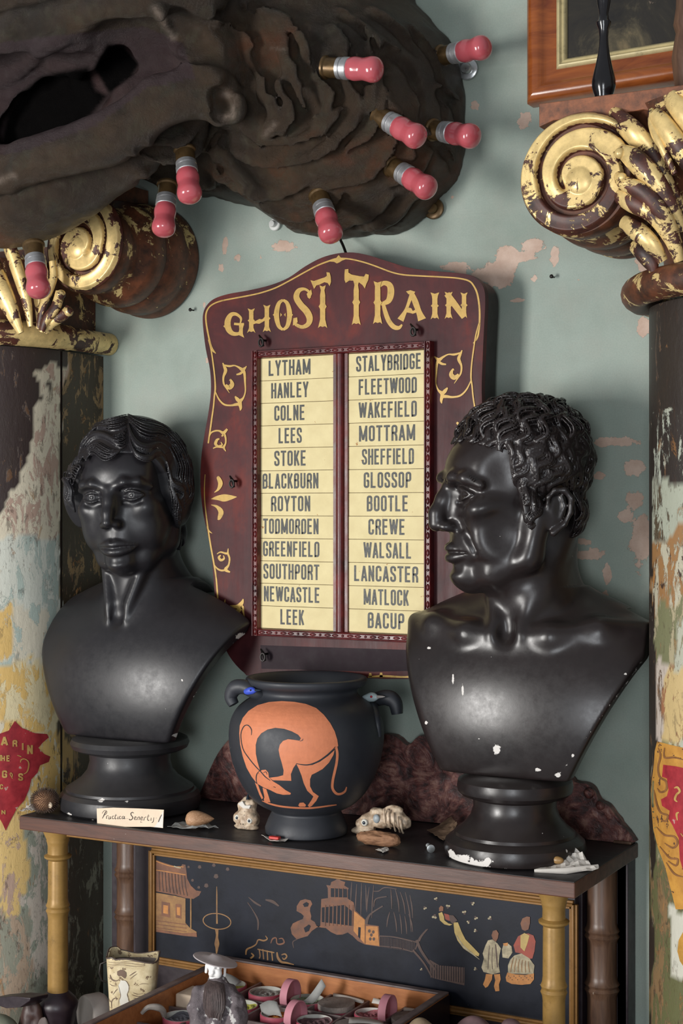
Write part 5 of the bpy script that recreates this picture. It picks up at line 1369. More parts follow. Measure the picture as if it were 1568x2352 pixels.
for g0, g1, n in FAM: family(vh, bustL, g0, g1, n, Zl, lift=9)
clear_of(vh, bustL, LCX)
hair = vh.build('hair', M_BUST, bustL, smooth=0); attr_f(hair, 'chip', np.full(len(hair.data.vertices), -0.45)); del vh
socle(bustL, [(.103, 0), (.1095, .004), (.1115, .014), (.1095, .024), (.104, .030), (.1005, .031), (.1000, .035), (.090, .041), (.077, .050), (.067, .062), (.063, .076), (.064, .088), (.068, .092), (.082, .093), (.0905, .097), (.0935, .104), (.0905, .111), (.083, .1145), (.0, .1145)],
      [(160, 1868, 6, 6), (233, 1838, 8, 6), (289, 1842, 6, 5), (187, 1872, 6, 3), (212, 1883, 4, 3), (150, 1850, 5, 2), (178, 1856, 7, 2)], M_SOCLE)

# ---- right bust: curly hair, strong nose, in profile ----
bustR = thing('plaster_bust', 'black plaster bust of a hook-nosed man with short curls, turned in profile', 'bust', (-.784, -.157, ZS), 0)
YR = math.radians(-52)
vt = Vox((-.195, -.125, .108), (.205, .155, .685), .0018)
torso(vt, dict(cl=.0042, n0=(.006, .048, .325), n1=(.014, .052, .43), nr=.0565, xs=.190, xb=.090, xl=.104, bk=.060, yb=.066, rz=.170, zb=.112,
               scm=[((.058, .040, .440), (.016, -.030, .305), .013, .0085), ((-.040, .020, .380), (-.015, -.030, .303), .0085, .0075)]))
S2_ = .000593
hR = Head(vt, (-.009, .012, .4960), S2_, YR, math.radians(0), 0)
face(hR, dict(zm=-140, mw=48, mf=147, hollow=.3, fold=2.6, nose=[(152, 12, 12), (165, -18, 14.5), (178, -50, 17), (179, -74, 19)]))
ear(hR, -4)
hR.C([(0, 25, -150), (10, -45, -230)], [72, 82], 30)
clear_of(vt, bustR, RCX)
bodyR = vt.build('figure', M_BUST2, bustR); del vt
finish_bust(bodyR, [(1280, 1780, 7, 7), (1235, 1768, 8, 5), (984, 1488, 5, 3), (979, 1660, 4, 4), (1140, 1722, 9, 14), (1315, 1735, 4, 4), (1436, 1548, 4, 3), (1062, 1585, 3, 16), (1040, 1560, 2.5, 14)],
            [([(1495, 1490), (1278, 1788)], 5, .62), ([(1005, 1758), (1275, 1790)], 3.5, .3), ([(978, 1640), (985, 1700)], 4, .3)])
vh = Vox((-.15, -.12, .41), (.15, .16, .66), .00125)
hh = Head(vh, hR.c, S2_, YR)
zlR = [(-200, -115), (-122, -105), (-114, 8), (-55, 14), (-48, -12), (-36, -76), (-8, -84), (10, -70), (18, -10), (38, 40), (44, 88), (95, 112), (150, 124)]
hair_cap(vh, hh, EL, zlR, 5, extra=[((0, -95, -40), (105, 66, 80)), ((122, 2, -45), (20, 26, 48)), ((-122, 2, -45), (20, 26, 48))])
rs = random.Random(11); c0 = np.array([0, -5, 45.0])
HE = EL + [((0, -95, -40), (105, 66, 80)), ((122, 2, -45), (20, 26, 48)), ((-122, 2, -45), (20, 26, 48))]
def sproj(p, off):
    d = p - c0; L = np.linalg.norm(d); d = d / L
    return c0 + d * rho(d[None], HE, c0, off)[0]
def zlim(f): return np.interp(f, [a for a, b in zlR], [b for a, b in zlR])
seeds = []
crown = np.array([0, -110, 190.0])
for ring in range(26):
    el = math.radians(86 - ring * 7.4)
    nseg = max(1, int(2 * math.pi * math.cos(el) * 150 / 40)) if ring else 1
    for i in range(nseg):
        az = 2 * math.pi * (i + .5 * (ring % 2)) / nseg + rs.uniform(-.08, .08)
        d = np.array([math.cos(el) * math.sin(az), math.cos(el) * math.cos(az), math.sin(el)])
        p = c0 + d * rho(d[None], HE, c0, 6)[0]
        if p[2] > zlim(p[1]) + 4 and el > math.radians(-60): seeds.append(p)
for p in seeds:
    out = (p - c0) / np.linalg.norm(p - c0)
    away = p - crown; away -= out * (away @ out)
    fl = away / (np.linalg.norm(away) + 1e-6) * 0.7 + np.array([0, .25 if p[1] > -60 else -.1, -.75])
    fl -= out * (fl @ out); fl /= np.linalg.norm(fl) + 1e-6
    sd = np.cross(out, fl)
    L = rs.uniform(52, 70); A_ = rs.uniform(8, 13) * rs.choice((-1, 1)); ph = rs.uniform(-.5, .5); lift = rs.uniform(7, 14) + (14 if p[2] > 130 else 0)
    ns = 6; hook = rs.uniform(.5, 1.0) * (1 if A_ > 0 else -1)
    for j in range(ns):
        o_ = (j - (ns - 1) / 2) * 5.8; arch = 1 - (2 * j / (ns - 1) - 1) ** 2; pts = []; rr = []
        for i in range(11):
            t = i / 10
            a = L * (t - .45); b = A_ * math.sin(2 * math.pi * (t * .95 + .05) + ph) + o_ * (1 - .62 * t ** 2) + hook * 16 * max(0, t - .6) ** 1.2
            q = p + fl * a + sd * b
            q = sproj(q, 3 + lift * (0.35 + .65 * arch) * math.sin(math.pi * (0.08 + .87 * t)) ** .7)
            if q[2] < zlim(q[1]) - 12: break
            pts.append(hh.P(q)); rr.append((2.9 - 1.1 * t) * S2_)
        if len(pts) > 3: vh.path(pts, rr, .9 * S2_)
clear_of(vh, bustR, RCX)
hair = vh.build('hair', M_BUST2, bustR, smooth=0); attr_f(hair, 'chip', np.full(len(hair.data.vertices), -0.45)); del vh
# raised hairs of the brows
mb = MB(); rs = random.Random(3)
for sg in (1, -1):
    for i in range(26):
        t = i / 25; x = 18 + 88 * t; f = 160 + 4 * math.sin(math.pi * t * .9) - 42 * t ** 1.8; z = 22 + 14 * math.sin(math.pi * t * .8) - 8 * t
        a = hR.P((x * sg, f, z - 3)); b = hR.P(((x + 8) * sg, f + 5 - 6 * t, z + 6 + rs.uniform(-3, 4)))
        mb.tube([a, (a + b) / 2 + np.array([0, 0, .0006]), b], [.0011, .0012, .0004], 5)
brow = mb.build('eyebrows', M_BUST2, bustR, local=True); attr_f(brow, 'chip', np.full(len(brow.data.vertices), 0.22))
socle(bustR, [(.088, 0), (.0945, .003), (.0968, .012), (.0945, .022), (.086, .029), (.0825, .030), (.0815, .034), (.071, .042), (.061, .054), (.0565, .067), (.0575, .078), (.062, .081), (.072, .083), (.0775, .088), (.079, .095), (.0775, .103), (.070, .108), (.055, .1125), (.0, .1125)],
      [(1060, 1975, 30, 12), (1100, 1985, 30, 9), (1035, 1958, 9, 9), (1120, 1975, 12, 8), (1180, 1990, 40, 5), (1115, 1925, 4, 3), (1300, 1960, 4, 12), (1060, 1932, 4, 3), (1230, 1990, 30, 3)], M_BUST2)
# ------------------------------------------------------------------ vase with the hound
VX, VY = -1.104, -.168
vase = thing('figure_vase', 'black two-handled vase painted with an orange hound, between the busts', 'vase', (VX, VY, ZS), 0)
kv = .000633
VP = [(0, 0), (88, 0), (94, 4), (95, 16), (88, 34), (81, 48), (80, 54), (90, 60), (112, 72), (136, 96), (156, 130), (170, 168), (177, 205), (178, 235), (173, 264), (160, 288), (142, 304), (126, 314), (118, 322), (117, 330), (122, 336), (134, 342), (139, 350), (139, 357), (133, 360), (122, 356), (112, 340), (108, 320), (120, 300)]
VPs = [tuple(p) for p in catmull(VP[5:], 3)]; VPs = VP[:5] + VPs
Mv = Matrix.Translation((VX, VY, ZS))
vb = MB().lathe([(r * kv, z * kv) for r, z in VPs], Mv, 96).build('vase_body', M_VASE, vase, smooth=50); attr_f(vb, 'chip', np.full(len(vb.data.vertices), -.5))
fv = onto(bvh_of(vb), .0004); fv2 = onto(bvh_of(vb), .0009)
def handle(pts, rr):
    m = MB().tube([(fv(a, b) if y > 0 else PY(a, b, y)) for a, b, y in pts], [r * kv for r in rr], 14).build('handle', M_VASE, vase); attr_f(m, 'chip', np.full(len(m.data.vertices), -.5))
hs = fv(600, 1600)[1]
handle(catmull([(604, 1598, hs + .008), (585, 1590, hs), (562, 1578, hs), (540, 1580, hs), (530, 1600, hs), (537, 1618, hs)], 5), np.interp(np.linspace(0, 1, 26), [0, .3, .6, 1], [13, 16, 18, 12]))
pf = [fv(872, 1692), fv(868, 1650), fv(862, 1616)]; he = pf[2][1] - .010
Hp = catmull([pf[0] + np.array([0, -.001, 0]), pf[1] + np.array([0, -.005, 0]), pf[2] + np.array([0, -.010, .002]), PY(884, 1602, he), PY(906, 1612, he), PY(912, 1640, he)], 5)
m = MB().tube(Hp, list(np.interp(np.linspace(0, 1, 26), [0, .4, .7, 1], [5, 15, 19, 13]) * kv), 14).build('handle', M_VASE, vase); attr_f(m, 'chip', np.full(len(m.data.vertices), -.5))
D = lambda u, v: (500 + u / 3.409, 1520 + v / 3.409)
dog = MB()
def dp(pts, cl=False): finepoly([D(*p) for p in pts], dog, fv, 9)
# back and hind body
dp([(168, 560), (172, 500), (195, 440), (240, 385), (310, 340), (400, 315), (500, 308), (600, 314), (690, 330), (770, 362), (830, 415), (880, 480), (915, 545), (935, 610), (942, 660), (905, 690), (862, 730), (800, 775), (730, 802), (670, 806), (615, 798), (592, 830), (572, 880), (575, 932), (500, 930), (430, 928), (405, 908), (470, 900), (512, 888), (515, 850), (500, 790), (485, 740), (476, 690), (485, 650), (510, 620), (550, 606), (600, 612), (640, 618), (650, 598), (630, 572), (580, 545), (520, 525), (450, 517), (390, 530), (340, 560), (310, 600), (297, 650), (298, 720), (310, 780), (330, 850), (345, 900), (330, 940), (300, 945), (265, 900), (225, 830), (195, 740), (175, 650)])
# near hind leg
dp([(615, 800), (680, 812), (740, 808), (800, 782), (862, 738), (915, 690), (905, 730), (870, 790), (820, 840), (770, 868), (735, 885), (722, 920), (722, 975), (745, 1020), (790, 1052), (770, 1090), (735, 1130), (715, 1140), (705, 1125), (735, 1080), (748, 1055), (700, 1010), (672, 950), (655, 890), (635, 840)])
# head
dp([(300, 905), (320, 865), (345, 848), (375, 845), (395, 868), (400, 905), (430, 935), (480, 965), (530, 1005), (572, 1028), (568, 1040), (510, 1042), (460, 1030), (410, 1005), (360, 985), (310, 955)])
# fore legs
dp([(290, 945), (315, 962), (335, 1020), (355, 1065), (345, 1078), (325, 1040)]); dp([(350, 985), (380, 998), (400, 1060), (412, 1100), (385, 1098), (360, 1080), (365, 1060)])
dp([(360, 1075), (375, 1065), (400, 1090), (390, 1105), (365, 1100)]); dp([(630, 1125), (640, 1105), (670, 1102), (690, 1120), (685, 1135), (640, 1135)])
strip([D(*p) for p in ((925, 660), (935, 720), (930, 790), (915, 860), (900, 930), (898, 990), (925, 1030), (960, 1035), (995, 1015), (1008, 980))], [w_ / 3.4 for w_ in (18, 20, 20, 20, 20, 20, 20, 18, 16, 8)], dog, fv, smooth=5)
strip([D(*p) for p in ((345, 1088), (400, 1110), (480, 1130), (560, 1140), (640, 1145), (720, 1146), (800, 1138), (870, 1128), (930, 1120))], [w_ / 3.4 for w_ in (4, 12, 14, 14, 14, 14, 13, 12, 8)], dog, fv, smooth=6)
dog.build('painted_hound', M_TERRA, vase, smooth=0, fixn=False)
ln = MB()
for q, w_ in (([(262, 575), (262, 530), (235, 497), (205, 505), (183, 550), (182, 610), (200, 690), (250, 765), (300, 825), (335, 860), (370, 900), (410, 930)], 7), ([(330, 850), (305, 880), (300, 920), (305, 950)], 7), ([(612, 798), (700, 808), (780, 782), (850, 735), (900, 690), (918, 665)], 9), ([(640, 622), (660, 615), (666, 602)], 5), ([(435, 978), (452, 985)], 8), ([(355, 870), (375, 862), (385, 885)], 5)):
    strip([D(*p) for p in q], [w_ / 3.4 * .5] + [w_ / 3.4] * (len(q) - 2) + [w_ / 3.4 * .4], ln, fv2, smooth=6)
ln.build('drawn_line', M_VASE, vase, smooth=0, fixn=False)

# ------------------------------------------------------------------ small things on the shelf
def at_shelf(px, py): p = PZ(px, py, ZS); return p
M_BONE = simple('painted_bone', (0.74, 0.60, 0.44), 0.45, 0.4, 90, c2=(0.30, 0.19, 0.12), specks=((0.10, 0.07, 0.05), 0.66, 160))
M_EYEW = simple('mask_eye_white', (0.78, 0.76, 0.68), 0.35, 0.1); M_EYEB = simple('mask_pupil', (0.02, 0.03, 0.045), 0.2, 0.1)
M_BLUEG = simple('blue_grey_shell', (0.36, 0.40, 0.42), 0.4, 0.3, 80)
M_FIBRE = mat_wood('fibrous_husk', (0.13, 0.055, 0.025), (0.40, 0.21, 0.11), 40, 0.7, (1, 4, 4), bump=0.8)
# card
card = thing('lettered_card', 'small cream card with brown script, propped against the left bust foot', 'card', PY(298, 1898, -.256), 0)
cy = -.2555; lean = .004
fC = lambda off: (lambda px, py: PY(px, py, cy + lean * (1895 - py) / 45 - off))
MB().prism([(222, 1857), (260, 1855), (320, 1857), (376, 1860), (374, 1902), (366, 1901), (345, 1899), (270, 1899), (255, 1896), (223, 1892)], fC(0), (0, .0006, 0)).build('card_sheet', M_PAPER, card, smooth=0)
MB().flat([(375, 1862), (374, 1901), (354, 1900), (364, 1886), (370, 1872)], fC(.0002)).build('torn_corner', M_PAPERW, card, smooth=0, fixn=False)
def font_mesh(txt, shear=0.0, offset=0.0):
    c = bpy.data.curves.new('lettering_curve', 'FONT'); c.body = txt; c.shear = shear; c.offset = offset; c.resolution_u = 3
    o = bpy.data.objects.new('tmp_letters', c); COL.objects.link(o)
    dg = bpy.context.evaluated_depsgraph_get(); me = bpy.data.meshes.new_from_object(o.evaluated_get(dg))
    V = [tuple(v.co) for v in me.vertices]; F = [tuple(p.vertices) for p in me.polygons]
    bpy.data.objects.remove(o); bpy.data.curves.remove(c); bpy.data.meshes.remove(me)
    xs = [v[0] for v in V]; ys = [v[1] for v in V]
    return [(v[0] - min(xs), v[1]) for v in V], F, max(xs) - min(xs), max(ys)
def script(strokes, mb, fn, u0, v0, su, sv, wd):
    for q in strokes: strip([(u0 + a * su, v0 - b * sv) for a, b in q], [wd * .4] + [wd] * (len(q) - 2) + [wd * .5], mb, fn, smooth=5)
CZ = lambda u, v: (220 + u / 4.9, 1830 + v / 4.9)
pen = MB()
for q, w_ in (([(72, 245), (90, 210), (112, 165)], 9), ([(70, 190), (85, 165), (105, 155), (122, 165), (118, 190), (98, 205)], 5), ([(120, 215), (118, 248)], 8), ([(118, 225), (132, 212), (142, 216)], 5), ([(148, 220), (142, 248), (158, 248), (166, 222), (160, 246), (172, 248)], 6), ([(205, 222), (190, 218), (182, 235), (190, 250), (204, 244)], 6), ([(226, 195), (214, 235), (218, 250), (230, 246)], 7), ([(208, 212), (236, 208)], 4),
             ([(248, 222), (244, 248), (254, 248)], 7), ([(285, 224), (270, 220), (262, 238), (270, 250), (284, 244)], 6), ([(320, 224), (304, 220), (294, 238), (302, 250), (316, 236), (322, 222), (318, 248), (330, 246)], 6), ([(334, 248), (362, 248)], 2),
             ([(426, 186), (410, 176), (392, 190), (400, 212), (414, 232), (404, 255), (384, 262), (374, 250)], 9), ([(432, 246), (450, 238), (446, 224), (432, 236), (436, 258), (456, 254)], 6), ([(470, 230), (462, 262)], 7), ([(466, 240), (484, 226), (490, 236), (484, 262)], 6), ([(504, 250), (524, 240), (518, 226), (504, 240), (508, 262), (528, 258)], 6),
             ([(546, 232), (538, 268)], 7), ([(544, 242), (558, 228), (566, 232)], 5), ([(592, 200), (580, 250), (590, 268), (600, 262)], 7), ([(574, 222), (604, 218)], 4), ([(622, 236), (618, 270)], 7), ([(652, 232), (644, 280), (628, 292)], 7), ([(675, 240), (681, 240)], 6), ([(742, 200), (728, 225), (715, 255), (704, 284)], 10), ([(508, 270), (504, 290), (520, 286)], 3)):
    strip([CZ(*p) for p in q], [w_ / 4.9 * .5] + [w_ / 4.9] * (len(q) - 1), pen, fC(.0004), smooth=5)
pen.build('script', simple('sepia_ink', (0.045, 0.028, 0.02), .6, .3), card, smooth=0, fixn=False)
def crumple(name, label, cat, pts, mat, seed, amp=.003, lift=.002, n=9, curl=None):
    """a creased scrap laid on the shelf: polygon corners in the picture, gridded between them"""
    rs = np.random.RandomState(seed); c = np.mean([at_shelf(*p) for p in pts], 0)
    t = thing(name, label, cat, (c[0], c[1], ZS))
    q = [at_shelf(*p) for p in pts]; G = np.zeros((n, n, 3))
    for i in range(n):
        for j in range(n):
            u, v = i / (n - 1), j / (n - 1)
            p = (q[0] * (1 - u) + q[1] * u) * (1 - v) + (q[3] * (1 - u) + q[2] * u) * v
            G[i, j] = p + np.array([0, 0, lift + amp * abs(rs.randn()) * .6 + (curl(u, v) if curl else 0)])
    m = MB().grid(G).build('sheet', mat, t, smooth=0, fixn=False)
    s = m.modifiers.new('thickness', 'SOLIDIFY'); s.thickness = .0004
    return t
crumple('paper_scrap', 'torn grey paper scrap under the almond', 'paper', [(384, 1903), (440, 1916), (502, 1906), (455, 1889)], M_PAPERG, 2, .0035, curl=lambda u, v: .006 * u * u * (1 - v))
al = thing('almond', 'pale brown almond lying on torn grey paper', 'nut', at_shelf(452, 1903))
a0 = at_shelf(425, 1901); a1 = at_shelf(492, 1900); ax = (a1 - a0)
V = []; NN = 22
mb = MB()
for i in range(NN + 1):
    t = i / NN; r = .0125 * math.sin(math.pi * t ** .62) ** .8 if 0 < t < 1 else 0.0001
    V.append((r, t))
Rz = Matrix.Translation(Vector(a0) + Vector((0, 0, .0125))) @ Vector(ax).to_track_quat('Z', 'Y').to_matrix().to_4x4()
mb.lathe([(r, t * np.linalg.norm(ax) + 1e-5 * t) for r, t in V], Rz, 24, rfn=lambda a, z: 1 + .02 * math.sin(13 * a))
mb.build('almond_body', mat_wood('almond_skin', (0.32, 0.15, 0.07), (0.62, 0.38, 0.22), 60, .5, (8, 2, 8), bump=.4), al)
# sea urchin with spines
ur = thing('sea_urchin', 'brown bristly sea urchin shell at the left end of the shelf', 'urchin', at_shelf(103, 1868))
uc = at_shelf(103, 1868) + np.array([0, 0, .0195]); rs = random.Random(5)
MB().sphere(uc, (.0185, .0185, .0165), 24, 14).build('urchin_shell', M_FIBRE, ur)
mb = MB()
for i in range(620):
    z = 1 - 2 * (i + .5) / 620; a = i * 2.39996; r = math.sqrt(1 - z * z); d = np.array([r * math.cos(a), r * math.sin(a), z])
    d2 = d + np.array([rs.uniform(-.15, .15) for _ in range(3)])
    p0 = uc + d * np.array([.0182, .0182, .0162]); p1 = p0 + d2 * .0048
    if p1[2] < ZS + .001: continue
    mb.tube([p0, p1], [.0006, .00025], 4, caps=False)
tag(mb.build('urchin_spines', simple('spine_brown', (0.10, 0.06, 0.045), .7, .5, 200), ur, fixn=False), kind='stuff')
MB().sphere(uc + np.array([.017, -.008, -.004]), (.004, .003, .005), 10, 7).build('urchin_mouth', M_BONE, ur)
crumple('paper_scrap', 'white torn paper scrap behind the sea urchin', 'paper', [(44, 1868), (82, 1866), (90, 1855), (64, 1856)], M_PAPERW, 7, .003, curl=lambda u, v: .006 * u * v)
# masks
def mask_body(t, c, blobs, mats, h=.0011):
    lo = c + np.array([-.055, -.035, -.002]); hi = c + np.array([.055, .045, .06]); v = Vox(lo, hi, h)
    for (dx, dy, dz, rx, ry, rz) in blobs: v.ell(c + np.array([dx, dy, dz]), (rx, ry, rz), .003)
    X, Y, Z = v.xyz((slice(None),) * 3)
    v.F += (0.0011 * fnoise(X + 0 * Y + 0 * Z, Y + 0 * X + 0 * Z, Z + 0 * X + 0 * Y, 160, 3, 2)).astype(np.float32)
    v.plane((0, 0, ZS + .0003), (0, 0, -1), 0)
    return v.build('mask_body', mats, t, local=False)
m1 = thing('bone_mask', 'small bone mask with staring eyes, left of the vase foot', 'figurine', at_shelf(558, 1908))
c = at_shelf(558, 1905) + np.array([0, .012, 0])
mask_body(m1, c, [(0, 0, .014, .0205, .014, .016), (-.010, -.006, .016, .010, .008, .009), (.011, -.006, .014, .010, .008, .009), (0, -.010, .011, .0055, .006, .007), (-.002, .002, .030, .014, .011, .012), (.006, .002, .036, .008, .008, .007), (-.009, .0, .033, .007, .007, .006), (0, -.006, .003, .019, .010, .0045), (.013, -.006, .003, .009, .007, .004), (-.004, .004, .041, .006, .006, .005)], M_BONE)
for dx, dz in ((-.0095, .0165), (.0115, .0140)):
    MB().sphere(c + np.array([dx, -.0125, dz]), (.0046, .0026, .0046), 14, 8).build('mask_eye', M_EYEW, m1)
    MB().sphere(c + np.array([dx + .0004, -.0146, dz]), (.0022, .0012, .0022), 10, 6).build('mask_pupil', M_EYEB, m1)
for dx in (-.0022, .0022): MB().sphere(c + np.array([dx, -.0156, .0085]), .0009, 8, 5).build('nostril', M_EYEB, m1)
MB().prism([(545, 1846), (556, 1840), (562, 1850), (575, 1850), (572, 1858), (558, 1857)], lambda a, b: PY(a, b, c[1] - .010), (0, .003, 0)).build('white_crest', M_PAPERW, m1, bevel=.0006)
MB().tube([c + np.array([.002, -.002, .042]), c + np.array([.001, 0, .050])], [.003, .001], 8).build('dark_horn', M_EYEB, m1)
m2 = thing('bone_mask', 'long bone creature with ribbed shell, resting right of the vase foot', 'figurine', at_shelf(870, 1925))
c = at_shelf(862, 1925) + np.array([0, .014, 0])
mask_body(m2, c, [(-.019, -.002, .020, .013, .012, .012), (-.030, -.004, .016, .007, .007, .007), (0, .004, .024, .022, .014, .013), (.018, .006, .028, .020, .013, .013), (.032, .008, .022, .013, .011, .011), (.020, .006, .040, .014, .006, .005), (-.004, .002, .036, .012, .008, .005), (-.034, -.004, .006, .009, .007, .005), (-.018, -.004, .009, .014, .010, .006)], M_BONE)
MB().sphere(c + np.array([-.018, -.0135, .0205]), (.0052, .0028, .0052), 14, 8).build('mask_eye', M_EYEW, m2)
MB().sphere(c + np.array([-.0178, -.0158, .0205]), (.0026, .0013, .0026), 10, 6).build('mask_pupil', M_EYEB, m2)
MB().sphere(c + np.array([-.0005, -.010, .027]), (.0055, .003, .0065), 12, 8).build('shell_scale', M_BLUEG, m2)
for i, (dx, dz, s) in enumerate(((.009, .030, 1), (.016, .027, 1.2), (.024, .024, 1.2), (.031, .021, 1.0), (.036, .018, .8))):
    MB().tube([c + np.array([dx + .004 * math.sin(a * .5), -.004 - .005 * math.sin(a), dz + .011 * s * math.cos(a)]) for a in np.linspace(.2, 2.9, 9)], .0014, 6).build('rib', M_BONE, m2)
hk = thing('husk', 'brown fibrous husk leaning in front of the ribbed bone creature', 'husk', at_shelf(868, 1946))
c = at_shelf(866, 1944) + np.array([0, .004, 0]); v = Vox(c + np.array([-.045, -.02, -.001]), c + np.array([.045, .02, .03]), .0011)
v.ell(c + np.array([-.004, 0, .010]), (.031, .010, .0105), 0); v.ell(c + np.array([.018, 0, .010]), (.016, .009, .009), .006)
X, Y, Z = v.xyz((slice(None),) * 3); v.F += (0.0014 * fnoise(X * .5 + 0 * Y + 0 * Z, Y + 0 * X + 0 * Z, Z + 0 * X + 0 * Y, 260, 8, 3)).astype(np.float32)
v.plane((0, 0, ZS + .0004), (0, 0, -1), 0); v.build('husk_body', M_FIBRE, hk, local=False)
crumple('foil_scrap', 'white paper sliver poking out under the brown husk', 'paper', [(862, 1955), (880, 1962), (893, 1957), (890, 1950)], M_PAPERW, 9, .001)
# red sweet on folded paper
crumple('paper_scrap', 'small folded white paper holding a red square before the vase', 'paper', [(600, 1926), (640, 1941), (668, 1930), (630, 1924)], M_PAPERW, 12, .0006, .001, curl=lambda u, v: .004 * abs(u - .5) * 2 * abs(v - .5) * 2)
rsw = thing('red_sweet', 'tiny red block lying on folded white paper before the vase', 'sweet', at_shelf(631, 1932))
c = at_shelf(631, 1932); MB().box(c + np.array([-.008, -.004, .003]), c + np.array([.008, .004, .007])).build('red_block', simple('vermilion_wax', (.62, .04, .03), .35, .2), rsw, bevel=.001)
# dead leaf, bolt, crumpled paper
crumple('dried_leaf', 'curled brown dead leaf against the right bust foot', 'leaf', [(980, 1912), (1018, 1937), (1050, 1918), (1035, 1900)], simple('dry_leaf', (.30, .19, .12), .65, .4, 60), 15, .002, .003, curl=lambda u, v: .012 * v * v)
bo = thing('steel_bolt', 'short threaded steel bolt lying near the right bust foot', 'bolt', at_shelf(992, 1962))
p0, p1 = at_shelf(983, 1951), at_shelf(1000, 1972); dv = (p1 - p0) / np.linalg.norm(p1 - p0); up = np.array([0, 0, .0055])
pr = []
for i in range(9): pr += [(.0028, i * .0019), (.0036, i * .0019 + .0009)]
pr += [(.0028, .018), (.0056, .0182), (.0056, .0215), (.003, .022), (0, .022)]
MB().lathe([(0, 0)] + pr, Matrix.Translation(Vector(p0 + up)) @ Vector(dv).to_track_quat('Z', 'Y').to_matrix().to_4x4(), 16).build('bolt_body', M_STEEL, bo)
cp = crumple('crumpled_paper', 'crumpled white paper holding a seed at the shelf right corner', 'paper', [(1228, 2003), (1372, 2006), (1340, 1990), (1246, 1975)], M_PAPERW, 21, .004, .002, n=13, curl=lambda u, v: .022 * v ** 1.6 * (1 - abs(u - .45) ** 2 * 1.6))
sd = thing('brown_seed', 'brown seed resting in crumpled white paper', 'seed', at_shelf(1290, 1998))
MB().sphere(at_shelf(1282, 1996) + np.array([0, -.004, .0125]), (.009, .005, .005), 16, 10).build('seed_body', simple('seed_skin', (.38, .22, .08), .4, .3), sd)
MB().tube([at_shelf(1228, 2003) + np.array([0, -.002, .002]), at_shelf(1300, 2007) + np.array([0, -.002, .004]), at_shelf(1380, 2000) + np.array([-.004, 0, .005])], [.002, .004, .003], 8, flat=.5).build('rolled_edge', M_PAPERW, cp)
# bird heads on the shoulder of the vase
def bird(name, label, px, py, y, L, hand, body_m, beak_m, eye):
    c = PY(px, py, y); t = thing(name, label, 'bird figurine', c)
    v = Vox(c - .035, c + .035, .0009); s = hand
    v.ell(c, (L * .42, L * .30, L * .32), 0); v.ell(c + np.array([-s * L * .42, 0, -L * .12]), (L * .34, L * .24, L * .26), .004)
    v.cap(c + np.array([s * L * .3, -L * .05, 0]), c + np.array([s * L * .75, -L * .08, L * .05]), L * .15, L * .05, .003)
    v.build('bird_head', body_m, t, local=False)
    MB().tube([c + np.array([s * L * .45, -L * .10, .001]), c + np.array([s * L * .85, -L * .12, L * .08]), c + np.array([s * L * 1.05, -L * .12, L * .10])], [L * .12, L * .07, L * .01], 8).build('beak', beak_m, t)
    MB().sphere(c + np.array([s * L * .10, -L * .30, L * .06]), L * .085, 10, 6).build('eye', eye, t)
bird('pale_bird_head', 'pale blue bird head with a red eye, perched on the vase shoulder right', 854, 1601, he - .016, .0215, 1, simple('pale_blue_feather', (.46, .56, .58), .5, .25, 120), simple('grey_beak', (.35, .32, .3), .4), simple('red_eye', (.5, .02, .03), .15))
bird('blue_bird_head', 'tiny vivid blue bird head on the left vase handle', 577, 1586, hs - .0135, .0165, 1, simple('ultramarine_feather', (.05, .10, .62), .4, .3, 120), M_EYEB, M_EYEB)
# ------------------------------------------------------------------ carved head hung high on the wall
cr = thing('carved_monster_head', 'huge dark brown carved scaly head with pink lamps, mounted high on the wall', 'sculpture', PY(760, 545, 0.0))
vc = Vox((-1.93, -.47, 1.84), (-.885, -.002, 2.36), .0042)
SIL = [(948, -140), (945, -60), (950, 0), (985, 42), (1025, 85), (1048, 150), (1060, 215), (1064, 290), (1058, 350), (1042, 400), (1015, 440), (985, 482), (940, 520), (900, 534), (840, 538), (780, 545), (720, 542), (680, 535), (640, 508), (600, 480), (540, 465), (480, 450), (440, 455), (400, 442), (340, 418), (300, 398), (290, 330), (300, 200), (330, 60), (360, -140)]
X2, Z2 = vc.ax[0], vc.ax[2]
GX, GZ = np.meshgrid(X2, Z2, indexing='ij'); px, py = proj(np.stack([GX, 0 * GX - .02, GZ], -1))
ins = inpoly(px, py, SIL); dd = segdist(px, py, SIL, True) * .00067; dd[~ins] *= -1
nz = fnoise(GX, 0 * GX, GZ, 9, 4, 3)
dcl = np.clip(dd / .24, 0, 1)
H = .265 * (1 - (1 - dcl) ** 2) ** .52 * (1 + .10 * nz) + .02
core = -np.minimum(dd, .03)                       # outside/inside in the wall plane
hh_ = (-H[:, None, :] - vc.ax[1][None, :, None]) * .62
base = np.maximum(hh_, (core[:, None, :]) * 1.0 - 0 * hh_).astype(np.float32)
vc.F = np.minimum(vc.F, base)
q3 = lambda a, b, y: PY(a, b, y)
def cpath(pts, k=.02, op='add'):
    P = [tuple(x) for x in catmull(pts, 4)]
    vc.path([q3(a, b, y) for a, b, y, r in P], [r * .00062 for *_, r in P], k, op)
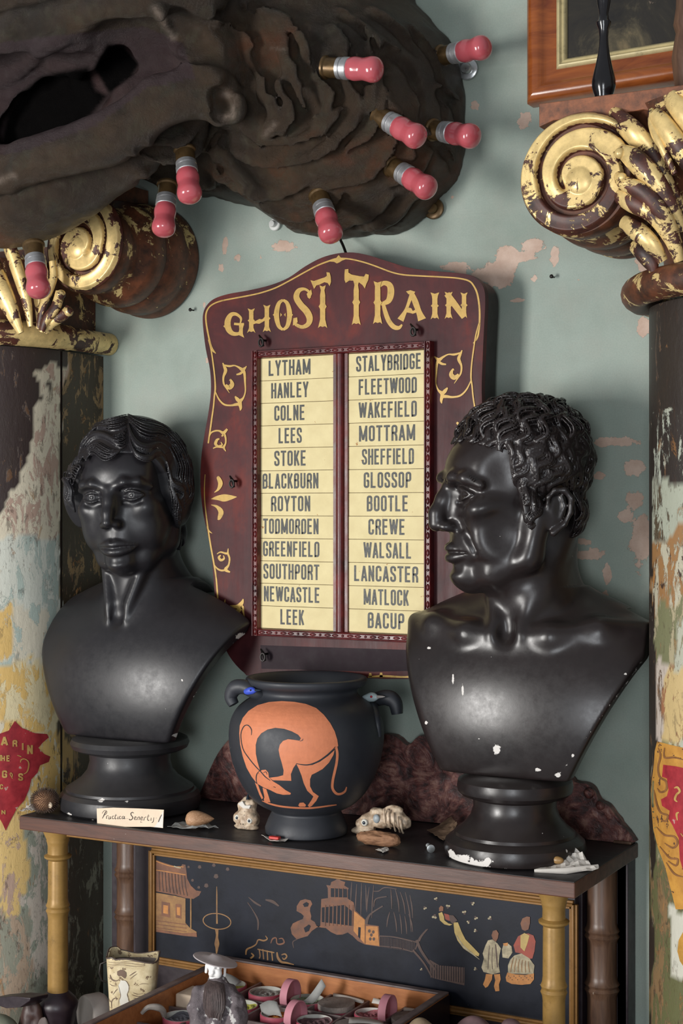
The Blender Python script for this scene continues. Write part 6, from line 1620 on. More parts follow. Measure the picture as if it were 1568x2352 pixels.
# gaping side: rim above, limb below
vc.path([q3(-60, 130, -.29), q3(430, 150, -.29)], [.085, .08], .01)
cpath([(-60, 110, -.36, 44), (60, 72, -.37, 40), (160, 48, -.375, 34), (270, 25, -.375, 36), (370, 5, -.36, 44), (460, -30, -.33, 60)], .03)
cpath([(-60, -10, -.30, 90), (150, -40, -.32, 90), (350, -60, -.32, 90)], .03)
cpath([(240, 190, -.37, 86), (300, 150, -.35, 80), (360, 130, -.345, 60)], .03, 'sub')
cpath([(-80, 260, -.32, 92), (20, 235, -.33, 96), (130, 225, -.335, 92), (220, 200, -.34, 60)], .02, 'sub')
for yy in range(60, 400, 38): vc.path([q3(-70, yy, -.235), q3(430 - max(0, yy - 200) * 1.2, yy, -.235)], .034, .01)
cpath([(255, 165, -.36, 34), (268, 160, -.19, 40)], .006, 'sub'); cpath([(275, 135, -.36, 30), (280, 138, -.19, 34)], .006, 'sub'); cpath([(298, 152, -.36, 18), (300, 150, -.19, 22)], .006, 'sub')
for a_, b_, r_ in ((30, 300, 48), (75, 262, 62), (125, 238, 66), (175, 228, 60), (215, 200, 40), (120, 280, 50)): cpath([(a_, b_, -.38, r_ * .9), (a_ + 8, b_, -.20, r_)], .008, 'sub')
for yy in range(60, 380, 30): vc.path([q3(-75, yy, -.212), q3(400 - max(0, yy - 200) * 1.2, yy, -.212)], .018, .008)
cpath([(480, 190, -.325, 26), (410, 192, -.35, 26), (340, 215, -.365, 26), (275, 268, -.375, 27), (200, 305, -.385, 29), (90, 345, -.39, 32), (-60, 388, -.39, 34)], .010)
cpath([(520, 240, -.30, 30), (430, 232, -.335, 34), (350, 265, -.355, 38), (285, 320, -.365, 40), (210, 345, -.385, 38), (110, 372, -.395, 40), (-60, 420, -.395, 42)], .010)
cpath([(430, 295, -.26, 46), (340, 335, -.285, 54), (250, 380, -.305, 62), (150, 432, -.315, 80), (60, 466, -.315, 88), (-60, 480, -.315, 92)], .018)
cpath([(300, 230, -.382, 3), (215, 325, -.41, 5), (100, 356, -.425, 6), (-60, 404, -.43, 6)], .010, 'sub')
Vc, Qc = vc.mesh(0); BC = BVHTree.FromPolygons([Vector(p) for p in Vc], [tuple(map(int, q)) for q in Qc])
def on_c(px, py, off=0.0):
    d = ray(px, py); L = np.linalg.norm(d); h_, n_, i, ds = BC.ray_cast(Vector(CAM), Vector(d / L))
    if h_ is None: return PY(px, py, -.03)
    return np.array(h_) - d / L * off
def ridge(pts, rr, k=.010, op='add', off=.0):
    P = catmull([(*p, r) for p, r in zip(pts, rr)], 5)
    vc.path([on_c(p[0], p[1], off) for p in P], [max(p[2], 2.5) * .00064 for p in P], k, op)
# inner lip, curled nostril and brow folds
ridge([(360, 20), (385, 55), (400, 95), (430, 130), (470, 158), (515, 185), (542, 215), (545, 250), (520, 275), (496, 268), (492, 240)], [12, 12, 12, 13, 14, 13, 12, 11, 10, 8, 5], .012, off=.004)
ridge([(505, 222), (515, 245), (505, 262)], [20, 18, 12], .010, 'sub', off=.0)
ridge([(410, 60), (440, 95), (470, 120)], [26, 24, 18], .02, 'sub')
ridge([(0, 190), (60, 150), (110, 100), (150, 90)], [8, 10, 10, 6], .012)
ridge([(120, 150), (180, 170), (225, 235)], [7, 9, 7], .012)
for pts, rr in (([(590, 110), (615, 150), (618, 210), (640, 255), (628, 290), (606, 312)], [6, 9, 11, 12, 11, 7]), ([(655, 60), (660, 130), (690, 190), (712, 240), (735, 300)], [8, 12, 12, 10, 7]), ([(560, 60), (575, 120), (600, 170), (604, 225)], [7, 9, 9, 6]),
                ([(700, 100), (735, 170), (760, 215), (748, 280)], [8, 10, 10, 6]), ([(690, 200), (702, 240), (690, 275)], [10, 12, 7]), ([(640, 190), (668, 225), (672, 270), (650, 300)], [7, 9, 9, 5]), ([(760, 60), (790, 110), (800, 190), (830, 250)], [8, 10, 10, 6]),
                ([(480, 30), (540, 60), (590, 100)], [10, 12, 8]), ([(560, 10), (640, 40), (700, 90)], [8, 10, 8])):
    ridge(pts, rr, .012, off=.003)
    ridge([(a + 16, b + 4) for a, b in pts], [r * .6 for r in rr], .010, 'sub', off=.002)
# overlapping leaf-like scales on the cheek
for pts in ([(300, 350), (360, 372), (430, 355), (480, 320), (500, 290)], [(320, 400), (400, 425), (490, 420), (505, 390), (495, 350)], [(500, 395), (560, 440), (640, 450), (700, 420)], [(510, 330), (590, 370), (690, 370), (780, 320), (820, 270)], [(560, 300), (640, 330), (720, 310), (780, 250)],
            [(600, 470), (680, 500), (760, 470), (830, 400)], [(640, 505), (740, 525), (840, 500), (900, 450)], [(760, 430), (850, 400), (900, 330), (905, 290)], [(830, 530), (900, 500), (960, 440), (985, 400)], [(900, 420), (960, 390), (1000, 330)], [(800, 340), (860, 300), (880, 220), (870, 150)],
            [(870, 90), (930, 140), (960, 210), (970, 280)], [(940, 60), (990, 120), (1015, 200), (1018, 260)], [(850, 20), (910, 60), (960, 110)], [(960, 300), (1010, 330), (1040, 380)], [(1000, 200), (1040, 230), (1052, 290)], [(780, 20), (840, 70), (880, 140)], [(820, 130), (850, 190), (850, 250)], [(900, 250), (940, 300), (950, 360)], [(330, 330), (400, 330), (450, 300)]):
    n = len(pts); ridge(pts, [6] + [10] * (n - 2) + [6], .010, off=.002)
    ridge([(a + 5, b + 13) for a, b in pts], [4] + [8] * (n - 2) + [4], .008, 'sub', off=.001)
sl = (slice(None),) * 3
X, Y, Z = np.meshgrid(*vc.ax, indexing='ij'); near = np.abs(vc.F) < .02
xx, yy, zz = X[near], Y[near], Z[near]
vc.F[near] += (0.0030 * fnoise(xx, yy, zz, 26, 2, 3) + .0016 * np.abs(fnoise(xx, yy * .6, zz * .6, 60, 8, 2))).astype(np.float32)
del X, Y, Z, near
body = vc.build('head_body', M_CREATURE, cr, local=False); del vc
Vb = vworld(body); px, py = proj(Vb)
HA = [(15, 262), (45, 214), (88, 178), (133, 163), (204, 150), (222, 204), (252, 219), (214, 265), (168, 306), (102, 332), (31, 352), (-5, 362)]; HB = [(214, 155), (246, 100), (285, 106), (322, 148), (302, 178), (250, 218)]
hole_shade = np.maximum(np.clip(np.where(inpoly(px, py, HA), 1, -1) * segdist(px, py, HA, True) / 12 + .3, 0, 1), np.clip(np.where(inpoly(px, py, HB), 1, -1) * segdist(px, py, HB, True) / 8 + .3, 0, 1)) * (Vb[:, 1] > -.375)
attr_f(body, 'hole_shade', hole_shade)  # mask for the painted-in shade of the two hollows
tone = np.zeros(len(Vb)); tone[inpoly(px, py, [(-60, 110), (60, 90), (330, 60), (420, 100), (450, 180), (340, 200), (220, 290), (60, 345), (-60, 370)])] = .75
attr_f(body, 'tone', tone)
wn = np.maximum.reduce([np.exp(-(segdist(px, py, q) / w_) ** 2) for q, w_ in (([(355, 15), (375, 50), (398, 85)], 8), ([(515, 215), (540, 225), (535, 265), (505, 268)], 9), ([(606, 312), (632, 285)], 6), ([(30, 405), (0, 415)], 8), ([(622, 112), (650, 112)], 3))])
attr_f(body, 'worn', wn * .9)
# fixings
for (px_, py_, nm, m_, R_) in ((632, 516, 'washer', M_WHITEPL, 15), (1075, 160, 'washer', M_STEEL, 24), (997, 480, 'washer', M_BRASS, 24)):
    c = PY(px_, py_, -.004); Mx = Matrix.Translation(Vector(c)) @ Matrix.Rotation(math.pi / 2, 4, 'X')
    MB().lathe([(0, 0), (R_ * .00066, 0), (R_ * .00066, .003), (R_ * .0006, .004), (R_ * .00035, .0045), (R_ * .00035, .010), (R_ * .0003, .012), (0, .0125)], Mx, 28).build('wall_fixing', m_, cr)
MB().prism([(1040, 147), (1068, 140), (1078, 150), (1074, 172), (1050, 176)], lambda a, b: PY(a, b, -.008), (0, .004, 0)).build('steel_lug', M_STEEL, cr, bevel=.001)
MB().prism([(966, 462), (990, 455), (1008, 470), (1004, 498), (980, 500)], lambda a, b: PY(a, b, -.003), (0, .003, 0)).build('iron_lug', M_IRON, cr, bevel=.001)
hw = thing('hanging_wire', 'short black wire running from the carved head down to the board', 'wire', PY(786, 580, -.06))
MB().tube([tuple(PY(a, b, y)) for a, b, y in catmull([(772, 530, -.02), (780, 548, -.03), (788, 565, -.045), (795, 584, -.062)], 4)], .0022, 8).build('wire', M_IRON, hw)
# pink lamps
BULBS = [((745, 155), (866, 160), 'pink lamp pointing right from the middle of the carved cheek'), ((1012, 129), (1098, 111), 'pink lamp above the steel lug at the upper right rim of the carving'), ((868, 266), (960, 316), 'pink lamp slanting down right, below the middle cheek lamp'),
         ((992, 298), (1076, 312), 'pink lamp sticking out over the right rim of the carving'), ((899, 381), (982, 433), 'lowest slanting pink lamp at the right, above the iron lug'), ((733, 447), (762, 545), 'pink lamp hanging just above the board peak'),
         ((424, 345), (437, 462), 'pink lamp hanging in front of the carving above the left scroll'), ((385, 423), (374, 540), 'pink lamp hanging against the wall just below its neighbour'), ((77, 562), (90, 679), 'pink lamp hanging over the gilded leaves of the left capital')]
PRS = [(0, 0), (.0165, 0), (.0165, .003), (.0142, .005), (.0138, .022), (.012, .024), (0, .024)]
PRC = [(0, .020), (.0130, .020), (.0130, .022), (.0150, .0225), (.0150, .0275), (.0136, .028), (.0136, .030), (.0156, .0305), (.0156, .0385), (.014, .040), (0, .040)]
PRG = [(0, .038), (.0142, .038)] + [tuple(p) for p in catmull([(.0152, .041), (.0166, .048), (.0158, .056), (.0154, .061), (.0168, .068), (.0180, .075), (.0164, .0825), (.0110, .0875), (.0045, .0897), (0.0001, .090)], 3)]
L0 = .090
for i, (b_, t_, lab) in enumerate(BULBS):
    P0 = on_c(b_[0], b_[1], -.004)
    if i in (7, 8): P0 = PY(b_[0], b_[1], -.20 if i == 7 else -.345)
    dep = (P0 - CAM) @ FV; lat = PD(t_[0], t_[1], dep) - PD(b_[0], b_[1], dep); l = np.linalg.norm(lat)
    d_ = ray(b_[0], b_[1]); d_ /= np.linalg.norm(d_)
    s_ = 1.0
    if l < L0: ax = lat - d_ * math.sqrt(max(L0 ** 2 - l ** 2, 0)) * .75
    else: ax = lat; s_ = l / L0
    ax = ax / np.linalg.norm(ax)
    q = Vector(ax).to_track_quat('Z', 'Y'); t = thing('pink_lamp', lab, 'light bulb', Vector(P0), rot=q.to_euler(), group='pink lamps on the carved head')
    t.scale = (s_,) * 3
    if i == 0:
        so = MB().lathe(PRS, None, 24).build('brass_socket', M_BRASS, t, local=True); so_m = so.data
        ca = MB().lathe(PRC, None, 28).build('metal_cap', M_CAPMETAL, t, local=True); ca_m = ca.data
        gl = MB().lathe(PRG, None, 32).build('glass', M_PINK, t, local=True); gl_m = gl.data
    else:
        for nm, me in (('brass_socket', so_m), ('metal_cap', ca_m), ('glass', gl_m)): link(nm, me, t)

# ------------------------------------------------------------------ picture, turned stands and nails at the upper right
pic = thing('framed_picture', 'dark landscape in a polished mahogany frame with pale gilt slip', 'picture', PY(1206, 236, 0))
yf = -.034
xa, za = PY(1206, 236, yf)[0], PY(1206, 236, yf)[2]; xb = PY(1272, 236, yf)[0]; fw = xb - xa; xr, ztop = xa + .42, za + .40
slope = 0.02
tl = lambda x: (x - xa) * slope
def bar(x0, z0, x1, z1, w_, prof, mat, nm, y_=yf):
    """mitred moulding; prof: (across 0..1, height)"""
    d = np.array([x1 - x0, z1 - z0]); L = np.linalg.norm(d); d /= L; n_ = np.array([-d[1], d[0]]); V = []
    for e, s_ in ((0, 1), (L, -1)):
        for a, h in prof:
            p = np.array([x0, z0]) + d * (e + s_ * a * w_) + n_ * a * w_; V.append((p[0], -h, p[1] + tl(p[0])))
    k = len(prof); m = MB(); m.add(V, [(i, (i + 1) % k, k + (i + 1) % k, k + i) for i in range(k)] + [tuple(range(k)), tuple(range(2 * k - 1, k - 1, -1))])
    return m.build(nm, mat, pic, smooth=50)
PF = [(0, .002), (0, .026), (.04, .031), (.15, .035), (.32, .036), (.46, .033), (.56, .028), (.64, .0255), (.80, .0245), (1.0, .0235), (1.0, .002)]
PS = [(0, .012), (0, .0245), (.15, .027), (.38, .0275), (.5, .024), (.62, .0235), (.75, .025), (.92, .023), (1, .019), (1, .012)]
C_ = [(xa, za), (xr, za), (xr, ztop), (xa, ztop)]
for i in range(4):
    a, b = C_[i], C_[(i + 1) % 4]; bar(*a, *b, fw, PF, M_PICWOOD, 'frame_rail')
ins_ = [(xa + fw, za + fw), (xr - fw, za + fw), (xr - fw, ztop - fw), (xa + fw, ztop - fw)]; sw_ = PY(1293, 140, -.025)[0] - PY(1271, 140, -.025)[0]
for i in range(4):
    a, b = ins_[i], ins_[(i + 1) % 4]; bar(*a, *b, sw_, PS, M_SLIP, 'gilt_slip')
n = NT('dark_landscape_canvas'); f = n.noise(9, 8, .7, .8); g = n.noise(30, 6, .7)
c = n.ramp(f, [(.35, (.012, .011, .012)), (.52, (.028, .024, .018)), (.62, (.085, .070, .042)), (.72, (.20, .15, .08))])
c = n.mix(n.ramp(g, [(.66, 0.0), (.70, .7)]), c, (.30, .22, .16))
M_CANV = n.set(color=c, rough=.3)
MB().box((xa + fw + sw_ * .8, -.018, za + fw + sw_ * .8), (xr - fw - sw_ * .8, -.014, ztop - fw)).build('canvas', M_CANV, pic)
def turned(name, label, px_, pybase, y, prof, mat, k):
    b = PY(px_, pybase, y); b[2] = ZAB - .002
    t = thing(name, label, 'candlestick', b)
    MB().lathe([(r * k, z * k) for r, z in prof], Matrix.Translation(Vector(b)), 40).build('turned_stem', mat, t, smooth=35)
    return t
SP = [(0, 0), (70, 0), (72, 2), (64, 9), (40, 14), (33, 17), (31, 22), (26, 24), (24, 28), (21, 33), (22, 40), (25, 48), (28.5, 60), (28.5, 75), (25, 92), (20, 112), (15, 135), (11.5, 160), (10.5, 180), (12, 198), (17, 210), (18, 216), (13, 222), (11, 235), (16, 262), (20, 300), (18, 330), (14, 350)]
turned('ebony_candlestick', 'slim ebonised turned candlestick on the right capital', 1386, 205, -.19, SP, M_EBONY, .00054)
SP2 = [(0, 0), (62, 0), (62, 8), (50, 20), (46, 40), (50, 70), (54, 110), (48, 150), (44, 170), (50, 190), (44, 230), (40, 350)]
turned('brown_turned_post', 'thick brown turned post on the right capital at the picture edge', 1595, 200, -.17, SP2, M_POST, .00054)
for (a, b, lab) in ((1272, 637, 'bent black nail in the wall right of the board'), (445, 713, 'black nail in the wall left of the board')):
    p = PY(a, b, 0); t = thing('wall_nail', lab, 'nail', p)
    MB().tube([p, p + np.array([0, -.010, .0]), p + np.array([.002, -.012, -.002])], .0012, 6).build('nail_shank', M_IRON, t)
    MB().sphere(p + np.array([0, -.011, 0]), (.003, .0015, .003), 10, 6).build('nail_head', M_IRON, t)
# ------------------------------------------------------------------ colour tray on the lower ledge
TX0, TX1, TY1, TY0 = -1.2926, -.913, -.09, -.56
M_TRAYIN = mat_wood('orange_cedar', (0.36, 0.12, 0.035), (0.56, 0.22, 0.075), 14, .45, (1, 5, 5))
M_TRAYRIM = simple('dusty_grey_brown_rim', (0.235, 0.185, 0.180), .5, .35, 40, c2=(.12, .08, .075))
tray = thing('colour_tray', 'wooden compartment tray full of pink-sided pigment pots', 'tray', ((TX0 + TX1) / 2, (TY0 + TY1) / 2, LZ))
zr = .804; zd = .7755; zf = .742
MB().box((TX0, TY0, LZ), (TX1, TY1, zf)).build('tray_floor', M_TRAYIN, tray)
wt = .011
for lo, hi in (((TX0, TY1 - wt), (TX1, TY1)), ((TX0, TY0), (TX1, TY0 + wt)), ((TX0, TY0 + wt), (TX0 + wt, TY1 - wt)), ((TX1 - wt, TY0 + wt), (TX1, TY1 - wt))):
    MB().box((*lo, zf), (*hi, zr - .003)).build('side_wall', M_TRAYIN, tray, smooth=0)
    MB().box((lo[0] - .0004, lo[1] - .0004, zr - .003), (hi[0] + .0004, hi[1] + .0004, zr)).build('rim', M_TRAYRIM, tray, smooth=0, bevel=.001)
MB().box((TX1 + .0003, TY0, LZ), (TX1 + .0018, TY1, zr - .004)).build('outer_skin', M_DARKWOOD, tray, smooth=0)
MB().box((TX0 - .0018, TY0, LZ), (TX0 - .0003, TY1, zr - .004)).build('outer_skin', M_DARKWOOD, tray, smooth=0)
XD = [-1.222, -1.160, -1.099, -1.037, -.976]; YD = [-.180, -.259, -.338, -.417]
for x in XD: MB().box((x - .002, TY0 + wt, zf), (x + .002, TY1 - wt, zd + .0006)).build('divider', M_TRAYRIM, tray, smooth=0, bevel=.0005)
for y in YD: MB().box((TX0 + wt, y - .002, zf), (TX1 - wt, y + .002, zd)).build('divider', M_TRAYRIM, tray, smooth=0, bevel=.0005)
M_POT = simple('raspberry_pot_card', (0.55, 0.10, 0.15), .55, .2, 40); M_LID = simple('pale_pink_lid', (0.72, 0.30, 0.36), .6, .15, 40); M_POTIN = simple('white_pot_lining', (0.72, 0.72, 0.66), .6, .15, 60)
def pig(nm, c, c2=None): return simple(nm, c, .85, .35, 90, c2=c2, bump=.6, bdist=.003)
PG = dict(yellow=pig('yellow_pigment', (.72, .70, .10), (.40, .40, .10)), grey=pig('grey_pigment', (.40, .38, .35)), green=pig('green_pigment', (.10, .30, .12), (.45, .5, .4)), dust=pig('dusty_brown_pigment', (.33, .28, .25)), rose=pig('rose_pigment', (.50, .17, .19), (.24, .10, .11)),
          maroon=pig('maroon_pigment', (.20, .11, .12)), orange=pig('orange_pigment', (.80, .28, .05)), slate=pig('slate_pigment', (.16, .155, .18)))
POT = [(0, 0), (.0262, 0), (.0266, .002), (.0266, .033), (.0262, .0345), (.0252, .0345), (.0250, .033)]
def pot(x, y, col, lab, lid=False, z=zf, r=1.0, tilt=0.0, fill=.030):
    t = thing('pigment_pot', lab, 'pot', (x, y, z), rot=(tilt, 0, 0), group='pigment pots in the tray')
    R_ = Matrix.Identity(4)
    MB().lathe([(a * r, b) for a, b in POT] + [(.0246 * r, .004), (0, .004)], R_, 36).build('pot_wall', M_POT, t, local=True, smooth=40)
    MB().lathe([(.0253 * r, .0347), (.0244 * r, .0347), (.0241 * r, .012)], R_, 36, caps=False).build('pot_lining', M_POTIN, t, local=True, smooth=40, fixn=False)
    if lid:
        MB().lathe([(0, .0305), (.0272 * r, .0305), (.0274 * r, .037), (.0268 * r, .0382), (0, .0382)], R_, 36).build('pot_lid', PG[col], t, local=True, smooth=40)
    else:
        G = []
        for i in range(9):
            G.append([((.0248 * r) * i / 8 * math.cos(a), (.0248 * r) * i / 8 * math.sin(a), fill + .0025 * math.sin(3 * a + x * 90) * (i / 8) + .002 * math.cos(i * 2.1 + a * 2)) for a in np.linspace(0, 6.2832, 29)])
        MB().grid(np.array(G)).build('pigment', PG[col], t, local=True, smooth=0, fixn=False)
    return t
pot(-1.257, -.135, 'yellow', 'pot of yellow pigment with white lining, in the far left cell of the tray', fill=.027)
pot(-1.191, -.137, 'grey', 'pot of pale grey pigment, second from the left along the tray back')
pot(-1.118, -.140, 'green', 'pot of green pigment holding a curled paper strip', fill=.028)
pot(-1.068, -.143, 'dust', 'closed grey-topped pot in the middle of the tray back row', lid=True)
pot(-1.008, -.150, 'rose', 'pot of rose pink pigment in the back row right of centre', r=.9)
pot(-.945, -.150, 'dust', 'closed grey-topped pot in the back right cell of the tray', lid=True)
pot(-1.191, -.210, 'yellow', 'pot of bright yellow pigment in the second row beside the figurine')
pot(-1.126, -.214, 'orange', 'pot of orange pigment under a folded paper', r=.93)
pot(-1.064, -.216, 'maroon', 'pot of dull maroon pigment in the second row')
pot(-1.240, -.290, 'slate', 'pot of slate grey pigment left of the figurine')
pot(-1.004, -.216, 'dust', 'half hidden grey pot under white paper in the second row', r=.9, lid=True)
def lid_standing(px, py, y, rot, lab):
    c = PY(px, py, y); t = thing('pot_lid', lab, 'lid', c, rot=(math.pi / 2, 0, rot), group='pink lids standing on edge')
    MB().lathe([(0, 0), (.0225, 0), (.0232, .0006), (.0232, .012), (.0218, .012), (.0218, .0016), (0, .0016)], Matrix.Translation((0, 0, -.005)), 36).build('lid_wall', M_LID, t, local=True, smooth=40)
lid_standing(665, 2285, -.148, math.radians(92), 'pale pink lid on edge beside the green pigment pot')
lid_standing(677, 2335, -.222, math.radians(88), 'pale pink lid on edge beside the orange pigment pot')
lid_standing(888, 2322, -.150, math.radians(94), 'pale pink lid on edge beside the rose pigment pot')
def sheet(name, lab, quad, mat, curve=0.0, n=10, side=(0, 0, 1)):
    """a strip of paper through four picture points with depths: (px,py,y)"""
    q = [PY(*p) for p in quad]; c = np.mean(q, 0); t = thing(name, lab, 'paper', c)
    G = np.zeros((n, 3, 3)); s_ = np.array(side, float)
    for i in range(n):
        u = i / (n - 1)
        for j in range(3):
            v = j / 2; G[i, j] = (q[0] * (1 - v) + q[1] * v) * (1 - u) + (q[3] * (1 - v) + q[2] * v) * u + s_ * curve * math.sin(math.pi * u)
    m = MB().grid(G).build('paper_sheet', mat, t, smooth=60, fixn=False); s2 = m.modifiers.new('thickness', 'SOLIDIFY'); s2.thickness = .0005
sheet('paper_strip', 'curled grey paper strip rising from the green pigment pot', [(690, 2300, -.155), (712, 2304, -.155), (748, 2265, -.14), (738, 2248, -.14)], M_PAPERG, -.010, side=(.4, 0, 1))
sheet('folded_paper', 'folded grey ribbed paper over the orange pigment pot', [(596, 2308, -.215), (604, 2340, -.225), (648, 2336, -.225), (636, 2301, -.215)], M_PAPERG, .004)
sheet('white_paper', 'white ruled paper in the second row right of the maroon pot', [(802, 2336, -.20), (800, 2350, -.235), (884, 2356, -.235), (876, 2345, -.20)], M_PAPERW, .002)
sheet('white_paper', 'white card slip behind the closed grey pot, back row', [(765, 2281, -.11), (764, 2290, -.115), (835, 2306, -.115), (836, 2297, -.11)], M_PAPERW, .001)
sheet('white_paper', 'small white card slip behind the rose pigment pot', [(857, 2292, -.11), (853, 2304, -.115), (884, 2312, -.115), (886, 2302, -.11)], M_PAPERW, .001)
sheet('white_paper', 'white slip leaning in the yellow pot behind the figurine', [(518, 2235, -.15), (512, 2262, -.16), (535, 2268, -.155), (555, 2255, -.14)], M_PAPERG, .002)
sheet('white_paper', 'white card slip in the back right cell of the tray', [(927, 2313, -.11), (925, 2322, -.115), (975, 2333, -.115), (978, 2324, -.11)], M_PAPERW, .001)
bx = thing('cream_block', 'small cream block behind the slate pigment pot', 'block', (-1.262, -.225, zf))
MB().box((-1.278, -.250, zf), (-1.240, -.205, zf + .050)).build('block_body', M_PAPER, bx, bevel=.003)
cl = thing('bone_clip', 'pale hooked bone clip over the left rim of the tray', 'clip', (TX0, -.30, zr))
MB().tube([tuple(p) for p in catmull([PY(325, 2328, -.335), PY(340, 2314, -.33), PY(362, 2314, -.32), PY(374, 2322, -.31), PY(378, 2342, -.30)], 4)], [.005 * x for x in np.interp(np.linspace(0, 1, 17), [0, .5, .8, 1], [.5, 1, .9, .4])], 8).build('clip_body', simple('grey_bone', (.50, .45, .40), .6, .3), cl)
# ------------------------------------------------------------------ robed figurine with a wide hat
fc = PD(497, 2300, 1.99); fg = thing('sage_figurine', 'small bearded sage figurine with a white face and wide pale hat', 'figurine', (fc[0], fc[1], zf), TH)
M_ROBE = simple('grey_violet_robe', (.17, .14, .15), .6, .6, 60, c2=(.055, .042, .045), specks=((.5, .48, .46), .60, 60), bump=.6, bdist=.003)
M_BISC = simple('white_biscuit', (.82, .80, .78), .4, .06); M_BEARD = mat_wood('dark_beard', (.030, .020, .020), (.11, .075, .07), 60, .45, (3, 3, .4), bump=.7)
kf = 1.99 / FPX; zo = lambda py: 1.5 - (py - HY) * kf - zf
xo = lambda px: (px - 497) * kf
v = Vox((-.042, -.035, 0), (.042, .038, zo(2235)), .0012)
v.cap((0, 0, .02), (0, 0, zo(2290)), .026, .021, .01); v.cap((0, 0, zo(2300)), (0, 0, zo(2256)), .020, .012, .01)
v.path([(xo(455), -.004, zo(2275)), (xo(452), -.010, zo(2310)), (xo(462), -.018, zo(2352)), (xo(475), -.020, zo(2380))], [.008, .010, .011, .010], .008)
v.path([(xo(528), -.004, zo(2272)), (xo(545), -.010, zo(2300)), (xo(548), -.018, zo(2330)), (xo(535), -.020, zo(2370))], [.008, .010, .012, .012], .008)
v.ell((xo(500), -.022, zo(2335)), (.012, .008, .014), .004)
X, Y, Z = v.xyz((slice(None),) * 3); v.F += (.0016 * fnoise(X + 0 * Y + 0 * Z, Y + 0 * X + 0 * Z, Z + 0 * X + 0 * Y, 110, 6, 2)).astype(np.float32)
v.plane((0, 0, .0006), (0, 0, -1)); v.build('robe', M_ROBE, fg)
v = Vox((-.02, -.026, zo(2258)), (.026, .02, zo(2185)), .0007)
cz = zo(2222)
v.ell((xo(494), -.002, cz + .004), (.0098, .0100, .0125), 0); v.cap((xo(494), 0, cz - .004), (xo(494), 0, zo(2255)), .0078, .0080, .003)
v.ell((xo(487), -.0088, cz - .005), (.0042, .0040, .0045), .003); v.ell((xo(502), -.0085, cz - .005), (.0050, .0045, .0065), .003)
v.cap((xo(491), -.0098, cz + .002), (xo(490), -.0125, cz - .003), .0013, .0020, .002)
for s_ in (-1, 1): v.ell((xo(492) + s_ * .0042, -.0108, cz + .0025), (.0026, .0016, .0013), .001, 'sub')
v.path([(xo(512), 0, cz + .004), (xo(517), -.001, cz), (xo(516), -.001, cz - .010), (xo(510), 0, cz - .013)], [.0016, .0018, .0018, .0015], .001)
v.path([(xo(474), 0, cz + .003), (xo(473), 0, cz - .006)], [.0018, .0018], .001)
v.build('head', M_BISC, fg)
mb = MB(); rs = random.Random(2)
for i in range(60):
    a = -2.6 + 2.1 * i / 59; r0 = .0090
    p = [(xo(494) + r0 * math.cos(a) * 1.0, -.001 + r0 * math.sin(a), zo(2249)), (xo(494) + .014 * math.cos(a), .012 * math.sin(a) - .008, zo(2262)), (xo(496) + .013 * math.cos(a) + rs.uniform(-.002, .002), -.022 + .006 * math.sin(a), zo(2300)), (xo(498) + .007 * math.cos(a) + rs.uniform(-.002, .002), -.028, zo(rs.uniform(2318, 2334)))]
    mb.tube([tuple(x) for x in catmull(p, 3)], [.0012] * 4 + [.0016] * 4 + [.0008, .0004], 5)
tag(mb.build('beard', M_BEARD, fg, local=True), kind='stuff')
Mh = Matrix.Translation((xo(495), 0, zo(2203))) @ Matrix.Rotation(math.radians(14), 4, 'Y') @ Matrix.Rotation(math.radians(-2), 4, 'X')
MB().lathe([(0, .006), (.006, .0055), (.010, .002), (.020, .0008), (.029, -.0005), (.0295, -.0016), (.028, -.002), (.010, -.0015), (0, -.001)], Mh, 40).build('hat', simple('lilac_grey_hat', (.50, .44, .44), .5, .2, 50), fg, local=True)
MB().sphere((xo(538), -.01, zo(2345)), .0035).build('turquoise_bead', simple('turquoise', (.12, .62, .52), .3, .1), fg, local=True)
# ------------------------------------------------------------------ engraved horn beaker
M_HORN = simple('engraved_ivory', (.80, .68, .44), .42, .22, 50, c2=(.50, .38, .20), specks=((.22, .15, .09), .62, 110))
M_ENG = simple('engraving_brown', (.20, .13, .09), .5, .3)
uc = PD(303, 2300, 2.27); cup = thing('engraved_beaker', 'ivory beaker engraved with a draped figure, wavy dark rim', 'beaker', (uc[0], uc[1], LZ), TH)
kc = 2.27 / FPX; hx = lambda px: (px - 300) * kc; hz = lambda py: 1.5 - (py - HY) * kc - LZ
def sect(zf_, n=48):
    """squarish tapering section; 0 at the foot, 1 at the mouth"""
    R = .0285 + .011 * zf_; out = []
    for i in range(n):
        a = 2 * math.pi * i / n; c_, s_ = math.cos(a), math.sin(a); e = 1 / (abs(c_) ** 4 + abs(s_) ** 4) ** .25 * .92
        out.append((R * c_ * e * (1.0 if c_ < 0 else 1.0 + .10 * zf_), R * s_ * e * .72, a))
    return out
ztop_ = hz(2196); G = []; Gi = []
for j in range(22):
    u = j / 21; row = []; ri = []
    for (x, y, a) in sect(u):
        wv = (.0035 * math.sin(3 * a + .6) + .004 * (math.cos(a) < -.6)) * u ** 6
        row.append((x, y, ztop_ * u + wv)); ri.append((x * .93, y * .90, (ztop_ * u + wv) if j == 21 else max(.004, ztop_ * u)))
    G.append(row); Gi.append(ri)
G = np.array(G); Gi = np.array(Gi)
mb = MB().grid(np.concatenate([G, Gi[::-1]]), wrap=True)
cb_ = mb.build('beaker_wall', M_HORN, cup, local=True, smooth=60)
MB().grid(Gi[3:21] * np.array([.995, .995, 1.0]), wrap=True).build('dark_inside', simple('horn_inside', (.20, .16, .14), .6, .3), cup, local=True, smooth=60)
mb = MB()
for pts in ([(x * 1.0, y, z) for x, y, z in G[21]],): mb.tube(pts + [pts[0]], .0012, 6)
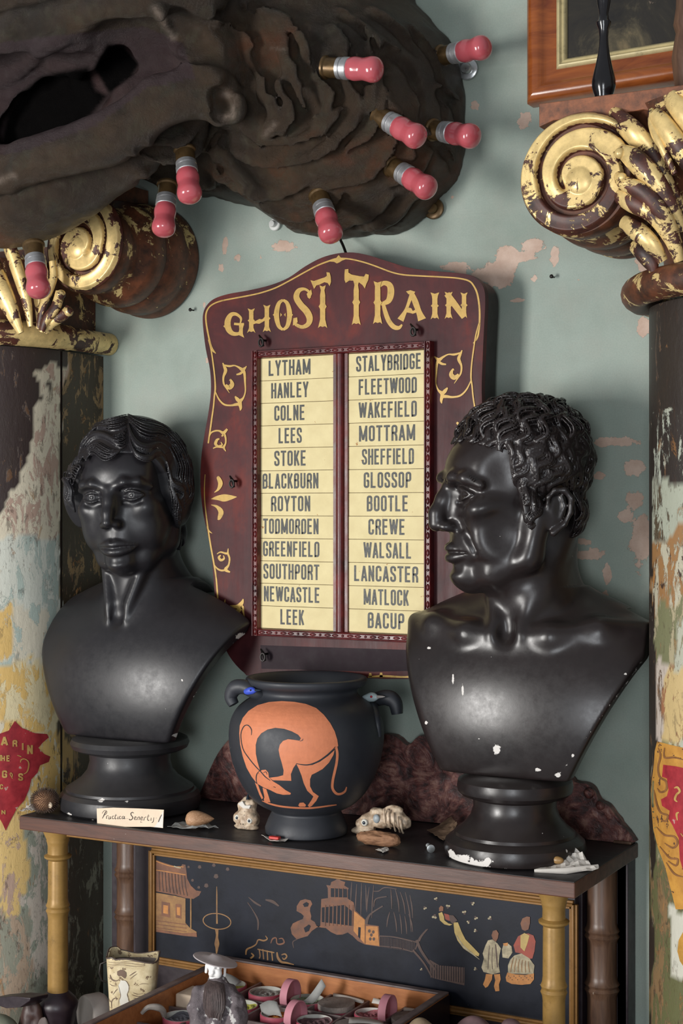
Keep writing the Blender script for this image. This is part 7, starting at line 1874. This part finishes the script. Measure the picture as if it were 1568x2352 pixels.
mb.build('lip', simple('dark_horn_lip', (.10, .07, .06), .5, .3), cup, local=True)
mb = MB().tube([(-.037 + 0, 0, hz(2208)), (-.046, 0, hz(2214)), (-.048, 0, hz(2235)), (-.045, 0, hz(2252)), (-.037, 0, hz(2256))], .0016, 8)
mb.build('ring_handle', M_IRON, cup, local=True)
fe = onto(bvh_of(cb_), .0005, uc[1]); fe2 = onto(bvh_of(cb_), .0009, uc[1])
E_ = lambda u, v: (200 + u / 7.84, 2170 + v / 7.84)
eb = MB(); ew = MB()
finepoly([E_(*p) for p in ((600, 640), (700, 650), (745, 720), (750, 800), (720, 880), (740, 1000), (775, 1080), (790, 1200), (800, 1420), (520, 1420), (520, 1280), (560, 1170), (600, 1090), (580, 1000), (605, 920), (570, 820), (560, 730), (590, 690))], ew, fe, 8)
ew.build('pale_figure', simple('scraped_ivory', (.82, .78, .68), .45, .1), cup, smooth=0, fixn=False)
finepoly([E_(*p) for p in ((540, 480), (600, 450), (660, 460), (700, 500), (705, 560), (680, 610), (650, 590), (610, 560), (570, 570), (540, 540))], eb, fe2, 8)
for q, w_ in (([(560, 730), (590, 850), (600, 930), (570, 1010), (555, 1100)], 7), ([(750, 720), (745, 830), (720, 900), (760, 1020), (780, 1120)], 7), ([(640, 640), (690, 650), (730, 700), (760, 790)], 6), ([(770, 1090), (700, 1120), (620, 1180), (560, 1280), (520, 1420)], 12), ([(780, 1110), (700, 1160), (600, 1240)], 8), ([(760, 1150), (750, 1300), (740, 1420)], 5), ([(790, 1160), (810, 1300), (800, 1420)], 5),
             ([(440, 1150), (440, 1020), (500, 960), (550, 980)], 14), ([(460, 900), (520, 820), (545, 800)], 10), ([(830, 960), (900, 980), (960, 1050)], 14), ([(850, 1080), (870, 1180), (900, 1200), (910, 1100), (880, 1040)], 26), ([(820, 860), (900, 890), (1000, 880)], 9), ([(800, 900), (900, 930), (1010, 920)], 12), ([(410, 540), (440, 620), (500, 650), (560, 640)], 22), ([(760, 560), (820, 520), (880, 480)], 16), ([(770, 620), (840, 560), (900, 520)], 10), ([(400, 700), (460, 740), (540, 740)], 10), ([(940, 720), (1000, 700), (1100, 710)], 8)):
    strip([E_(*p) for p in q], [w_ / 7.84 * .4] + [w_ / 7.84] * (len(q) - 2) + [w_ / 7.84 * .4], eb, fe2, smooth=5)
for i in range(11):
    strip([E_(390 + i * 62, 245 + 25 * math.sin(i * .6)), E_(395 + i * 62, 262 + 25 * math.sin(i * .6))], 1.0, eb, fe2, smooth=1)
for k in range(3): strip([E_(380 + i * 60, 310 + k * 34 + 14 * math.sin(i * .7 + k)) for i in range(12)], .8, eb, fe2, smooth=2)
eb.build('engraved_lines', M_ENG, cup, smooth=0, fixn=False)
# pale round box, stick, and the odds and ends by the column foot
jc = PD(240, 2330, 2.42); jr = .036; jr_ = thing('pale_round_box', 'pale round box lying on its side behind the beaker', 'box', (jc[0], jc[1], LZ + jr), rot=(math.radians(90), 0, math.radians(-28)))
MB().lathe([(0, -.004), (jr * .62, -.004), (jr * .70, -.001), (jr * .92, .001), (jr, .006), (jr, .028), (jr * .96, .032), (0, .032)], None, 48).build('box_shell', simple('pearly_bone', (.60, .54, .50), .35, .2, 30), jr_, local=True)
sp = PZ(196, 2303, LZ + .008); st = thing('bone_stick', 'small white flat bone stick lying by the round box', 'stick', sp)
MB().box(sp + np.array([-.012, -.004, -.007]), sp + np.array([.030, .004, 0])).build('stick_body', M_PAPERW, st, bevel=.002)
def lump(name, lab, cat, c, blobs, mat, h=.0015, flatz=None, nz_=.001, fr=80):
    t = thing(name, lab, cat, (c[0], c[1], LZ)); r = max(max(abs(b[i]) + b[i + 3] for i in range(3)) for b in blobs) + .006
    v = Vox(c - r, c + r, h)
    for b in blobs: v.ell(c + np.array(b[:3]), b[3:], .004)
    X, Y, Z = v.xyz((slice(None),) * 3); v.F += (nz_ * fnoise(X + 0 * Y + 0 * Z, Y + 0 * X + 0 * Z, Z + 0 * X + 0 * Y, fr, 5, 2)).astype(np.float32)
    v.plane((0, 0, LZ + .0005), (0, 0, -1)); v.build('lump_body', mat, t, local=False); return t
g = PD(-8, 2365, 2.33); g[2] = LZ + .034
lump('green_gourd', 'dusty grey green gourd at the lower left corner', 'gourd', g, [(0, 0, 0, .036, .034, .032)], simple('dusty_green', (.30, .32, .24), .6, .2), nz_=.0004)
g = PD(35, 2303, 2.31); t = thing('wooden_shard', 'dark triangular wooden shard lying over the green gourd', 'wood', (g[0], g[1], g[2] - .006), 0)
MB().prism([(-20, 2292), (30, 2288), (70, 2292), (68, 2300), (48, 2314), (14, 2316), (-10, 2308)], lambda a, b: PY(a, b, g[1]), (0.006, .035, -.003)).build('shard_body', M_FIBRE if False else M_DARKWOOD, t, bevel=.001)
g = PD(66, 2330, 2.34); g[2] = LZ + .046
lump('seed_pod', 'dark split seed pod under the wooden shard', 'pod', g, [(0, 0, -.004, .014, .012, .045), (.012, .004, -.006, .012, .010, .042), (-.012, 0, -.016, .008, .008, .034)], simple('dark_pod', (.065, .030, .024), .45, .6), nz_=.0012)
g = PD(97, 2338, 2.30); g[2] = LZ + .03
lump('bark_piece', 'grey brown bark piece leaning on the gilt column foot', 'bark', g, [(0, 0, 0, .012, .007, .042), (.005, 0, .014, .010, .006, .030)], simple('grey_bark', (.14, .11, .10), .7, .4), nz_=.0014)
g = PD(178, 2352, 2.38); g[2] = LZ + .008
lump('pale_pebble', 'small pale brown pebble at the bottom edge beside the round box', 'pebble', g, [(0, 0, .006, .014, .012, .011)], simple('tan_pebble', (.38, .28, .19), .6, .2), nz_=.0003)
g = PD(972, 2352, 1.93); gz = 1.5 - (2346 - HY) / FPX * 1.93
tb = thing('mottled_gourd', 'mottled olive and brown gourd before the tray right corner', 'gourd', (g[0], g[1], LZ))
v = Vox(g + np.array([-.05, -.04, LZ - g[2] - .002]), g + np.array([.05, .04, .03]), .0016)
v.ell((g[0] - .004, g[1], (LZ + gz) / 2 + .004), (.034, .030, (gz - LZ) / 2), 0); v.ell((g[0] + .022, g[1], gz - .018), (.020, .018, .013), .01)
v.plane((0, 0, LZ + .0005), (0, 0, -1)); v.build('gourd_body', simple('olive_brown_rind', (.30, .25, .15), .5, .5, 30, c2=(.13, .06, .05)), tb, local=False)
g = PD(1100, 2352, 1.95)
tb = thing('purple_shell', 'dusty purple brown shell lying before the painted panel', 'shell', (g[0], g[1], LZ))
v = Vox(g + np.array([-.07, -.04, LZ - g[2] - .002]), g + np.array([.07, .04, .03]), .0018); zt_ = 1.5 - (2347 - HY) / FPX * 1.93
v.ell((g[0] - .006, g[1], (LZ + zt_) / 2), (.046, .028, (zt_ - LZ) / 2), 0); v.ell((g[0] + .045, g[1], zt_ - .006), (.012, .010, .009), .01); v.ell((g[0] + .040, g[1], (LZ + zt_) / 2), (.022, .02, (zt_ - LZ) / 2), .01)
v.plane((0, 0, LZ + .0005), (0, 0, -1)); v.build('shell_body', simple('purple_brown_shell', (.16, .095, .10), .5, .4, 40), tb, local=False)
tp = PZ(398, 2300, LZ); dk = thing('dark_branch', 'small dark twiggy branch behind the left rim of the tray', 'branch', PY(385, 2320, -.20))
mb = MB()
for q in ([(377, 2480), (375, 2335), (372, 2300), (380, 2280), (392, 2268)], [(380, 2300), (395, 2290), (410, 2272)], [(368, 2310), (362, 2290), (366, 2276)]):
    mb.tube([PY(a, b, -.19) for a, b in q], [.005, .005, .005, .004, .003][:len(q)], 7)
mb.build('branch_body', M_IRON, dk)
# letters on the crimson shield
lm = MB()
SH = lambda u, v: (u / 3.793, 1380 + v / 3.793)
for (ch, u0, v0, hh2, ww) in (('A', 8, 1258, 75, 62), ('R', 108, 1270, 55, 44), ('I', 190, 1300, 60, 16), ('N', 236, 1335, 78, 50), ('T', -12, 1395, 50, 30), ('H', 10, 1395, 44, 34), ('E', 56, 1398, 50, 30), ('G', 16, 1540, 60, 48), ('S', 158, 1565, 60, 44), ('C', -2, 1640, 40, 30), ('N', 10, 1860, 36, 40)):
    a, b = SH(u0, v0), SH(u0 + ww, v0 - hh2)
    word(ch, lm, fL2, a[0], b[0], a[1], b[1], sw=.19)
strip([SH(*p) for p in ((150, 1345), (185, 1358))], [1.5, 2.5], lm, fL2, smooth=1)
strip([SH(*p) for p in ((178, 1410), (185, 1385), (215, 1378), (245, 1400), (250, 1440), (235, 1490), (205, 1510))], [1, 3, 2, 2.5, 3, 2.5, 1], lm, fL2)
strip([SH(*p) for p in ((100, 1545), (108, 1520), (98, 1500), (88, 1510), (110, 1550))], [1, 2, 2, 2, 1], lm, fL2)
lm.build('shield_lettering', M_SHG, colL, smooth=0, fixn=False)
# orange scroll border and red field on the right column
bR = bvh_of(shaft_of(colR)); fR = onto(bR, .0006); fR2 = onto(bR, .0012); fR3 = onto(bR, .0018)
RZ = lambda u, v: (1440 + u / 2.695, 1480 + v / 2.695)
m = MB(); finepoly([RZ(*p) for p in ((185, 600), (260, 620), (345, 640), (460, 650), (460, 1640), (300, 1640), (270, 1520), (235, 1380), (190, 1260), (160, 1140), (148, 1000), (150, 860), (165, 740), (170, 660))], m, fR, 12)
m.build('scroll_border', simple('orange_scroll_paint', (.60, .30, .055), .45, .4, 45, c2=(.42, .19, .04), specks=((.10, .05, .03), .64, 60)), colR, smooth=0, fixn=False)
m = MB(); finepoly([RZ(*p) for p in ((222, 745), (300, 755), (345, 765), (460, 770), (460, 1500), (345, 1400), (325, 1330), (318, 1200), (280, 1120), (255, 1080), (262, 1030), (215, 1000), (208, 960), (245, 940), (255, 900), (245, 830), (215, 820))], m, fR2, 12)
m.build('red_field', M_RED, colR, smooth=0, fixn=False)
m = MB()
for q in ([(190, 640), (205, 690), (190, 760), (200, 820), (240, 850), (240, 900), (205, 915), (185, 890)], [(165, 900), (180, 980), (205, 1040), (250, 1060), (235, 1095), (200, 1080)], [(180, 1130), (230, 1180), (290, 1190), (310, 1230), (280, 1260), (230, 1230)], [(200, 1250), (260, 1320), (310, 1330), (300, 1370), (250, 1340)], [(240, 1350), (290, 1420), (345, 1440)], [(230, 640), (230, 700), (290, 700), (345, 715)]):
    strip([RZ(*p) for p in q], [1.5] + [4.5] * (len(q) - 2) + [1.5], m, fR3)
m.build('scroll_shading', M_SHGD, colR, smooth=0, fixn=False)
m = MB()
for q in ([(290, 890), (310, 885), (325, 910), (305, 930), (295, 960), (310, 975)], [(320, 1040), (305, 1050), (310, 1090)], [(330, 1170), (345, 1190)]): strip([RZ(*p) for p in q], [2] + [5] * (len(q) - 2) + [2], m, fR3)
m.build('field_ornament', M_SHG, colR, smooth=0, fixn=False)
m = MB(); finepoly([RZ(*p) for p in ((345, 1780), (318, 1830), (310, 1900), (325, 1960), (345, 1990), (460, 2000), (460, 1780))], m, fR, 12)
m.build('orange_roundel', simple('orange_roundel_paint', (.62, .32, .06), .45, .4, 45), colR, smooth=0, fixn=False)
